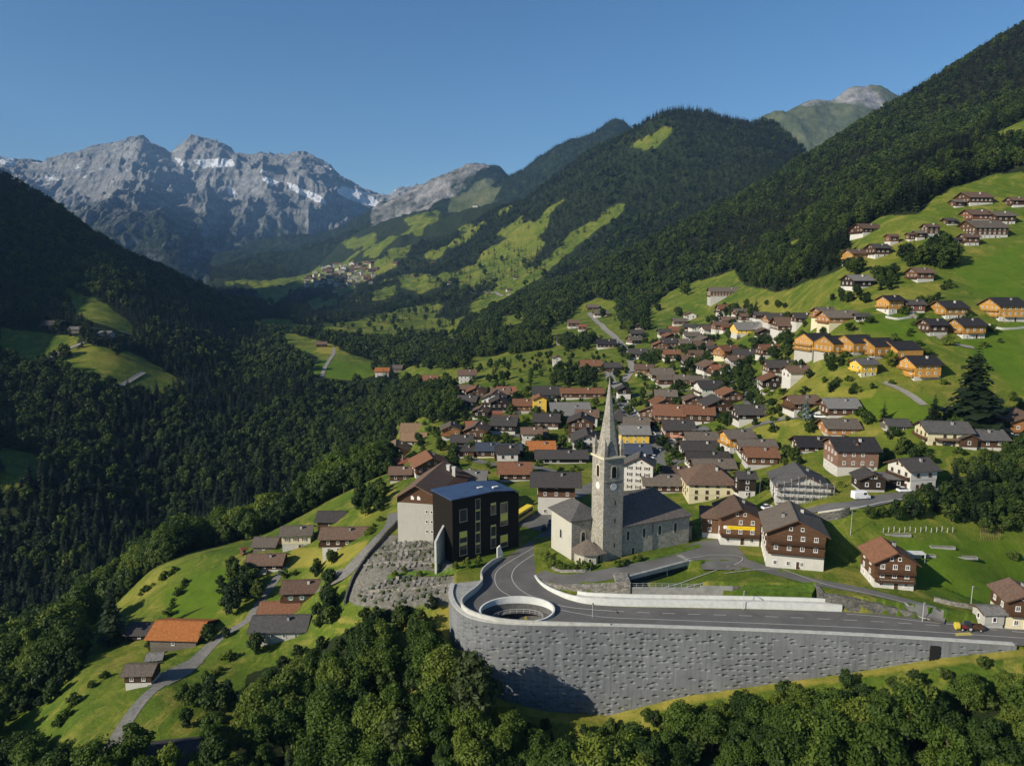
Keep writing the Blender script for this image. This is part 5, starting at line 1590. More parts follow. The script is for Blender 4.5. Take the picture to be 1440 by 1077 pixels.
def chalet(u, v, wpx, kind='E', yaw=0.0, eave=11, roof='br', wall='B', base='W', label='', hb=None, ratio=None, pitch=.46, oh=None, group=None, balc=1, name=None, dorm=0, shut=None, p=None, hip=0.0, chim=1, zoff=0.0, awn=None):
    p = hit(u, v, 120) if p is None else p
    if p is None: print('NO HIT', u, v, label); return None
    y = p.y; s = y / F
    full = wpx * s * (1.07 if wpx < 62 else 1.0)
    H = eave * s * .97
    oh = min(1.1, .4 + full * .05) if oh is None else oh
    det = 3 if wpx >= 42 else 2 if wpx >= 23 else 1
    if kind == 'G':
        W = full - 2 * oh; L = W * (1.1 if ratio is None else ratio); rz = math.radians(yaw); near = L / 2
    else:
        rt = 1.0 if ratio is None else min(1.1, ratio * 1.25)
        if abs(yaw) >= 18:              # turned so that its sunny gable shows beside the long wall
            ya = math.radians(abs(yaw) + 6)
            yaw = math.degrees(ya - math.atan2(p.x, p.y))
        else: ya = 0.0
        if ya > .3: full = full / (math.cos(ya) + rt * math.sin(ya) * .9)
        L = full - 2 * oh; W = L * rt; rz = math.radians(yaw - 90)
        near = W / 2 if ya <= .3 else W / 2 * math.cos(ya) + L / 4 * math.sin(ya)
    # centre lies half a depth behind the wall that faces the camera
    a = math.radians(yaw)
    cx, cy_ = p.x - math.sin(a) * near, p.y + math.cos(a) * near
    z0 = p.z + zoff
    cs = [plan_at((cx, cy_), rz, sx * W / 2, sy * L / 2) for sx in (-1, 1) for sy in (-1, 1)]
    zlow = min(float(hgt(*q)) for q in cs) - z0
    if zlow < -1.2:                     # sits into the slope rather than on a tall plinth
        dz_ = max(zlow * .4, -2.0); z0 += dz_; zlow -= dz_
    zlow -= .8
    hb = (min(2.6, H * .36) if H > 4.2 else min(.9, H * .22)) if hb is None else hb * s
    nm = name or ('barn' if base == '-' else 'chalet')
    e = empty(nm, (cx, cy_, z0), rz)
    tag(e, label, 'barn' if nm == 'barn' else 'house', group)
    FOOTPRINTS.append((cx, cy_, max(W, L) * .5 + 1.6))
    wm, rm = M[WALLS[wall]], M[ROOFS[roof]]
    if base == '-': bmat = wm; 
    else: bmat = M[WALLS[base]]
    rise = W / 2 * pitch
    if hb > .3:
        b = MB().box(-W / 2, W / 2, -L / 2, L / 2, min(zlow, -.3), hb).build('base', bmat, e)
    else: b = None
    o = .12 if b is not None and base != '-' and det > 1 else 0.0
    # upper body with its gables
    y0, y1 = -L / 2 - o, L / 2 + o; x0, x1 = -W / 2 - o, W / 2 + o
    zb = hb if b is not None else zlow
    r2 = rise * (1 - hip)
    vv = []
    for yy in (y0, y1): vv += [(x0, yy, zb), (x1, yy, zb), (x1, yy, H), (0, yy, H + (rise if hip == 0 else 0) + (o * pitch if hip == 0 else .001)), (x0, yy, H)]
    w = MB().add(vv, [(0, 1, 2, 3, 4), (9, 8, 7, 6, 5), (0, 5, 6, 1), (1, 6, 7, 2), (4, 9, 5, 0), (2, 7, 8, 3), (3, 8, 9, 4)]).build('wall', wm, e)
    # roof
    th = .16 + .05 * (det > 1)
    if hip:
        vv, ff_ = hip_roof(x0, x1, y0, y1, H - oh * pitch + .12, H + rise + .12, 'y', (W / 2 + oh) * hip, (W / 2 + oh) * hip, oh, th)
    else:
        vv, ff_ = gable_roof(-W / 2 - oh, W / 2 + oh, 0, -L / 2 - oh * 1.15, L / 2 + oh, H - oh * pitch + .10 + th, H - oh * pitch + .10 + th, H + rise + .10 + th, th)
    mb = MB().add(vv, ff_, 0)
    if det > 1 and not hip:      # barge boards and ridge cap
        for yy in (-L / 2 - oh * 1.15 - .05, L / 2 + oh):
            for sx in (-1, 1):
                xa, za = sx * (W / 2 + oh), H - oh * pitch + .10 + th; xb, zb_ = 0, H + rise + .10 + th
                mb.add([(xa, yy, za - .32), (xa, yy, za + .03), (xb, yy, zb_ + .03), (xb, yy, zb_ - .32), (xa, yy + .05, za - .32), (xa, yy + .05, za + .03), (xb, yy + .05, zb_ + .03), (xb, yy + .05, zb_ - .32)], [(0, 1, 2, 3), (7, 6, 5, 4), (0, 4, 5, 1), (1, 5, 6, 2), (2, 6, 7, 3), (3, 7, 4, 0)], 1)
        mb.box(-.16, .16, -L / 2 - oh, L / 2 + oh, H + rise + .08 + th, H + rise + .17 + th, 0)
    ro = mb.build('roof', [rm, M['wood_dark'] if wall not in 'GOL' else M['frame_brown']], e)
    if chim and det > 1:
        for i in range(chim):
            ccx = W * (.18 if i == 0 else -.2); ccy = L * (.15 - .3 * i)
            zt_ = H + rise - abs(ccx) * pitch
            mb = MB().box(ccx - .35, ccx + .35, ccy - .35, ccy + .35, zt_ - .3, zt_ + 1.3, 0).box(ccx - .45, ccx + .45, ccy - .45, ccy + .45, zt_ + 1.3, zt_ + 1.42, 1)
            link('chimney', mb.mesh('chimney', [M['white'] if (int(u) + i) % 2 else M['concrete_grey'], M['dark_metal']]), ro)
    for i in range(dorm):
        dy = (i - (dorm - 1) / 2) * L * .3
        zt_ = H + rise * .35
        mb = MB().add([(W * .34, dy - 1.3, zt_ - .6), (W * .34, dy + 1.3, zt_ - .6), (W * .34, dy, zt_ + 1.5), (W * .05, dy, zt_ + 1.5), (W * .34, dy - 1.6, zt_ - .6), (W * .34, dy + 1.6, zt_ - .6)], [(0, 1, 2)], 1)
        mb.add([(W * .36, dy - 1.6, zt_ - .55), (W * .36, dy, zt_ + 1.6), (W * .02, dy, zt_ + 1.6), (W * .18, dy - 1.6, zt_ + .1)], [(0, 1, 2, 3)], 0)
        mb.add([(W * .36, dy + 1.6, zt_ - .55), (W * .36, dy, zt_ + 1.6), (W * .02, dy, zt_ + 1.6), (W * .18, dy + 1.6, zt_ + .1)], [(3, 2, 1, 0)], 0)
        link('dormer', mb.mesh('dormer', [rm, wm]), ro)
    # windows: front gable, the side that faces the camera, the sunny side
    floors = []
    if hb > 1.9 and base != '-': floors.append((.75 if hb > 2.3 else .55, True))
    hw = H - (hb if b is not None else 0)
    nf = max(1, int(round(hw / 2.75)))
    for i in range(nf): floors.append(((hb if b is not None else 0) + hw * (i + .5) / nf - .62, False))
    fr = 'frame_white' if wall not in 'WC' else ('frame_brown' if (int(u) % 3) else 'frame_white')
    ww, wh = 1.0, 1.2
    if det == 1: ww, wh = 1.3, 1.3
    wm_ = window_mesh(ww, wh, fr, 1 if det == 3 else 0, shut if det > 1 else None)
    rnd = random.Random(int(u * 13 + v))
    def row(nwin, length, z, place, pbase):
        par = b if (pbase and b is not None) else w
        for i in range(nwin):
            if det > 1 and rnd.random() < (.3 if pbase else .08): continue
            t = (i + .5) / nwin - .5
            q = place(t * length * .92)
            put_window(par, wm_, q[0], q[1], z, q[2])
    oo = lambda pb: 0 if pb else o
    for z, pb in floors:
        nw = max(1, int(W / (3.0 if det > 1 else 4.2)))
        if base != '-' or det == 3: row(nw if base != '-' else 1, W, z, lambda t: (t, -L / 2 - oo(pb), 0), pb)
        if kind == 'E':
            nl_ = max(1, int(L / (3.2 if det > 1 else 5.0)))
            if base == '-': nl_ = max(1, nl_ // 3)
            row(nl_, L, z, lambda t: (W / 2 + oo(pb), t, math.pi / 2), pb)
        elif det > 1:
            row(max(1, int(L / 3.6)), L, z, lambda t: (-W / 2 - oo(pb), t, -math.pi / 2), pb)
    if det > 1 and hip == 0 and rise > 1.6 and base != '-':
        for t in (-.1, .1): put_window(w, window_mesh(.8, .9, fr, 0), t * W, -L / 2 - o, H + rise * .18, 0)
    if det > 1 and b is not None and hb > 2.0:
        d = MB().box(-.5, .5, -.06, .02, 0, 2.0, 0).box(-.6, -.5, -.09, .02, 0, 2.1, 1).box(.5, .6, -.09, .02, 0, 2.1, 1).box(-.6, .6, -.09, .02, 2.0, 2.1, 1).mesh('door', [M['wood_dark'], M['frame_white']])
        if kind == 'G': put_window(b, d, W * .06, -L / 2, 0, 0, 'door')
        else: put_window(b, d, W / 2, L * .12, 0, math.pi / 2, 'door')
    # balconies
    if balc and det > 1 and base != '-' and H > 4.2:
        bm_ = M['wood_dark'] if wall in 'WCSXB' else wm
        zs = [z for z, pb in floors if not pb]
        for k_, z in enumerate(zs[:balc]):
            bw = W * (.98, .98, .62, .5)[min(k_, 3)] if det == 3 else W * (.96 if k_ == 0 else .6)
            put_window(e, railing_mesh(bw, 1.1, bm_, .95, det == 3), 0, -L / 2 - o, max(z - .85, .4), 0, 'balcony')
        if kind == 'E' and det == 3 and balc > 1:
            put_window(e, railing_mesh(L * .7, 1.1, bm_, .95, True), W / 2 + o, 0, max(zs[0] - .85, .4), math.pi / 2, 'balcony')
    if awn:
        put_window(e, MB().add([(-awn / 2, 0, 2.4), (awn / 2, 0, 2.4), (awn / 2, -2.2, 1.7), (-awn / 2, -2.2, 1.7), (-awn / 2, 0, 2.32), (awn / 2, 0, 2.32), (awn / 2, -2.2, 1.62), (-awn / 2, -2.2, 1.62)], [(0, 3, 2, 1), (4, 5, 6, 7), (3, 7, 6, 2), (0, 4, 7, 3), (1, 2, 6, 5)]).mesh('awning', M['salmon']), (W / 2 if kind == 'E' else 0), (0 if kind == 'E' else -L / 2), .3, (math.pi / 2 if kind == 'E' else 0), 'awning')
    return e
M['salmon'] = mat_simple('salmon_awning', (.52, .25, .15), .08, 2, .8)
for nm_, col_ in (('shutter_green', (.05, .16, .11)),): M[nm_] = mat_simple(nm_, col_, .1, 3, .7)
def H_(*a, **k): chalet(*a, **k)

# --- farmhouses on the bank over the gorge
H_(244, 915, 82, 'E', -3, 21, 'og', 'Y', '-', 'big old barn with a bright orange tiled roof beside the farm lane', ratio=.66, pitch=.40, chim=0)
H_(195, 967, 45, 'E', 2, 23, 'gb', 'D', 'W', 'small barn with a grey-brown roof and white ground floor below the orange-roofed barn', hb=9, chim=0, balc=0, ratio=.62)
H_(196, 900, 42, 'E', 0, 10, 'dk', 'K', '-', 'dark-roofed shed tucked behind the orange-roofed barn', chim=0)
H_(217, 932, 24, 'E', 10, 6, 'gr', 'Y', '-', 'low shed with a light grey lean-to roof between the orange and grey-brown barns', chim=0)
H_(392, 903, 88, 'E', 2, 24, 'sl', 'S', 'S', 'slate-roofed house with pale stone walls and two roof windows by the dark wood', ratio=.5, hb=6, chim=1)
H_(392, 866, 58, 'E', 3, 10, 'ru', 'D', '-', 'barn with a plain rust-brown roof peeping out behind the slate-roofed house', chim=0, ratio=.5)
H_(425, 848, 59, 'E', 4, 23, 'br', 'D', 'W', 'dark timber chalet with a wide brown roof and green shutters beside the graveyard track', shut='shutter_green', hb=5, ratio=.6)
H_(372, 807, 53, 'E', 2, 19, 'br', 'D', 'W', 'brown-roofed farmhouse with a white lower corner, lowest on the yellow meadow', hb=10, ratio=.58)
H_(417, 771, 45, 'E', 6, 24, 'gb', 'C', 'W', 'cream house with red shutters and a grey-brown roof on the yellow meadow', hb=9, shut='wood_red', ratio=.62)
H_(482, 769, 70, 'E', 2, 24, 'br', 'D', 'W', 'long brown-roofed house standing uppermost on the yellow meadow', hb=9, ratio=.5)
H_(464, 738, 41, 'E', 0, 10, 'dk', 'D', '-', 'dark slate-roofed barn just behind the long brown-roofed house', chim=0)
H_(371, 775, 36, 'E', -2, 8, 'gb', 'Y', '-', 'little mossy-roofed shed half hidden by a bush', chim=0)
H_(344, 780, 13, 'E', 25, 9, 're', 'R', '-', 'tiny red hut on the edge of the meadow above the gorge', chim=0, name='shed')
H_(232, 1098, 100, 'E', 12, 20, 'dk', 'D', 'W', 'dark-roofed white-gabled house at the bottom end of the farm lane', hb=10, ratio=.7)
# --- over the gorge
H_(70, 466, 25, 'E', 0, 9, 'dk', 'K', '-', 'dark weathered farmhouse on the meadow across the gorge', chim=0)
H_(104, 469, 16, 'E', 5, 6, 'gr', 'Y', '-', 'small grey-roofed barn next to the dark farmhouse across the gorge', chim=0)
H_(146, 474, 17, 'E', 0, 6, 'gr', 'S', '-', 'pale tumbledown stone barn among bushes across the gorge', chim=0)
H_(380, 464, 15, 'E', 0, 5, 'gb', 'S', '-', 'lonely pale hut at the forest edge above the lit meadow', chim=0)
H_(452, 488, 15, 'E', 10, 4, 'br', 'D', '-', 'brown hut in the middle of the lit meadow by the bend of the track', chim=0)
H_(537, 531, 20, 'E', 0, 9, 'og', 'W', 'W', 'white house with an orange roof at the corner of the bright meadow', balc=0)
H_(556, 524, 19, 'E', 0, 6, 'gb', 'Y', '-', 'flat brown barn behind the orange-roofed white house', chim=0)

# --- centre of the village, left side
H_(557, 652, 50, 'G', 8, 22, 'ta', 'D', 'S', 'broad tan-roofed chalet with a dark gable on the edge of the gorge', ratio=.8, balc=2)
H_(581, 626, 36, 'E', 0, 13, 'ta', 'W', 'W', 'white house with three dark square windows under a tan roof', balc=0)
H_(583, 610, 42, 'E', 0, 7, 'ta', 'B', '-', 'tan-roofed barn right behind the white house with three windows', chim=0)
H_(562, 656, 25, 'E', 0, 8, 're', 'D', 'S', 'small red-roofed house below the tan-roofed chalet', balc=0)
H_(563, 676, 33, 'E', 3, 13, 'br', 'D', 'W', 'dark brown-roofed house with whitish ground floor beside the yellow slope', balc=0)
H_(608, 668, 52, 'G', 18, 18, 'ru', 'B', 'W', 'large orange-brown chalet with a broad gable behind the school', ratio=.9)
H_(634, 618, 29, 'G', 4, 15, 'gb', 'O', 'W', 'orange-boarded house with a long white balcony at the green edge of the village', balc=2)
H_(668, 608, 25, 'E', 10, 9, 're', 'D', 'W', 'red-roofed chalet with a black gable above the village green')
H_(656, 644, 24, 'E', 0, 11, 'dk', 'R', 'W', 'dark-roofed house with red boards near the blue-grey roof', balc=0)
H_(686, 644, 34, 'E', 0, 12, 'bl', 'D', 'C', 'house with a blue-grey metal roof in the middle of the village', balc=0)
H_(662, 690, 44, 'E', -6, 16, 'gr', 'D', 'S', 'grey-roofed house with a stout chimney just behind the school', chim=2, balc=0)
H_(718, 645, 32, 'E', 0, 12, 'bl', 'R', 'C', 'dark blue-roofed house with yellow panels between blue-grey and orange roofs', balc=0)
H_(762, 640, 40, 'E', 2, 8, 'og', 'D', 'W', 'house with a vivid plain orange roof in the centre of the village', balc=0)
H_(724, 677, 48, 'E', 0, 13, 'ru', 'D', 'W', 'long house with a rust-orange tiled roof beside the grassy plot', balc=0)
H_(790, 652, 78, 'E', 0, 9, 'dk', 'K', 'W', 'very long dark slate roof behind the grey-roofed school house', ratio=.35, balc=0)
H_(782, 724, 74, 'E', -3, 50, 'dk', 'B', 'W', 'big dark-roofed building with a brown timber floor over white walls and two roof windows', hb=27, ratio=.62, balc=0, oh=2.4)
H_(752, 621, 34, 'E', -4, 8, 'br', 'B', 'W', 'brown-red roofed chalet sunk in green gardens behind the orange roof', balc=0)
H_(711, 604, 37, 'E', 0, 10, 'br', 'D', 'W', 'wide brown-roofed house with a white ground floor beside the big garden', balc=0)
H_(700, 590, 14, 'E', 0, 9, 're', 'O', '-', 'narrow red-roofed house squeezed behind the wide brown-roofed house', chim=0)
H_(737, 582, 31, 'E', 0, 13, 'ru', 'R', 'S', 'reddish-brown terraced house joined to the yellow balcony building', balc=2)
H_(759, 588, 22, 'G', 0, 28, 'ru', 'L', 'C', 'tall yellow building with four rows of orange balconies', balc=4, hb=5)
H_(778, 574, 12, 'G', 0, 14, 'dk', 'C', 'C', 'cream tower-like house with one small window beside the yellow balcony building', balc=0)
H_(712, 557, 27, 'E', 0, 6, 're', 'D', 'W', 'red-roofed house behind the reddish terrace', balc=0)
H_(769, 562, 39, 'E', 0, 8, 'dk', 'D', 'W', 'long dark-roofed house behind the yellow balcony building', balc=0)
H_(819, 561, 60, 'E', 0, 9, 'ru', 'B', 'W', 'long house roofed half in brown and half in red tiles by the village road', ratio=.3, balc=0)
H_(804, 592, 56, 'E', 2, 8, 'gr', 'S', 'S', 'house with a very large grey roof just in front of the church spire', ratio=.9, balc=0)
H_(816, 622, 38, 'G', -8, 30, 'dk', 'D', 'W', 'tall timber house with a white-patched flowery front behind the belfry', balc=3)
H_(872, 597, 28, 'G', 0, 8, 'dk', 'D', 'W', 'house with a steep dark pyramid-shaped roof by the main street', hip=.95, pitch=1.0, balc=0)
H_(893, 631, 43, 'E', -2, 23, 'gr', 'L', 'W', 'bright yellow boarded house with a grey roof and white ground floor on the main street', hb=7, balc=0, ratio=.7)
H_(878, 563, 20, 'G', 0, 16, 'dk', 'K', 'W', 'dark-gabled white chalet facing down the main street', hb=9)
H_(832, 522, 30, 'E', 0, 8, 'ru', 'D', 'W', 'long red-brown roofed house by the country road', balc=0)
H_(783, 515, 13, 'G', 0, 12, 'br', 'W', 'W', 'small white house beside a dark bush above the village', balc=0)
H_(862, 522, 23, 'E', 0, 6, 'dk', 'D', '-', 'dark-roofed barn in the grassy fork of the roads', chim=0)
H_(853, 490, 27, 'E', -4, 7, 'bk', 'D', 'W', 'black-roofed house right beside the country road', balc=0)
H_(793, 484, 21, 'E', 0, 7, 'dk', 'D', 'S', 'dark barn-like chalet in the meadow above the village', chim=0)
H_(807, 462, 17, 'E', 0, 8, 'br', 'D', 'W', 'brown-roofed chalet at the top of the country road', balc=0)
H_(819, 466, 12, 'E', 0, 7, 're', 'R', 'W', 'small red-roofed chalet in front of the brown-roofed one up the country road', balc=0)
H_(834, 436, 16, 'E', 0, 4, 'gb', 'D', '-', 'grey-brown hay barn at the forest edge above the country road', chim=0)
H_(846, 446, 20, 'E', 0, 5, 'gb', 'D', 'W', 'low grey-brown house at the upper end of the country road', balc=0)
H_(657, 537, 26, 'E', 0, 12, 'br', 'W', 'W', 'white guesthouse with brown roof on the far edge of the village')
H_(601, 540, 28, 'E', 0, 7, 'ru', 'B', 'W', 'low red-brown house among trees at the far edge of the village', balc=0)
H_(636, 554, 18, 'E', 0, 6, 'br', 'D', 'W', 'brown-roofed house in the trees above the gardens', balc=0)
# --- behind the church
H_(897, 690, 45, 'G', -14, 40, 'sl', 'W', 'W', 'white gabled three-storey house with dark shuttered windows behind the nave', ratio=.8, balc=0, shut='wood_dark', pitch=.55)
H_(896, 648, 42, 'E', 0, 12, 'bl', 'K', 'W', 'dark bluish-roofed house behind the white gabled house', balc=0)
H_(897, 688, 13, 'E', -20, 8, 're', 'R', 'W', 'small red-tiled lean-to beside the white gabled house', chim=0)
H_(934, 694, 62, 'E', -2, 14, 'gb', 'D', 'S', 'long grey-brown roof directly behind the nave roof', balc=0, ratio=.6)
H_(951, 676, 36, 'E', 0, 10, 'br', 'D', 'W', 'plain brown-roofed house by the village square', balc=0)
H_(945, 600, 52, 'E', -12, 20, 'ru', 'B', 'W', 'big brown timber chalet with a rust-stained roof on the main street', ratio=.75, balc=2, hb=3)
H_(914, 602, 34, 'G', -30, 24, 'br', 'B', 'W', 'brown chalet gable with carved balconies facing the main street', balc=2)
H_(956, 618, 44, 'E', -2, 17, 'dk', 'R', 'W', 'grey-roofed red timber house with a salmon awning', awn=9, balc=0, hb=4)
H_(985, 611, 25, 'E', 0, 7, 'gr', 'W', 'W', 'low flat white garage with one round dark window', pitch=.06, chim=0, balc=0)
H_(990, 627, 46, 'E', 0, 8, 'gb', 'D', 'W', 'brownish patchy roof behind the stepped row of grey roofs', balc=0)
H_(989, 638, 58, 'E', 0, 9, 'dk', 'D', 'W', 'hindmost dark grey roof of the stepped row', balc=0, ratio=.5)
H_(998, 656, 64, 'E', 0, 12, 'dk', 'K', 'W', 'middle slate-grey roof of the stepped row', balc=0, ratio=.5)
H_(1006, 668, 63, 'E', 0, 14, 'gb', 'D', 'W', 'brown-grey roof of the stepped row right behind the cream house', balc=0, ratio=.5)
H_(1001, 703, 76, 'E', -3, 30, 'br', 'C', 'C', 'cream house with a brown hipped roof and four rows of small windows', hip=.85, pitch=.62, balc=0, ratio=.75, hb=10)
H_(1050, 700, 28, 'E', -3, 30, 'dk', 'K', 'W', 'dark slate-clad wing with a balcony joined to the cream house', ratio=1.0)
H_(1044, 634, 52, 'E', -22, 23, 'gb', 'G', 'W', 'patchy brown-roofed chalet with golden balconies', balc=2, ratio=.7)
H_(1072, 658, 46, 'E', -4, 20, 'ru', 'B', 'S', 'old rust-roofed timber house with stone ground floor', balc=0, ratio=.7)
H_(1066, 640, 52, 'E', -4, 16, 'gb', 'D', 'W', 'grey-brown roof rising behind the old rust-roofed timber house', balc=0, ratio=.5)
H_(1061, 592, 48, 'E', 0, 16, 'dk', 'K', 'W', 'dark chalet with a white ground floor at the bottom of the steep lane', hb=8, ratio=.7)
# --- the three chalets on the square
Z_ = chalet(1040, 767, 66, 'G', -8, 43, 'br', 'B', 'W', 'red-brown chalet with a long yellow banner and white ground floor next to the church', hb=13, ratio=1.1, balc=1, zoff=.3)
# chalet with the banner: sign, second roof wing
if Z_:
    wl = [c for c in Z_.children if c.name.startswith('wall')][0]
    bx = [Vector(q) for q in wl.bound_box]; Lz = min(q.y for q in bx); Wz = max(q.x for q in bx)
    sg = link('sign', MB().box(-Wz * .72, Wz * .72, -.12, -.04, 0, 1.0, 0).mesh('sign', [mat_simple('yellow_sign', (.75, .55, .02), .05, 2, .6)]), Z_); sg.location = (0, Lz, 4.55)
    mb = MB()
    dsk = [(.55 * math.cos(i * math.pi / 10), -.16, .55 * math.sin(i * math.pi / 10)) for i in range(20)]
    mb.add(dsk, [tuple(range(20))])
    em = link('emblem', mb.mesh('emblem', M['frame_white']), sg); em.location = (-Wz * .78, -.0, .55)
    # soft worn lettering: short strokes in a row, as far as the photo resolves it
    mb = MB(); g = random.Random(4); x = -Wz * .62
    while x < Wz * .66:
        w_ = g.uniform(.12, .2)
        if g.random() > .12: mb.box(x, x + w_ * .35, -.128, -.121, .28, .72).box(x, x + w_, -.128, -.121, g.choice([.28, .46, .62]), g.choice([.70, .72]) if False else .72 - g.choice([0, .02]))
        x += w_ + .14
    link('lettering', mb.mesh('lettering', mat_simple('sign_lettering', (.42, .27, .01), .05, 2, .7)), sg)
H_(1006, 757, 44, 'E', -14, 33, 'br', 'B', 'W', 'low brown-roofed wing between the nave and the chalet with the yellow banner', balc=0, ratio=.8, hb=8)
H_(1117, 800, 92, 'G', -14, 57, 'gb', 'D', 'W', 'large brown chalet with three long carved balconies on the square', hb=24, balc=3, ratio=1.05, chim=2, shut=None, zoff=.1, pitch=.5)
H_(1256, 828, 68, 'G', -8, 43, 'ru', 'B', 'W', 'small brown chalet with a rust-red roof alone beside the garden meadow', hb=15, balc=2, ratio=1.0, pitch=.55)
H_(1440, 886, 62, 'G', -10, 45, 'br', 'D', 'C', 'brown chalet with a cream ground floor by the road at the garden corner', hb=20, ratio=1.0, p=Vector((*g0(1440, 884, .2), .2)))
H_(1397, 884, 34, 'E', 0, 22, 'gr', 'S', 'S', 'small pale roadside shed with a grey roof', chim=0, balc=0, pitch=.3, p=Vector((*g0(1397, 882, .2), .2)), name='shed')
# --- right of the square, up the lane
H_(1205, 666, 66, 'E', -3, 36, 'bk', 'X', 'W', 'tall red-boarded house with black roof, dormer and two rows of windows', dorm=1, hb=10, ratio=.75, balc=0, shut=None, chim=2)
H_(1148, 634, 50, 'E', -3, 10, 'bk', 'D', 'S', 'black-roofed barn joined to the tall red-boarded house', ratio=.7, balc=0)
H_(1298, 690, 74, 'E', -36, 32, 'dk', 'W', 'W', 'white house with a big dark roof, balconies and long white side above the lane', hb=16, ratio=1.0, balc=1)
H_(1226, 692, 40, 'G', -6, 20, 'dk', 'K', 'S', 'little dark timber chalet beside the open garage', hb=4, ratio=.9)
H_(1263, 687, 38, 'E', -4, 14, 'gr', 'K', '-', 'open garage with a flat grey roof beside the white house', pitch=.04, chim=0, balc=0, ratio=.8, name='garage')
H_(1336, 629, 80, 'E', -20, 23, 'sl', 'C', 'C', 'large slate-roofed cream house under the huge conifer', ratio=.6, balc=2, hb=9, chim=1)
H_(1388, 632, 62, 'E', -4, 16, 'sl', 'D', 'W', 'lower slate-roofed house with a white chimney next to the large cream house', ratio=.6, balc=0, chim=1)
H_(1362, 632, 26, 'G', -8, 17, 'sl', 'D', 'W', 'small brown gable porch between two slate-roofed houses', ratio=.8, balc=0)
H_(1265, 606, 33, 'E', -3, 10, 'sl', 'Y', 'S', 'small slate-roofed outbuilding behind the garden trees', chim=0, balc=0)
H_(1446, 618, 52, 'G', -14, 26, 'br', 'O', 'W', 'orange timber chalet half cut off at the picture edge', balc=2)
H_(1188, 587, 60, 'E', -18, 17, 'gr', 'B', 'W', 'grey-roofed chalet with a white right-hand bay below the mown meadow', hb=5, ratio=.75, balc=1)
H_(1186, 612, 48, 'E', -3, 14, 'gb', 'O', 'S', 'grey-brown roofed house behind the tall red-boarded house', balc=0, ratio=.7)
H_(1136, 579, 54, 'E', -24, 17, 'br', 'B', 'W', 'brown-roofed chalet with white ground floor behind the blue spruce', ratio=.7, hb=7)
H_(1126, 533, 42, 'E', -20, 17, 'br', 'W', 'W', 'white-walled house with a brown roof amid hedges', ratio=.8, balc=0, hb=5)
H_(1104, 524, 46, 'E', -2, 14, 'dk', 'D', 'S', 'long dark-roofed chalet behind the white-walled house amid hedges', balc=0, ratio=.6)
H_(1222, 530, 40, 'E', -30, 19, 'sl', 'L', 'C', 'chalet with pale yellow balconies below the golden terrace', balc=2, ratio=.9)

# --- golden terrace on the slope
for i, (u, v, w) in enumerate([(1158, 490, 38), (1188, 494, 40), (1216, 499, 40), (1247, 504, 42), (1280, 509, 44)]):
    H_(u, v, w * 1.25, 'E', -34, 17, 'bk', 'G', 'S', ['lowest house of the golden terrace, half behind trees', 'second house up the golden terrace', 'middle house of the golden terrace', 'fourth house of the golden terrace, next to the lime-green tree', 'topmost house of the golden terrace with a long plain side'][i], group='row of golden terraced chalets', hb=4, ratio=.95, balc=2, oh=.25, chim=0)
for i, (u, v, w) in enumerate([(1150, 491, 22), (1176, 495, 23), (1203, 500, 23), (1232, 505, 24), (1262, 511, 25)]):
    pass
H_(1305, 535, 62, 'E', -30, 24, 'bk', 'G', 'W', 'golden chalet with black roof standing alone below the golden terrace', ratio=.8, balc=2, hb=6)
# --- upper right meadows
H_(1260, 441, 38, 'E', -34, 19, 'bk', 'G', 'W', 'golden chalet with a white ground floor beside the dark annex', balc=2, ratio=1.0)
H_(1288, 440, 26, 'E', -6, 12, 'dk', 'R', 'W', 'dark-roofed reddish annex next to the golden chalet', balc=0)
H_(1345, 449, 50, 'E', -32, 17, 'bk', 'G', 'W', 'golden chalet on the open meadow above the brown and gold pair', ratio=.9)
H_(1424, 453, 58, 'E', -32, 24, 'bk', 'G', 'W', 'large golden chalet with white terrace walls at the meadow edge', ratio=.9, balc=2, hb=8)
H_(1320, 473, 42, 'E', -30, 17, 'bk', 'D', 'S', 'dark brown chalet beside its golden neighbour', ratio=.9)
H_(1370, 477, 52, 'E', -32, 20, 'bk', 'G', 'W', 'golden chalet just above the huge conifer', ratio=.9, balc=2)
H_(1190, 453, 58, 'E', -24, 13, 'gb', 'O', 'C', 'long orange-boarded house with a grey-brown roof above the terrace', ratio=.6)
H_(1166, 445, 36, 'E', -28, 12, 'gb', 'O', 'C', 'orange-boarded chalet overlapping the long one', balc=2)
H_(1214, 452, 20, 'E', -8, 7, 'dk', 'K', 'W', 'dark lean-to barn at the end of the long orange-boarded house', chim=0)
H_(1118, 462, 46, 'E', -5, 9, 'br', 'B', 'W', 'wide reddish-brown roofed house amid bushes', balc=0)
H_(1096, 452, 32, 'E', -4, 8, 'dk', 'O', 'W', 'dark-roofed orange house by the grey yard', balc=0)
H_(1072, 448, 20, 'E', -4, 7, 'dk', 'D', 'W', 'little dark-roofed house beside tall firs', balc=0)
H_(1133, 450, 28, 'E', -4, 8, 'dk', 'D', 'W', 'dark-roofed chalet between the orange houses', balc=0)
H_(1215, 406, 44, 'E', -30, 14, 'gr', 'K', 'W', 'weathered black chalet with a silver-grey roof on the steep meadow', ratio=.8, balc=0)
H_(1302, 397, 38, 'E', -30, 14, 'br', 'B', 'W', 'brown chalet alone on the slope below the hamlet', ratio=.9)
H_(1023, 417, 46, 'E', -4, 10, 'gb', 'B', 'S', 'long brown farmhouse with a white ground floor at the forest edge', ratio=.4)
GH = 'chalets of the hamlet on the slope'
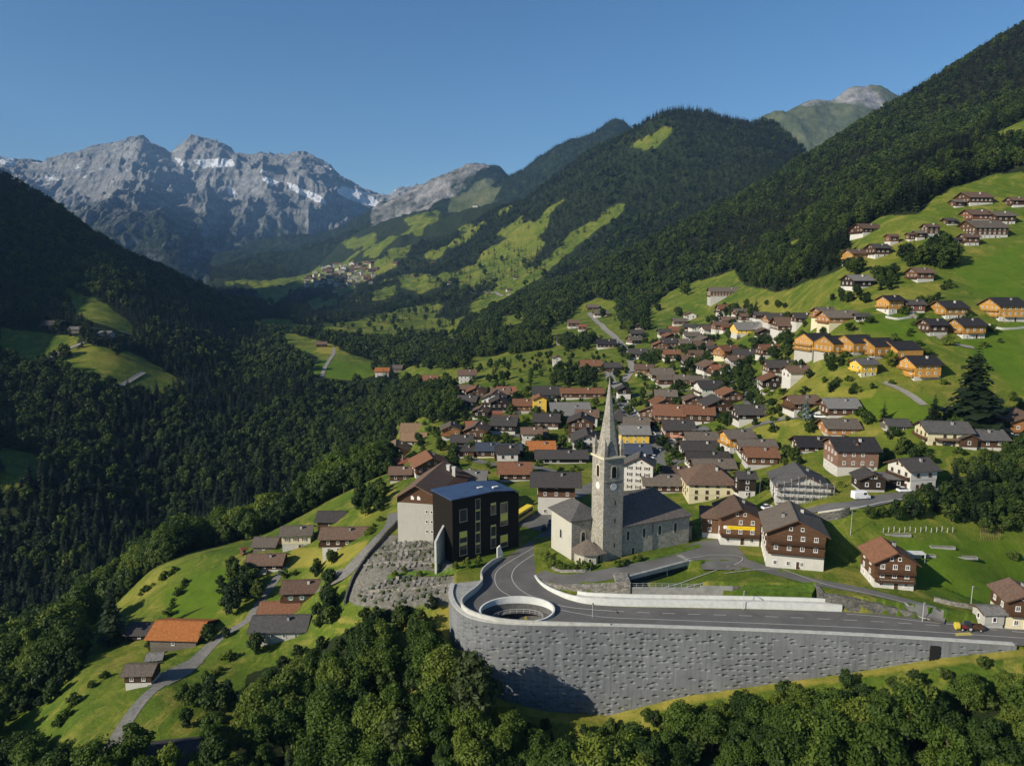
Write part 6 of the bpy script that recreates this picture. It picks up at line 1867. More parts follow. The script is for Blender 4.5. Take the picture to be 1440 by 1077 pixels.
for row_ in [(1228,326,38,-6,8,'br','D','W','brown chalet alone on the slope left of the hamlet'),(1210,367,32,-6,12,'br','G','W','pale golden chalet lowest in the hamlet'),(1242,361,32,-6,12,'dk','D','W','dark chalet with stacked balconies beside the pale golden one'),
 (1258,344,19,-6,10,'br','R','W','little red chalet in the hamlet'),(1283,339,14,-6,8,'br','D','W','small dark chalet above the copse of the hamlet'),(1295,338,18,-6,9,'gb','D','W','grey-brown house between small chalets of the hamlet'),
 (1313,334,24,-6,13,'br','B','W','tall brown chalet in the middle of the hamlet'),(1340,317,21,-6,6,'dk','D','W','dark low chalet over the middle of the hamlet'),(1350,292,20,-8,7,'gb','D','W','brown house at the lower end of the topmost farm'),
 (1381,289,44,-8,10,'br','D','W','long brown farmhouse topmost on the slope'),(1434,292,26,-8,9,'br','D','W','brown chalet cut by the picture edge above the hamlet'),(1383,313,40,-6,10,'br','R','W','reddish chalet behind the biggest house of the hamlet'),
 (1415,316,36,-6,11,'gb','D','W','grey-brown house behind the pale silo'),(1396,336,62,-6,14,'gb','D','W','biggest house of the hamlet with a long grey-brown roof'),(1368,346,27,-6,11,'br','B','W','brown chalet in front of the biggest house of the hamlet'),
 (1347,344,18,-6,6,'dk','D','W','dark little barn beside the tall firs of the hamlet')]:
    u, v, w, ya, ev, r, wl_, bs, lb = row_
    H_(u, v, w * 1.08, 'E', ya - 24, ev * 1.15, r, wl_, bs, lb, group=GH, balc=1, ratio=.8)
# --- the middle slope
for row_ in [(905,528,26,0,9,'br','O','W','brown-roofed orange chalet near the road fork'),(932,533,32,0,8,'gb','D','W','grey-brown roofed house behind the white-footed chalet'),(936,545,22,4,12,'gb','B','W','timber chalet with a white foot above the bright lawn'),(959,542,23,0,9,'gb','R','W','dark red chalet in the row above the bright lawn'),(985,545,30,0,10,'gb','K','W','wide grey-brown roofed chalet at the end of the row above the bright lawn'),
 (897,505,26,0,8,'dk','D','W','dark brown house beside the country road'),(902,472,16,0,6,'br','R','W','small reddish house under the copse'),(898,484,27,0,6,'gb','D','W','low grey-brown house above the dark brown roadside house'),(936,474,19,0,7,'dk','D','W','dark-roofed chalet in the upper row'),(953,471,16,0,6,'ru','R','W','small red-roofed chalet in the upper row'),(941,489,25,0,8,'dk','D','W','dark chalet with white patches under the upper row'),
 (967,491,23,0,10,'gb','R','W','red chalet with a white plinth below the upper row'),(948,467,14,0,5,'re','B','W','tiny red-roofed house at the top of the upper row'),(969,464,17,0,5,'dk','D','W','small dark house by the grey yard'),(997,467,22,0,8,'dk','C','W','dark-roofed cream chalet by the meadow edge'),(1022,466,17,0,8,'ru','R','W','little rust-roofed house beside the grey yard'),
 (1056,467,38,0,8,'gr','L','W','yellow house with a wide grey roof'),(1024,438,24,0,7,'ru','B','W','rust-roofed farmhouse over the grey yard'),(1046,441,26,0,6,'gb','D','W','brown-grey barn next to the rust-roofed farmhouse'),(1004,498,18,0,9,'dk','D','W','narrow dark chalet left of the orange-brown one'),(1030,502,38,-4,13,'ru','O','C','orange-brown chalet with a broad balcony'),(1051,506,36,-3,9,'dk','K','W','dark-roofed black chalet beside the orange-brown one'),
 (1014,528,31,0,12,'re','B','W','salmon-red roofed house among garden bushes'),(1022,532,16,0,9,'gr','W','W','small white house with a grey roof in front of the salmon-red roof'),(913,417,10,0,4,'re','R','W','tiny bright red roof at the forest edge'),(905,424,12,0,4,'gr','W','W','tiny pale house under the bright red roof'),(903,437,10,0,5,'gr','W','W','tiny white house in the copse'),(1124,357,9,0,4,'gr','W','W','lone pale hut in the forest clearing')]:
    u, v, w, ya, ev, r, wl_, bs, lb = row_
    H_(u, v, w, 'E', ya - (0, 14, 26, 6)[int(u) % 4], ev, r, wl_, bs, lb, balc=1)
# --- the next village up the valley
g = random.Random(12)
n_ = 0
cells = [(434 + 10 * i + g.uniform(-3, 3), 403 - 4.8 * j - i * 1.1 + 6 + g.uniform(-1.5, 1.5)) for j in range(7) for i in range(10)]
for (u, v) in cells:
    if v < 366 or v > 404: continue
    n_ += 1
    r = g.choice(['gb', 'br', 'br', 'dk', 'ru', 'gr']); wl_ = g.choice(['W', 'W', 'C', 'D', 'B'])
    H_(u, v, g.uniform(6, 9.5), g.choice('EEG'), g.uniform(-25, 25), g.uniform(3.2, 5.0), r, wl_, 'W', 'tiny house of the distant village up the valley', group='houses of the distant village', balc=0, name='house', chim=0)
for u, v in ((716, 410), (690, 402), (584, 390), (632, 400), (504, 262), (668, 292), (726, 392), (556, 372), (610, 372), (470, 412), (505, 425), (395, 405), (420, 415)):
    q = hit(u, v)
    if q: H_(u, v, 7, 'E', g.uniform(-20, 20), 3.2, g.choice(['gb', 'br', 'ru']), g.choice('DBW'), 'W', 'tiny farmhouse scattered on the far meadows', group='farmhouses on the far meadows', balc=0, name='house', chim=0)

# --- more roofs of the closely built middle of the village
g = random.Random(77)
FILL = [([(640,556),(700,556),(735,600),(830,600),(832,655),(700,660),(650,650)], 15), ([(884,452),(960,448),(1085,448),(1088,522),(990,528),(900,520)], 22), ([(955,548),(1040,560),(1050,590),(1030,618),(985,600)], 5), ([(880,600),(940,560),(925,640),(900,645)], 3), ([(1090,505),(1150,520),(1120,560),(1075,560)], 1)]
for poly, want in FILL:
    n_ = 0
    for t_ in range(900):
        if n_ >= want: break
        u = g.uniform(min(p[0] for p in poly), max(p[0] for p in poly)); v = g.uniform(min(p[1] for p in poly), max(p[1] for p in poly))
        if not inpoly([u], [v], poly)[0]: continue
        q = hit(u, v)
        if q is None: continue
        dd = [math.hypot(q.x - a, q.y - b) - c for a, b, c in FOOTPRINTS]
        if min(dd) < 5.2: continue
        w = g.uniform(9.5, 14) * F / q.y
        r = g.choice(['br', 'gb', 'br', 'dk', 'ru']); wl_ = g.choice(['D', 'B', 'B', 'D', 'K', 'W'])
        H_(u, v, w, g.choice('EEEG'), g.uniform(-12, 8), g.uniform(4.2, 6.2) * F / q.y, r, wl_, 'W', 'plain timber chalet closely hemmed in by other roofs of the village', group='chalets packed in the middle of the village', balc=1)
        n_ += 1
    print('FILL', n_)
# ------------------------------------------------------------------ lanes, streets, tracks
def hp(l, ymin=120):
    r = []
    for u, v in l:
        q = hit(u, v, ymin)
        if q is not None: r.append((q.x, q.y))
    return r
M['gravel'] = mat_simple('gravel', (.23, .215, .19), .2, 1.5, .9, .3, obj=False)
M['track'] = mat_simple('farm_track', (.155, .15, .135), .2, .9, .9, .2, obj=False)
drape('farm_lane', hp([(140, 1076), (160, 1045), (178, 1015), (205, 980), (235, 957), (268, 935), (300, 905), (330, 884), (352, 868), (372, 838), (388, 815), (402, 795)]), [4.0, 3.6, 3.4, 3.4, 4.2, 5, 4, 3.2, 3, 3, 3, 3], M['track'], .1)
drape('farm_yard', hp([(222, 965), (245, 948), (275, 930)]), [6, 9, 6], M['track'], .13)
drape('graveyard_track', hp([(455, 822), (480, 810), (500, 792), (530, 760), (552, 738), (560, 720)]), [7, 6, 4, 4.5, 6, 7], M['track'], .12)
drape('main_street', hp([(800, 700), (870, 668), (930, 652), (944, 640), (930, 622), (912, 606), (893, 588), (880, 572), (872, 556), (868, 545)]), [6, 7, 14, 15, 9, 8, 8, 8, 8, 7], M['asphalt_old'], .14)
drape('country_road', hp([(868, 545), (880, 532), (889, 518), (886, 504), (876, 488), (862, 472), (848, 460), (836, 449), (828, 440)]), 6.0, M['gravel'], .2)
drape('side_road', hp([(868, 548), (860, 536), (856, 524), (852, 514), (838, 510)]), 6.0, M['gravel'], .2)
drape('steep_lane', hp([(1049, 579), (1052, 562), (1055, 545), (1060, 533)]), 4.4, M['asphalt'], .25)
drape('upper_lane', hp([(1090, 742), (1120, 726), (1150, 716), (1200, 710), (1245, 702), (1290, 694), (1340, 683), (1375, 672)]), [6, 5, 5, 6, 5, 4.5, 4.5, 4], M['asphalt_old'], .2)
drape('car_park', hp([(742, 742), (760, 735), (790, 728)]), [14, 16, 12], M['asphalt_old'], .1)
drape('village_lane', hp([(640, 640), (690, 652), (740, 655), (800, 668)]), 4.0, M['asphalt_old'], .15)
drape('village_lane', hp([(700, 605), (760, 622), (820, 640), (870, 655)]), 4.0, M['asphalt_old'], .15)
drape('village_lane', hp([(960, 640), (1010, 622), (1060, 600), (1110, 588), (1150, 590)]), 3.6, M['asphalt_old'], .15)
drape('village_lane', hp([(880, 560), (930, 550), (990, 548), (1050, 530)]), 3.4, M['asphalt_old'], .2)
drape('grey_yard', hp([(1005, 450), (1030, 452), (1060, 458), (1090, 462)]), [8, 12, 12, 9], M['gravel'], .25)
drape('field_track', hp([(1243, 538), (1262, 546), (1282, 557), (1300, 570)]), 3.0, M['gravel'], .2)
drape('field_track', hp([(1255, 430), (1300, 455), (1330, 480), (1370, 490)]), 3.0, M['gravel'], .2)
drape('field_track', hp([(28, 520), (60, 508), (92, 492), (118, 482)], 300), 5.0, M['gravel'], .3)
drape('field_track', hp([(160, 548), (180, 537), (202, 524)], 300), 5.0, M['gravel'], .3)
drape('field_track', hp([(168, 466), (190, 472), (204, 478)], 300), 4.0, M['gravel'], .3)
drape('field_track', hp([(452, 530), (458, 515), (468, 500), (470, 490)], 300), 4.5, M['gravel'], .3)
drape('field_track', hp([(655, 412), (690, 412), (716, 416)], 300), 7, M['gravel'], .6)

# ------------------------------------------------------------------ walls in the village
def px_wall(name, px, h, th, mat, label, below=1.0, cat='wall', ymin=120):
    P = hp(px, ymin)
    P = smooth_line(P, .9)
    z = hgt(P[:, 0], P[:, 1])
    return strip(name, P, th, z - below, z + h, mat, label, cat)
px_wall('graveyard_wall', [(560, 735), (535, 762), (512, 790), (496, 815), (486, 842), (484, 852)], 1.5, .5, M['stone_dark'], 'dark stone wall winding down the outer side of the graveyard')
px_wall('stone_wall', [(1128, 742), (1150, 735), (1180, 730), (1195, 724)], 2.4, .7, M['stone_dark'], 'dark stone wall under the upper lane behind the big chalet')
px_wall('lane_wall', [(1150, 722), (1200, 716), (1250, 707), (1300, 698), (1340, 688)], .5, .4, M['concrete'], 'low pale wall along the upper lane above the hedge')
px_wall('concrete_wall', [(1060, 577), (1063, 562), (1066, 547), (1066, 536)], 1.6, .5, M['concrete_white'], 'whitish concrete wall climbing beside the steep dark lane')
px_wall('terrace_wall', [(1390, 458), (1412, 464), (1440, 462)], 1.0, .5, M['concrete'], 'pale terrace wall below the large golden chalet')
px_wall('terrace_wall', [(1245, 447), (1262, 450), (1282, 447)], 1.0, .5, M['concrete'], 'pale terrace wall below the golden chalet with the annex')
px_wall('stone_wall', [(1313, 845), (1340, 852), (1375, 858), (1400, 866)], 1.0, .5, M['stone'], 'rough low stone wall along the lower edge of the garden meadow')
px_wall('concrete_wall', [(1010, 445), (1040, 448), (1075, 456)], 1.8, .5, M['concrete'], 'pale retaining wall under the grey yard')
px_wall('garden_wall', [(1180, 575), (1150, 582), (1128, 590)], 1.0, .4, M['concrete_white'], 'white garden wall near the blue spruce')
px_wall('garden_wall', [(880, 562), (902, 590), (915, 606), (935, 625)], .9, .5, M['concrete'], 'pale wall on the hillside edge of the main street')
# pointed slab by the bend
q = g0(703, 784)
o = MB().add([(-.8, 0, -.3), (1.0, 0, -.3), (1.0, 0, 1.2), (.1, 0, 3.6), (-.8, 0, 3.0), (-.8, .45, -.3), (1.0, .45, -.3), (1.0, .45, 1.2), (.1, .45, 3.6), (-.8, .45, 3.0)], [(0, 1, 2, 3, 4), (9, 8, 7, 6, 5), (0, 5, 6, 1), (1, 6, 7, 2), (2, 7, 8, 3), (3, 8, 9, 4), (4, 9, 5, 0)]).build('stone_slab', M['concrete_white'])
o.location = (q[0], q[1], 0); o.rotation_euler = (0, 0, .5); tag(o, 'pale upright pointed slab where the bend parapet begins', 'slab')

# ------------------------------------------------------------------ graveyard
g = random.Random(21)
GS = []
for k_ in range(4):
    mb = MB()
    w, h, t = .75 + .1 * k_, 1.0 + .12 * k_, .22
    pts_ = [(-w / 2, 0), (w / 2, 0), (w / 2, h * .75), (w * .3, h * .95), (0, h), (-w * .3, h * .95), (-w / 2, h * .75)] if k_ % 2 else [(-w / 2, 0), (w / 2, 0), (w / 2, h), (-w / 2, h)]
    n = len(pts_)
    mb.add([(a, -t / 2, b) for a, b in pts_] + [(a, t / 2, b) for a, b in pts_], [tuple(range(n)), tuple(range(2 * n - 1, n - 1, -1))] + [(i, n + i, n + (i + 1) % n, (i + 1) % n) for i in range(n)])
    if k_ == 3: mb = MB().box(-.1, .1, -.1, .1, 0, 1.7).box(-.45, .45, -.09, .09, 1.05, 1.25).box(-.4, .4, -.25, .25, 0, .3)
    kerb = MB().box(-.55, .55, -2.1, -.15, 0, .22).box(-.4, .4, -1.95, -.3, .2, .26)
    GS.append((mb.mesh('headstone', mat_simple('gravestone_%d' % k_, [(.21, .20, .18), (.10, .10, .10), (.27, .255, .23), (.15, .13, .11)][k_], .15, 4, .6)), kerb.mesh('grave_bed', mat_simple('grave_bed_%d' % k_, [(.26, .25, .22), (.05, .07, .02), (.20, .18, .16), (.10, .12, .05)][k_], .3, 3, .9))))
rows_ = []
for poly, n1, gp in (([(548, 757), (612, 755), (618, 790), (560, 800), (508, 800)], 12, 'graves of the upper graveyard slope'), ([(560, 812), (632, 806), (634, 840), (600, 852), (530, 852), (500, 838)], 9, 'graves of the lower graveyard')):
    q = hp(poly, 150)
    xs = [p[0] for p in q]; ys = [p[1] for p in q]
    yy = min(ys)
    while yy < max(ys):
        xx = min(xs)
        while xx < max(xs):
            if inpoly([xx], [yy], q)[0] and g.random() < .9: rows_.append((xx + g.uniform(-.12, .12), yy + g.uniform(-.06, .06), gp))
            xx += 1.7
        yy += 2.9
print('GRAVES', len(rows_))
for (x, y, gp) in rows_[:290]:
    k_ = g.randrange(4); s_ = g.uniform(.68, .95)
    e = empty('grave', (x, y, float(hgt(x, y)) - .05), math.radians(g.uniform(-6, 6) - 8)); e.scale = (s_, s_, s_)
    tag(e, 'headstone and bed among the rows of the ' + ('upper graveyard slope' if 'upper' in gp else 'lower graveyard by the slab'), 'grave', gp)
    link('headstone', GS[k_][0], e); link('grave_bed', GS[k_][1], e)
for l_, lb in (([(508, 797), (560, 792), (614, 787)], 'lowest low terrace wall of the upper graveyard slope'), ([(528, 779), (575, 774), (614, 770)], 'low terrace wall across the middle of the upper graveyard slope'), ([(505, 838), (570, 830), (634, 824)], 'low terrace wall through the lower graveyard')):
    px_wall('terrace_wall', l_, .55, .35, M['stone'], lb, ymin=140)
cone = broadleaf(333, 700, .14, H=2.6, R=.8, nl=12, low=.02, slim=.9)
CONE = leaf_mesh('clipped_shrub', cone[0], cone[1], [M['hedge'], M['bark']], cone[2])
for u, v in ((568, 806), (590, 812), (612, 804), (640, 802), (656, 800), (672, 796), (555, 814)):
    q = hit(u, v, 140)
    o = link('clipped_shrub', CONE); o.location = (q.x, q.y, q.z - .1); s_ = g.uniform(.9, 1.5); o.scale = (s_, s_, s_ * 1.1)
    tag(o, 'small cone-shaped shrub on the grass terrace of the graveyard', 'shrub', 'cone shrubs of the graveyard terrace')
drape('graveyard_terrace', hp([(545, 812), (590, 806), (640, 800), (678, 792)], 140), 2.6, M['lawn'], .12)

# ------------------------------------------------------------------ vehicles
M['car_white'] = mat_simple('white_car_paint', (.78, .78, .77), .02, 3, .3, spec=.5)
M['car_dark'] = mat_simple('dark_car_paint', (.03, .035, .045), .05, 3, .3, spec=.5)
M['car_grey'] = mat_simple('grey_car_paint', (.25, .26, .27), .03, 3, .3, spec=.5)
M['car_red'] = mat_simple('red_car_paint', (.13, .022, .018), .03, 3, .3, spec=.5)
M['yellow_paint'] = mat_simple('yellow_paint', (.82, .60, .02), .03, 2, .4, spec=.4)
M['wood_tan'] = mat_simple('pale_sticks', (.26, .20, .085), .2, 3, .8)
M['rubber'] = mat_simple('rubber', (.02, .02, .02), .1, 3, .8)
M['lamp_glass'] = mat_simple('lamp_glass', (.7, .7, .66), .03, 3, .2, spec=.6)
def loft(sections):
    """closed body from cross-sections [(x, [(y,z)...])]"""
    v = []; n = len(sections[0][1])
    for x, ring in sections: v += [(x, y, z) for y, z in ring]
    f = [tuple(range(n - 1, -1, -1)), tuple(range(len(v) - n, len(v)))]
    for i in range(len(sections) - 1):
        for j in range(n):
            f.append((i * n + j, i * n + (j + 1) % n, (i + 1) * n + (j + 1) % n, (i + 1) * n + j))
    return v, f
def ring(w, z0, z1, r=.15, top=None):
    t = w if top is None else top
    return [(-w / 2, z0), (w / 2, z0), (w / 2 + .02, (z0 + z1) / 2), (t / 2, z1 - r), (t / 2 - r, z1), (-t / 2 + r, z1), (-t / 2, z1 - r), (-w / 2 - .02, (z0 + z1) / 2)]
_wheel = {}
def wheel(parent, x, y, r, w=.22):
    k = (round(r, 2), w)
    if k not in _wheel:
        n = 16; mb = MB()
        prof = [(r * .55, -w / 2), (r * .92, -w / 2), (r, -w / 3), (r, w / 3), (r * .92, w / 2), (r * .55, w / 2)]
        v = []
        for rr, yy in prof:
            v += [(rr * math.cos(2 * math.pi * i / n), yy, rr * math.sin(2 * math.pi * i / n)) for i in range(n)]
        f = [(j * n + i, j * n + (i + 1) % n, (j + 1) * n + (i + 1) % n, (j + 1) * n + i) for j in range(5) for i in range(n)]
        t = mb.add(v, f).mesh('tyre', M['rubber'])
        mb = MB()
        v = [(r * .56 * math.cos(2 * math.pi * i / n), s * w * .42, r * .56 * math.sin(2 * math.pi * i / n)) for s in (-1, 1) for i in range(n)]
        mb.add(v, [tuple(range(n)), tuple(range(2 * n - 1, n - 1, -1))] + [(i, n + i, n + (i + 1) % n, (i + 1) % n) for i in range(n)])
        _wheel[k] = (t, mb.mesh('rim', M['steel']))
    o = link('wheel', _wheel[k][0], parent); o.location = (x, y, r)
    link('rim', _wheel[k][1], o)
def vehicle(u, v, rz, kind, paint, label, cat='car', ymin=120, z=None, group=None, s=1.0):
    if z is None:
        q = hit(u, v, ymin)
        loc = (q.x, q.y, q.z + .22)
    else:
        q = g0(u, v, z); loc = (q[0], q[1], z)
    e = empty({'car': 'parked_car', 'van': 'parked_van', 'bus': 'bus'}[kind], loc, math.radians(rz)); e.scale = (s, s, s)
    tag(e, label, cat, group)
    FOOTPRINTS.append((loc[0], loc[1], 3.5))
    if kind == 'car':
        L, w, hb, ht = 4.3, 1.75, .95, 1.48
        b, f = loft([(-2.15, ring(1.5, .35, .75)), (-2.0, ring(w, .25, .86)), (-1.1, ring(w, .22, hb)), (.7, ring(w, .22, hb)), (1.75, ring(w, .25, .85)), (2.15, ring(1.45, .32, .68))])
        MB().add(b, f).build('body', M[paint], e)
        b, f = loft([(-1.75, ring(1.5, hb - .08, hb + .05, .03)), (-1.2, ring(1.5, hb - .08, ht, .12, 1.2)), (.05, ring(1.5, hb - .08, ht + .02, .12, 1.22)), (.95, ring(1.5, hb - .08, hb + .05, .03))])
        MB().add(b, f).build('cabin_glass', M['glass'], e)
        MB().prism([(-1.15, -.58), (.0, -.58), (.0, .58), (-1.15, .58)], ht - .02, ht + .04).build('roof', M[paint], e)
        wx, wr, fx = 1.3, .32, 2.06
    elif kind == 'van':
        w = 1.95
        b, f = loft([(-2.6, ring(w, .35, 2.3)), (-2.5, ring(w, .3, 2.45)), (1.3, ring(w, .3, 2.45)), (1.9, ring(w, .3, 1.35)), (2.65, ring(w - .15, .32, 1.05))])
        MB().add(b, f).build('body', M[paint], e)
        MB().add([(1.36, -.85, 2.25), (1.36, .85, 2.25), (1.9, .85, 1.42), (1.9, -.85, 1.42)], [(0, 1, 2, 3), (3, 2, 1, 0)]).build('windscreen', M['glass'], e).location = (.04, 0, .03)
        for sy in (-1, 1): link('side_window', MB().box(.3, 1.25, sy * 1.0 - .02, sy * 1.0 + .02, 1.45, 2.1).mesh('side_window', M['glass']), e)
        wx, wr, fx = 1.6, .36, 2.58
    else:
        w = 2.5
        b, f = loft([(-5.5, ring(w, .45, 2.9)), (-5.4, ring(w, .35, 3.05)), (5.3, ring(w, .35, 3.05)), (5.5, ring(w, .45, 2.8))])
        MB().add(b, f).build('body', M[paint], e)
        for sy in (-1, 1): link('window_band', MB().box(-5.0, 5.1, sy * 1.28 - .02, sy * 1.28 + .02, 1.5, 2.5).mesh('window_band', M['glass']), e)
        link('windscreen', MB().box(5.46, 5.52, -1.1, 1.1, 1.2, 2.6).mesh('windscreen', M['glass']), e)
        MB().box(-4.8, 4.8, -1.29, 1.29, .7, .95).build('stripe', M['frame_white'], e)
        wx, wr, fx = 3.4, .48, 5.47
    for sx in (-1, 1):
        for sy in (-1, 1): wheel(e, sx * wx, sy * (w / 2 - .1), wr)
    for sy in (-1, 1):
        link('headlight', MB().box(fx - .06, fx + .05, sy * (w / 2 - .38) - .16, sy * (w / 2 - .38) + .16, .62, .78).mesh('headlight', M['lamp_glass']), e)
    return e
vehicle(735, 729, 62, 'bus', 'yellow_paint', 'bright yellow bus half hidden behind the black school extension', 'bus')
vehicle(1210, 702, 8, 'van', 'car_white', 'white delivery van parked on the upper lane by the little dark chalet', 'van')
vehicle(1271, 692, 5, 'car', 'car_white', 'white car parked in front of the open garage')
vehicle(1153, 588, -10, 'car', 'car_white', 'white car parked beside the blue spruce')
vehicle(1079, 716, 20, 'car', 'car_white', 'white car next to the banner chalet')
vehicle(1085, 725, 15, 'car', 'car_dark', 'dark car next to the white one by the banner chalet')
vehicle(921, 645, 40, 'car', 'car_white', 'white car at the edge of the village square by the yellow house')
vehicle(908, 640, 60, 'car', 'car_dark', 'dark car under the trees by the yellow house')
vehicle(930, 634, 50, 'car', 'car_grey', 'grey car parked on the village square')
vehicle(873, 572, 10, 'car', 'car_dark', 'black car parked outside the dark-gabled white chalet')
vehicle(881, 574, 15, 'car', 'car_grey', 'silver car beside the black car on the main street')
vehicle(1333, 626, 10, 'car', 'car_dark', 'dark car in front of the brown gable porch')
vehicle(766, 744, 80, 'car', 'car_dark', 'dark car in the shade of the school extension')
vehicle(775, 736, 80, 'car', 'car_grey', 'grey car in the shade beside the church')
vehicle(845, 474, 60, 'car', 'car_dark', 'tiny dark car driving on the country road')
vehicle(1118, 622, 0, 'car', 'car_dark', 'dark car beside the round tree on the meadow')
# yellow and dark road machine
q = g0(1357, 886)
e = empty('tractor', (q[0], q[1], .04), math.radians(-4)); e.scale = (.82, .82, .82); tag(e, 'dark red tractor with a round yellow front attachment standing on the road', 'tractor')
b, f = loft([(-1.6, ring(1.2, .7, 1.4)), (-.2, ring(1.2, .7, 1.5)), (1.8, ring(.9, .7, 1.3)), (2.0, ring(.8, .8, 1.2))])
MB().add([(-x, y, z) for x, y, z in b], [tuple(reversed(t)) for t in f]).build('body', M['car_red'], e)
MB().box(-.1, 1.3, -.65, .65, 1.45, 2.35).build('cab', M['glass'], e); MB().box(-.2, 1.4, -.7, .7, 2.35, 2.45).build('cab_roof', M['car_dark'], e)
for x, y, r in ((.9, -.85, .75), (.9, .85, .75), (-1.2, -.75, .5), (-1.2, .75, .5)): wheel(e, x, y, r, .4)
n = 18
mb = MB(); v = [(-2.3 + (.5 if s else -.35), 1.0 * math.cos(2 * math.pi * i / n), 1.25 + 1.0 * math.sin(2 * math.pi * i / n)) for s in (0, 1) for i in range(n)]
mb.add(v, [tuple(range(n)), tuple(range(2 * n - 1, n - 1, -1))] + [(i, n + i, n + (i + 1) % n, (i + 1) % n) for i in range(n)]); mb.build('attachment', mat_simple('faded_yellow', (.50, .40, .05), .1, 2, .6), e)
MB().box(1.7, 4.6, -.95, .95, .6, 1.3).box(1.75, 4.55, -.9, .9, 1.3, 1.7).build('trailer', M['wood_dark'], e)
for y in (-.95, .95): wheel(e, 3.6, y, .45, .3)
tag(MB().prism([g0(1343, 890), g0(1364, 889), g0(1368, 893), g0(1344, 894)], .034, .05).build('yellow_mat', mat_simple('straw', (.42, .36, .10), .2, 2, .9, obj=False)), 'patch of yellow straw on the road beside the tractor', 'straw')

# ------------------------------------------------------------------ poles and lamps
def pole(u, v, h, label, lamp=True, z=None, r=.09, group=None, ymin=120):
    q = hit(u, v, ymin) if z is None else Vector((*g0(u, v, z), z))
    e = empty('street_lamp' if lamp else 'utility_pole', (q.x, q.y, q.z - .2))
    tag(e, label, 'lamp' if lamp else 'pole', group)
    MB().bar((0, 0, 0), (0, 0, h), r, 8, r * .6).build('post', M['steel'] if lamp else M['wood_grey'], e)
    if lamp:
        MB().bar((0, 0, h), (0, -1.0, h + .15), .05, 6).build('arm', M['steel'], e)
        MB().box(-.15, .15, -1.5, -.8, h + .08, h + .22).build('lamp_head', M['dark_metal'], e)
    else:
        MB().box(-.9, .9, -.06, .06, h - .7, h - .55).build('crossarm', M['wood_grey'], e)
pole(1045, 857, 5, 'slim lamp on the roadside under the triangular lawn', z=0)
pole(833, 868, 4, 'short post in the middle of the bend beside the oval rim', z=0, r=.07)
pole(1297, 874, 5, 'lamp at the foot of the tapering stone wall', z=0)
pole(1196, 752, 7, 'lamp post on the meadow beside the big chalet', r=.08)
pole(1364, 862, 7, 'thin lamp by the roadside shed', z=.3)
for u, v, h, lb in ((1025, 600, 8, 'wooden pole on the bright slope above the banner chalet'), (912, 560, 8, 'wooden pole beside the country road'), (1068, 700, 7, 'wooden pole beside the cream house'), (1096, 662, 7, 'wooden pole by the old rust-roofed house'), (845, 560, 8, 'wooden pole behind the belfry'), (1320, 350, 8, 'wooden pole on the meadow of the hamlet')):
    pole(u, v, h, lb, False)

# ------------------------------------------------------------------ garden on the meadow
def at(u, v): 
    q = hit(u, v, 150); return q
q = at(1286, 788)
e = empty('garden_shelter', q, math.radians(-5)); tag(e, 'white open shelter with a flat roof beside the small rust-roofed chalet', 'shelter')
MB().box(-2.3, 2.3, -1.2, 1.2, 2.1, 2.3).build('roof', M['concrete_white'], e)
for x in (-2.1, 2.1):
    for y in (-1.0, 1.0): link('post', MB().box(x - .08, x + .08, y - .08, y + .08, -.3, 2.1).mesh('post', M['frame_white']), e)
MB().box(-2.0, 2.0, .9, 1.0, 0, 1.2).build('back_panel', M['greyrender'], e)
for u, v, L, lb in ((1325, 770, 6.5, 'pale planted bed nearer the bean poles'), (1356, 784, 6.5, 'long grey-edged garden bed lowest on the meadow'), (1262, 752, 7, 'pale raised bed under the thicket'), (1308, 782, 2.6, 'short pale bed beside the white shelter')):
    q = at(u, v); e = empty('garden_bed', q, math.radians(-4)); tag(e, lb, 'garden bed')
    MB().box(-L / 2, L / 2, -.6, -.5, -.3, .4).box(-L / 2, L / 2, .5, .6, -.3, .4).box(-L / 2, -L / 2 + .1, -.5, .5, -.3, .4).box(L / 2 - .1, L / 2, -.5, .5, -.3, .4).build('edging', M['concrete_grey'], e)
    MB().box(-L / 2 + .1, L / 2 - .1, -.5, .5, -.3, .3).build('soil', mat_simple('planted_soil', (.10, .10, .045), .4, 3, .9), e)
for k_ in range(26):
    u = 1378 + 2.3 * (k_ % 13) ; v = 752 + 8 * (k_ // 13)
    q = at(u, v); o = MB().bar((0, 0, -.3), (.06, 0, 2.3), .035, 5).build('bean_pole', M['wood_tan']); o.location = q
    tag(o, 'thin yellowish bean pole in the stand beside the dark thicket', 'pole', 'bean poles in the garden')
for k_ in range(14):
    q = at(1242 + 7.5 * k_, 749 - 1.0 * (k_ % 3)); o = MB().box(-.07, .07, -.07, .07, -.3, 1.5).build('fence_post', M['concrete']); o.location = q
    tag(o, 'pale garden post in the row under the thicket', 'post', 'pale garden posts')
q = at(1423, 786); bush(q.x, q.y, q.z, 1.6, 'round dark bush standing alone on the garden meadow', None, 'garden_shrub')

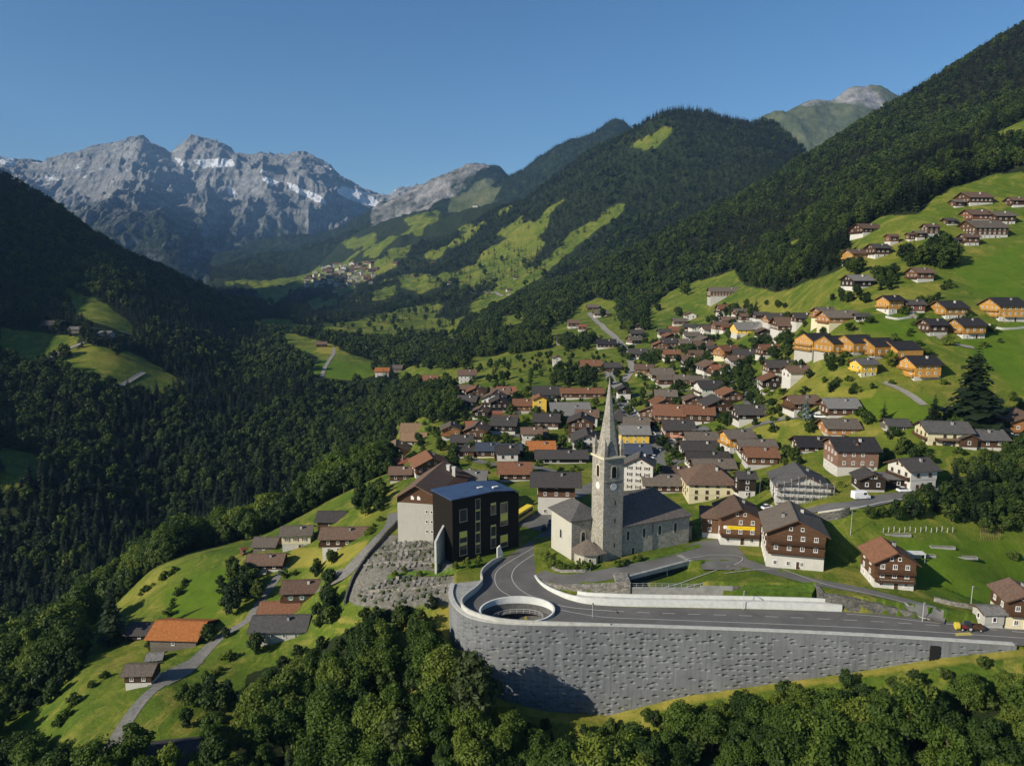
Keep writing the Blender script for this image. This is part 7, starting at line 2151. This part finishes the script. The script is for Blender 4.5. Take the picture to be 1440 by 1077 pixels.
# ------------------------------------------------------------------ scaffolded house
q = hit(1130, 706, 120)
sx_ = q.y / F
scaf_house = chalet(1130, 706, 82, 'G', -10, 30, 'sl', 'S', 'W', 'house under repair wrapped in grey scaffolding and netting', hb=9, balc=0, ratio=.95, chim=1)
if scaf_house:
    bx = [Vector(c) for o_ in scaf_house.children if o_.name.startswith('wall') for c in o_.bound_box]
    X_ = max(p.x for p in bx); Y_ = min(p.y for p in bx); Zt = max(p.z for p in bx)
    sc = empty('scaffolding', scaf_house.location, scaf_house.rotation_euler.z); tag(sc, 'steel scaffolding standing round the house under repair', 'scaffolding')
    n = 8
    for i in range(n + 1):
        x = -X_ - .6 + (2 * X_ + 1.2) * i / n
        hgt_ = Zt * (.75 + .3 * (1 - abs(2 * i / n - 1)))
        for y in (Y_ - 1.4, Y_ - .5): link('upright', MB().bar((x, y, -1.5), (x, y, hgt_), .045, 5).mesh('upright', M['steel']), sc)
    for k_ in range(4):
        z = .9 + k_ * 2.0
        if z > Zt: break
        link('deck', MB().box(-X_ - .6, X_ + .6, Y_ - 1.4, Y_ - .5, z, z + .06).mesh('deck', M['wood_grey']), sc)
        link('guard_rail', MB().bar((-X_ - .6, Y_ - 1.4, z + 1.0), (X_ + .6, Y_ - 1.4, z + 1.0), .035, 5).bar((-X_ - .6, Y_ - 1.4, z + .5), (X_ + .6, Y_ - 1.4, z + .5), .03, 5).mesh('guard_rail', M['steel']), sc)
    for i in range(0, n, 2):
        x = -X_ - .6 + (2 * X_ + 1.2) * i / n; x2 = x + (2 * X_ + 1.2) / n
        link('brace', MB().bar((x, Y_ - 1.42, 0), (x2, Y_ - 1.42, 4), .03, 5).bar((x2, Y_ - 1.42, 2), (x, Y_ - 1.42, 6), .03, 5).mesh('brace', M['steel']), sc)

# ------------------------------------------------------------------ shrubs in the gardens
sv_ = [broadleaf(401 + i, 420, .24, H=2.4, R=1.5, nl=10, low=.02) for i in range(3)]
SHRUB = [leaf_mesh('garden_shrub', a, b, [M['leaf'], M['bark']], c) for a, b, c in sv_]
x, y = jgrid(-110, 380, 205, 480, 7.5)
k = grid_at(OPN, x, y) & ~grid_at(pl, x, y)
u_, v_ = proj(x, y, hgt(x, y))
k &= inpoly(u_, v_, [(560, 610), (640, 520), (800, 480), (900, 470), (1000, 460), (1180, 440), (1300, 430), (1420, 470), (1420, 640), (1340, 640), (1240, 660), (1180, 700), (1060, 700), (960, 690), (700, 660), (590, 660)])
x, y = x[k], y[k]
fpx = np.array(FOOTPRINTS)
d = np.min(np.hypot(x[:, None] - fpx[None, :, 0], y[:, None] - fpx[None, :, 1]) - fpx[None, :, 2], 1)
k = (d > .8) & (d < 8)
idx = np.nonzero(k)[0]; RNG.shuffle(idx)
for i in idx[:290]:
    o = link('garden_shrub', SHRUB[g.randrange(3)]); s_ = g.uniform(.8, 1.9)
    o.location = (x[i], y[i], float(hgt(x[i], y[i])) - .2); o.scale = (s_ * g.uniform(.9, 1.6), s_, s_); o.rotation_euler = (0, 0, g.uniform(0, 6))
    tag(o, 'low green garden shrub between the village houses', 'shrub', 'garden shrubs between the houses')

HL = [([(232, 868), (262, 822), (268, 812)], 8), ([(196, 838), (222, 818), (250, 800)], 8), ([(40, 1060), (90, 1010), (140, 955)], 9), ([(345, 820), (352, 800), (362, 785)], 5), ([(395, 812), (425, 808), (452, 800)], 4), ([(260, 985), (285, 960), (318, 930)], 7), ([(505, 760), (520, 748), (530, 735)], 4)]
for l, n_ in HL:
    P = np.array(hp(l))
    P = smooth_line(P, .5)
    for i in range(n_):
        p = P[int((i + g.uniform(.1, .9)) / n_ * (len(P) - 1))] + np.array([g.uniform(-1.5, 1.5), g.uniform(-1.5, 1.5)])
        o = link('meadow_bush', SHRUB[g.randrange(3)]); s_ = g.uniform(.5, 1.4)
        o.location = (p[0], p[1], float(hgt(p[0], p[1])) - .2); o.scale = (s_ * 1.3, s_, s_); o.rotation_euler = (0, 0, g.uniform(0, 6))
        tag(o, 'dark low bush in the broken hedge lines of the farm meadow', 'shrub', 'bushes on the farm meadow')
M['lime_leaf'] = mat_leaf('lime_foliage', (.10, .13, .015), (.12, .15, .018), (.13, .16, .02))
LIME_PAIR = proto_pair('lime_tree', broadleaf(99, 3000, .3, H=12.0, R=3.4, nl=24, low=.08), M['lime_leaf'])
BLUE_PAIR = proto_pair('blue_spruce', conifer(91, 24, 12, H=17, R=3.9, parts=3, ragged=.3), M['blue_needle'])
PALE_PAIR = proto_pair('ash_tree', broadleaf(95, 3000, .33, H=12.0, R=3.0, nl=30, low=.3), M['leaf_light'])
HUGE_PAIR = proto_pair('huge_conifer', conifer(97, 30, 16, H=17, R=5.3, parts=5, ragged=.75, low=.03), M['needle'])
SPECIAL_TREES = [
 (1366, 600, 31, 'huge', 'huge dark conifer towering over the grey-roofed house by the meadow'),
 (1312, 600, 13, 'conifer', 'dark conifer standing just beside the huge conifer, half its height'),
 (1133, 590, 11, 'blue', 'pale blue spruce in the garden of the brown-roofed chalet'),
 (1253, 517, 9, 'lime', 'lime-green tree standing before the golden terrace'),
 (160, 905, 21, 'conifer', 'tall dark spruce beside the orange-roofed barn'),
 (668, 1050, 23, 'pale', 'slender tall tree with a bare pale trunk throwing its shadow on the patterned wall'),
 (560, 1085, 15, 'pale', 'olive-green bushy tree with pale bare branches below the graveyard'),
]
# ------------------------------------------------------------------ set the trees
x, y = GARDEN[:, 0], GARDEN[:, 1]
k = RNG.random(len(x)) < .8
add_pts(x[k], y[k], 3.0, 7.5, .08)
T_ = np.concatenate(pts)
# keep clear of houses, roads and cars
FP = np.array(FOOTPRINTS) if FOOTPRINTS else np.zeros((0, 3))
keep = np.ones(len(T_), bool)
for fx, fy, fr in FOOTPRINTS:
    keep &= np.hypot(T_[:, 0] - fx, T_[:, 1] - fy) > fr
T_ = T_[keep]
uT, vT = proj(T_[:, 0], T_[:, 1], T_[:, 2] + T_[:, 3] * .5)
dist = T_[:, 1]
infr = (uT > -20) & (uT < 1460) & (vT > 0) & (vT < 1110)
size = np.where(infr, T_[:, 3] / dist, 0)
isc = T_[:, 4] > .5
single = np.zeros(len(T_), bool)
for want, m in ((262, ~isc), (262, isc)):
    idx = np.nonzero(m)[0]
    single[idx[np.argsort(-size[idx])[:want]]] = True

def plant(x, y, z, h, con, label, group, pair=None, name=None, rz=None, wide=1.0):
    name = name or ('conifer_tree' if con else 'broadleaf_tree')
    pair = pair or (NEAR_C[random.randrange(len(NEAR_C))] if con else NEAR_B[random.randrange(len(NEAR_B))])
    e = empty(name, (x, y, z - .2), random.uniform(0, 6.28) if rz is None else rz)
    s = h / (17.0 if con else 12.0)
    w = s * wide * random.uniform(.9, 1.15)
    e.scale = (w, w, s)
    tag(e, label, 'tree', group)
    link('crown', pair[0], e); link('trunk', pair[1], e)
    return e

def region(u, v, y, con):
    k = 'conifer' if con else 'broadleaf tree'
    ks = 'conifers' if con else 'broadleaf trees'
    if y < 160 and u > 700 and v > 880: return '%s in the dense wood at the foot of the patterned wall' % k, '%s at the foot of the patterned wall' % ks
    if y < 185 and v > 820 and u > 330: return '%s in the dark wood between the graveyard and the patterned wall' % k, '%s below the graveyard' % ks
    if u > 1150 and v > 560: return 'leafy %s of the thicket above the garden meadow' % k, '%s of the thicket above the garden' % ks
    if u < 480 and v > 690: return '%s on the bank around the grey-roofed farmhouses' % k if y < 270 and u > 250 else '%s along the rim of the dark gorge' % k, ('%s around the farmhouses' if y < 270 and u > 250 else '%s along the gorge rim') % ks
    if u < 620: return '%s in the shaded gorge forest' % k, '%s of the gorge forest' % ks
    return 'green garden %s standing among the chalets' % k, 'garden %s among the chalets' % ks

for t, u, v in zip(T_[single], uT[single], vT[single]):
    lb, gp = region(u, v, t[1], t[4] > .5)
    plant(t[0], t[1], t[2], t[3], t[4] > .5, lb, gp)
rest = T_[~single]
for nm, con, far, coll, lab in (('broadleaf_forest', 0, 0, MID_B, ''), ('conifer_forest', 1, 0, MID_C, ''), ('far_broadleaf_forest', 0, 1, FAR_B, ''), ('far_conifer_forest', 1, 1, FAR_C, '')):
    m = ((rest[:, 4] > .5) == bool(con)) & ((rest[:, 1] > 820) == bool(far))
    r = rest[m]
    n = len(r)
    print('FOREST', nm, n)
    instancer(nm, r[:, :3] - np.array([0, 0, .3]), r[:, 3] / (17.0 if con else 12.0), RNG.uniform(0, 6.28, n), RNG.integers(0, len(coll.objects), n), coll, lab)

# trees the photo singles out: (foot u, v, height in metres, kind, label, name)
for u, v, h, kind, label in SPECIAL_TREES:
    p = hit(u, v)
    con = kind in ('conifer', 'blue', 'huge')
    pair = None
    if kind == 'blue': pair = BLUE_PAIR
    if kind == 'pale': pair = PALE_PAIR
    if kind == 'huge': pair = HUGE_PAIR
    if kind == 'lime': pair = LIME_PAIR
    plant(p.x, p.y, p.z, h, con, label, None, pair, wide=1.0)

# woods on the ridge behind (far beyond counting)
HMZ = np.maximum.accumulate((ZH - ZC) / YH[:, None], 0)
k = (SH[..., 0] < .3) & (SH[..., 1] < .3) & ((ZH - ZC) / YH[:, None] > HMZ - .02) & (RNG.random(ZH.shape) < .6)
xh = XH[k] + RNG.uniform(-5, 5, k.sum()); yh = YHH[k] + RNG.uniform(-9, 9, k.sum()); zh = ZH[k]
hor = HM[-60, np.clip(np.rint(np.interp(xh / yh, AG, np.arange(NA))).astype(int), 0, NA - 1)]
k2 = (zh + 30 - ZC) / yh > hor - .01
xh, yh, zh = xh[k2], yh[k2], zh[k2]
n = len(xh); print('RIDGE', n)
instancer('ridge_forest', np.stack([xh, yh, zh - 2], 1), RNG.uniform(1.0, 1.7, n), RNG.uniform(0, 6.28, n), RNG.integers(0, 3, n), FAR_C, '')
USE_HAZE = True; HAZE = 3.6e-5
# ------------------------------------------------------------------ air
if USE_HAZE:
    hb = MB().box(-13500, 8500, -400, 11500, -140, 2600)
    T = bpy.data.materials.new('haze'); T.use_nodes = True
    for n_ in list(T.node_tree.nodes):
        if n_.type != 'OUTPUT_MATERIAL': T.node_tree.nodes.remove(n_)
    pv = T.node_tree.nodes.new('ShaderNodeVolumePrincipled')
    pv.inputs['Color'].default_value = (.32, .60, 1.0, 1)
    pv.inputs['Density'].default_value = HAZE
    pv.inputs['Anisotropy'].default_value = 0.0
    T.node_tree.links.new(pv.outputs[0], [q for q in T.node_tree.nodes if q.type == 'OUTPUT_MATERIAL'][0].inputs['Volume'])
    tag(hb.build('haze', T), kind='stuff')
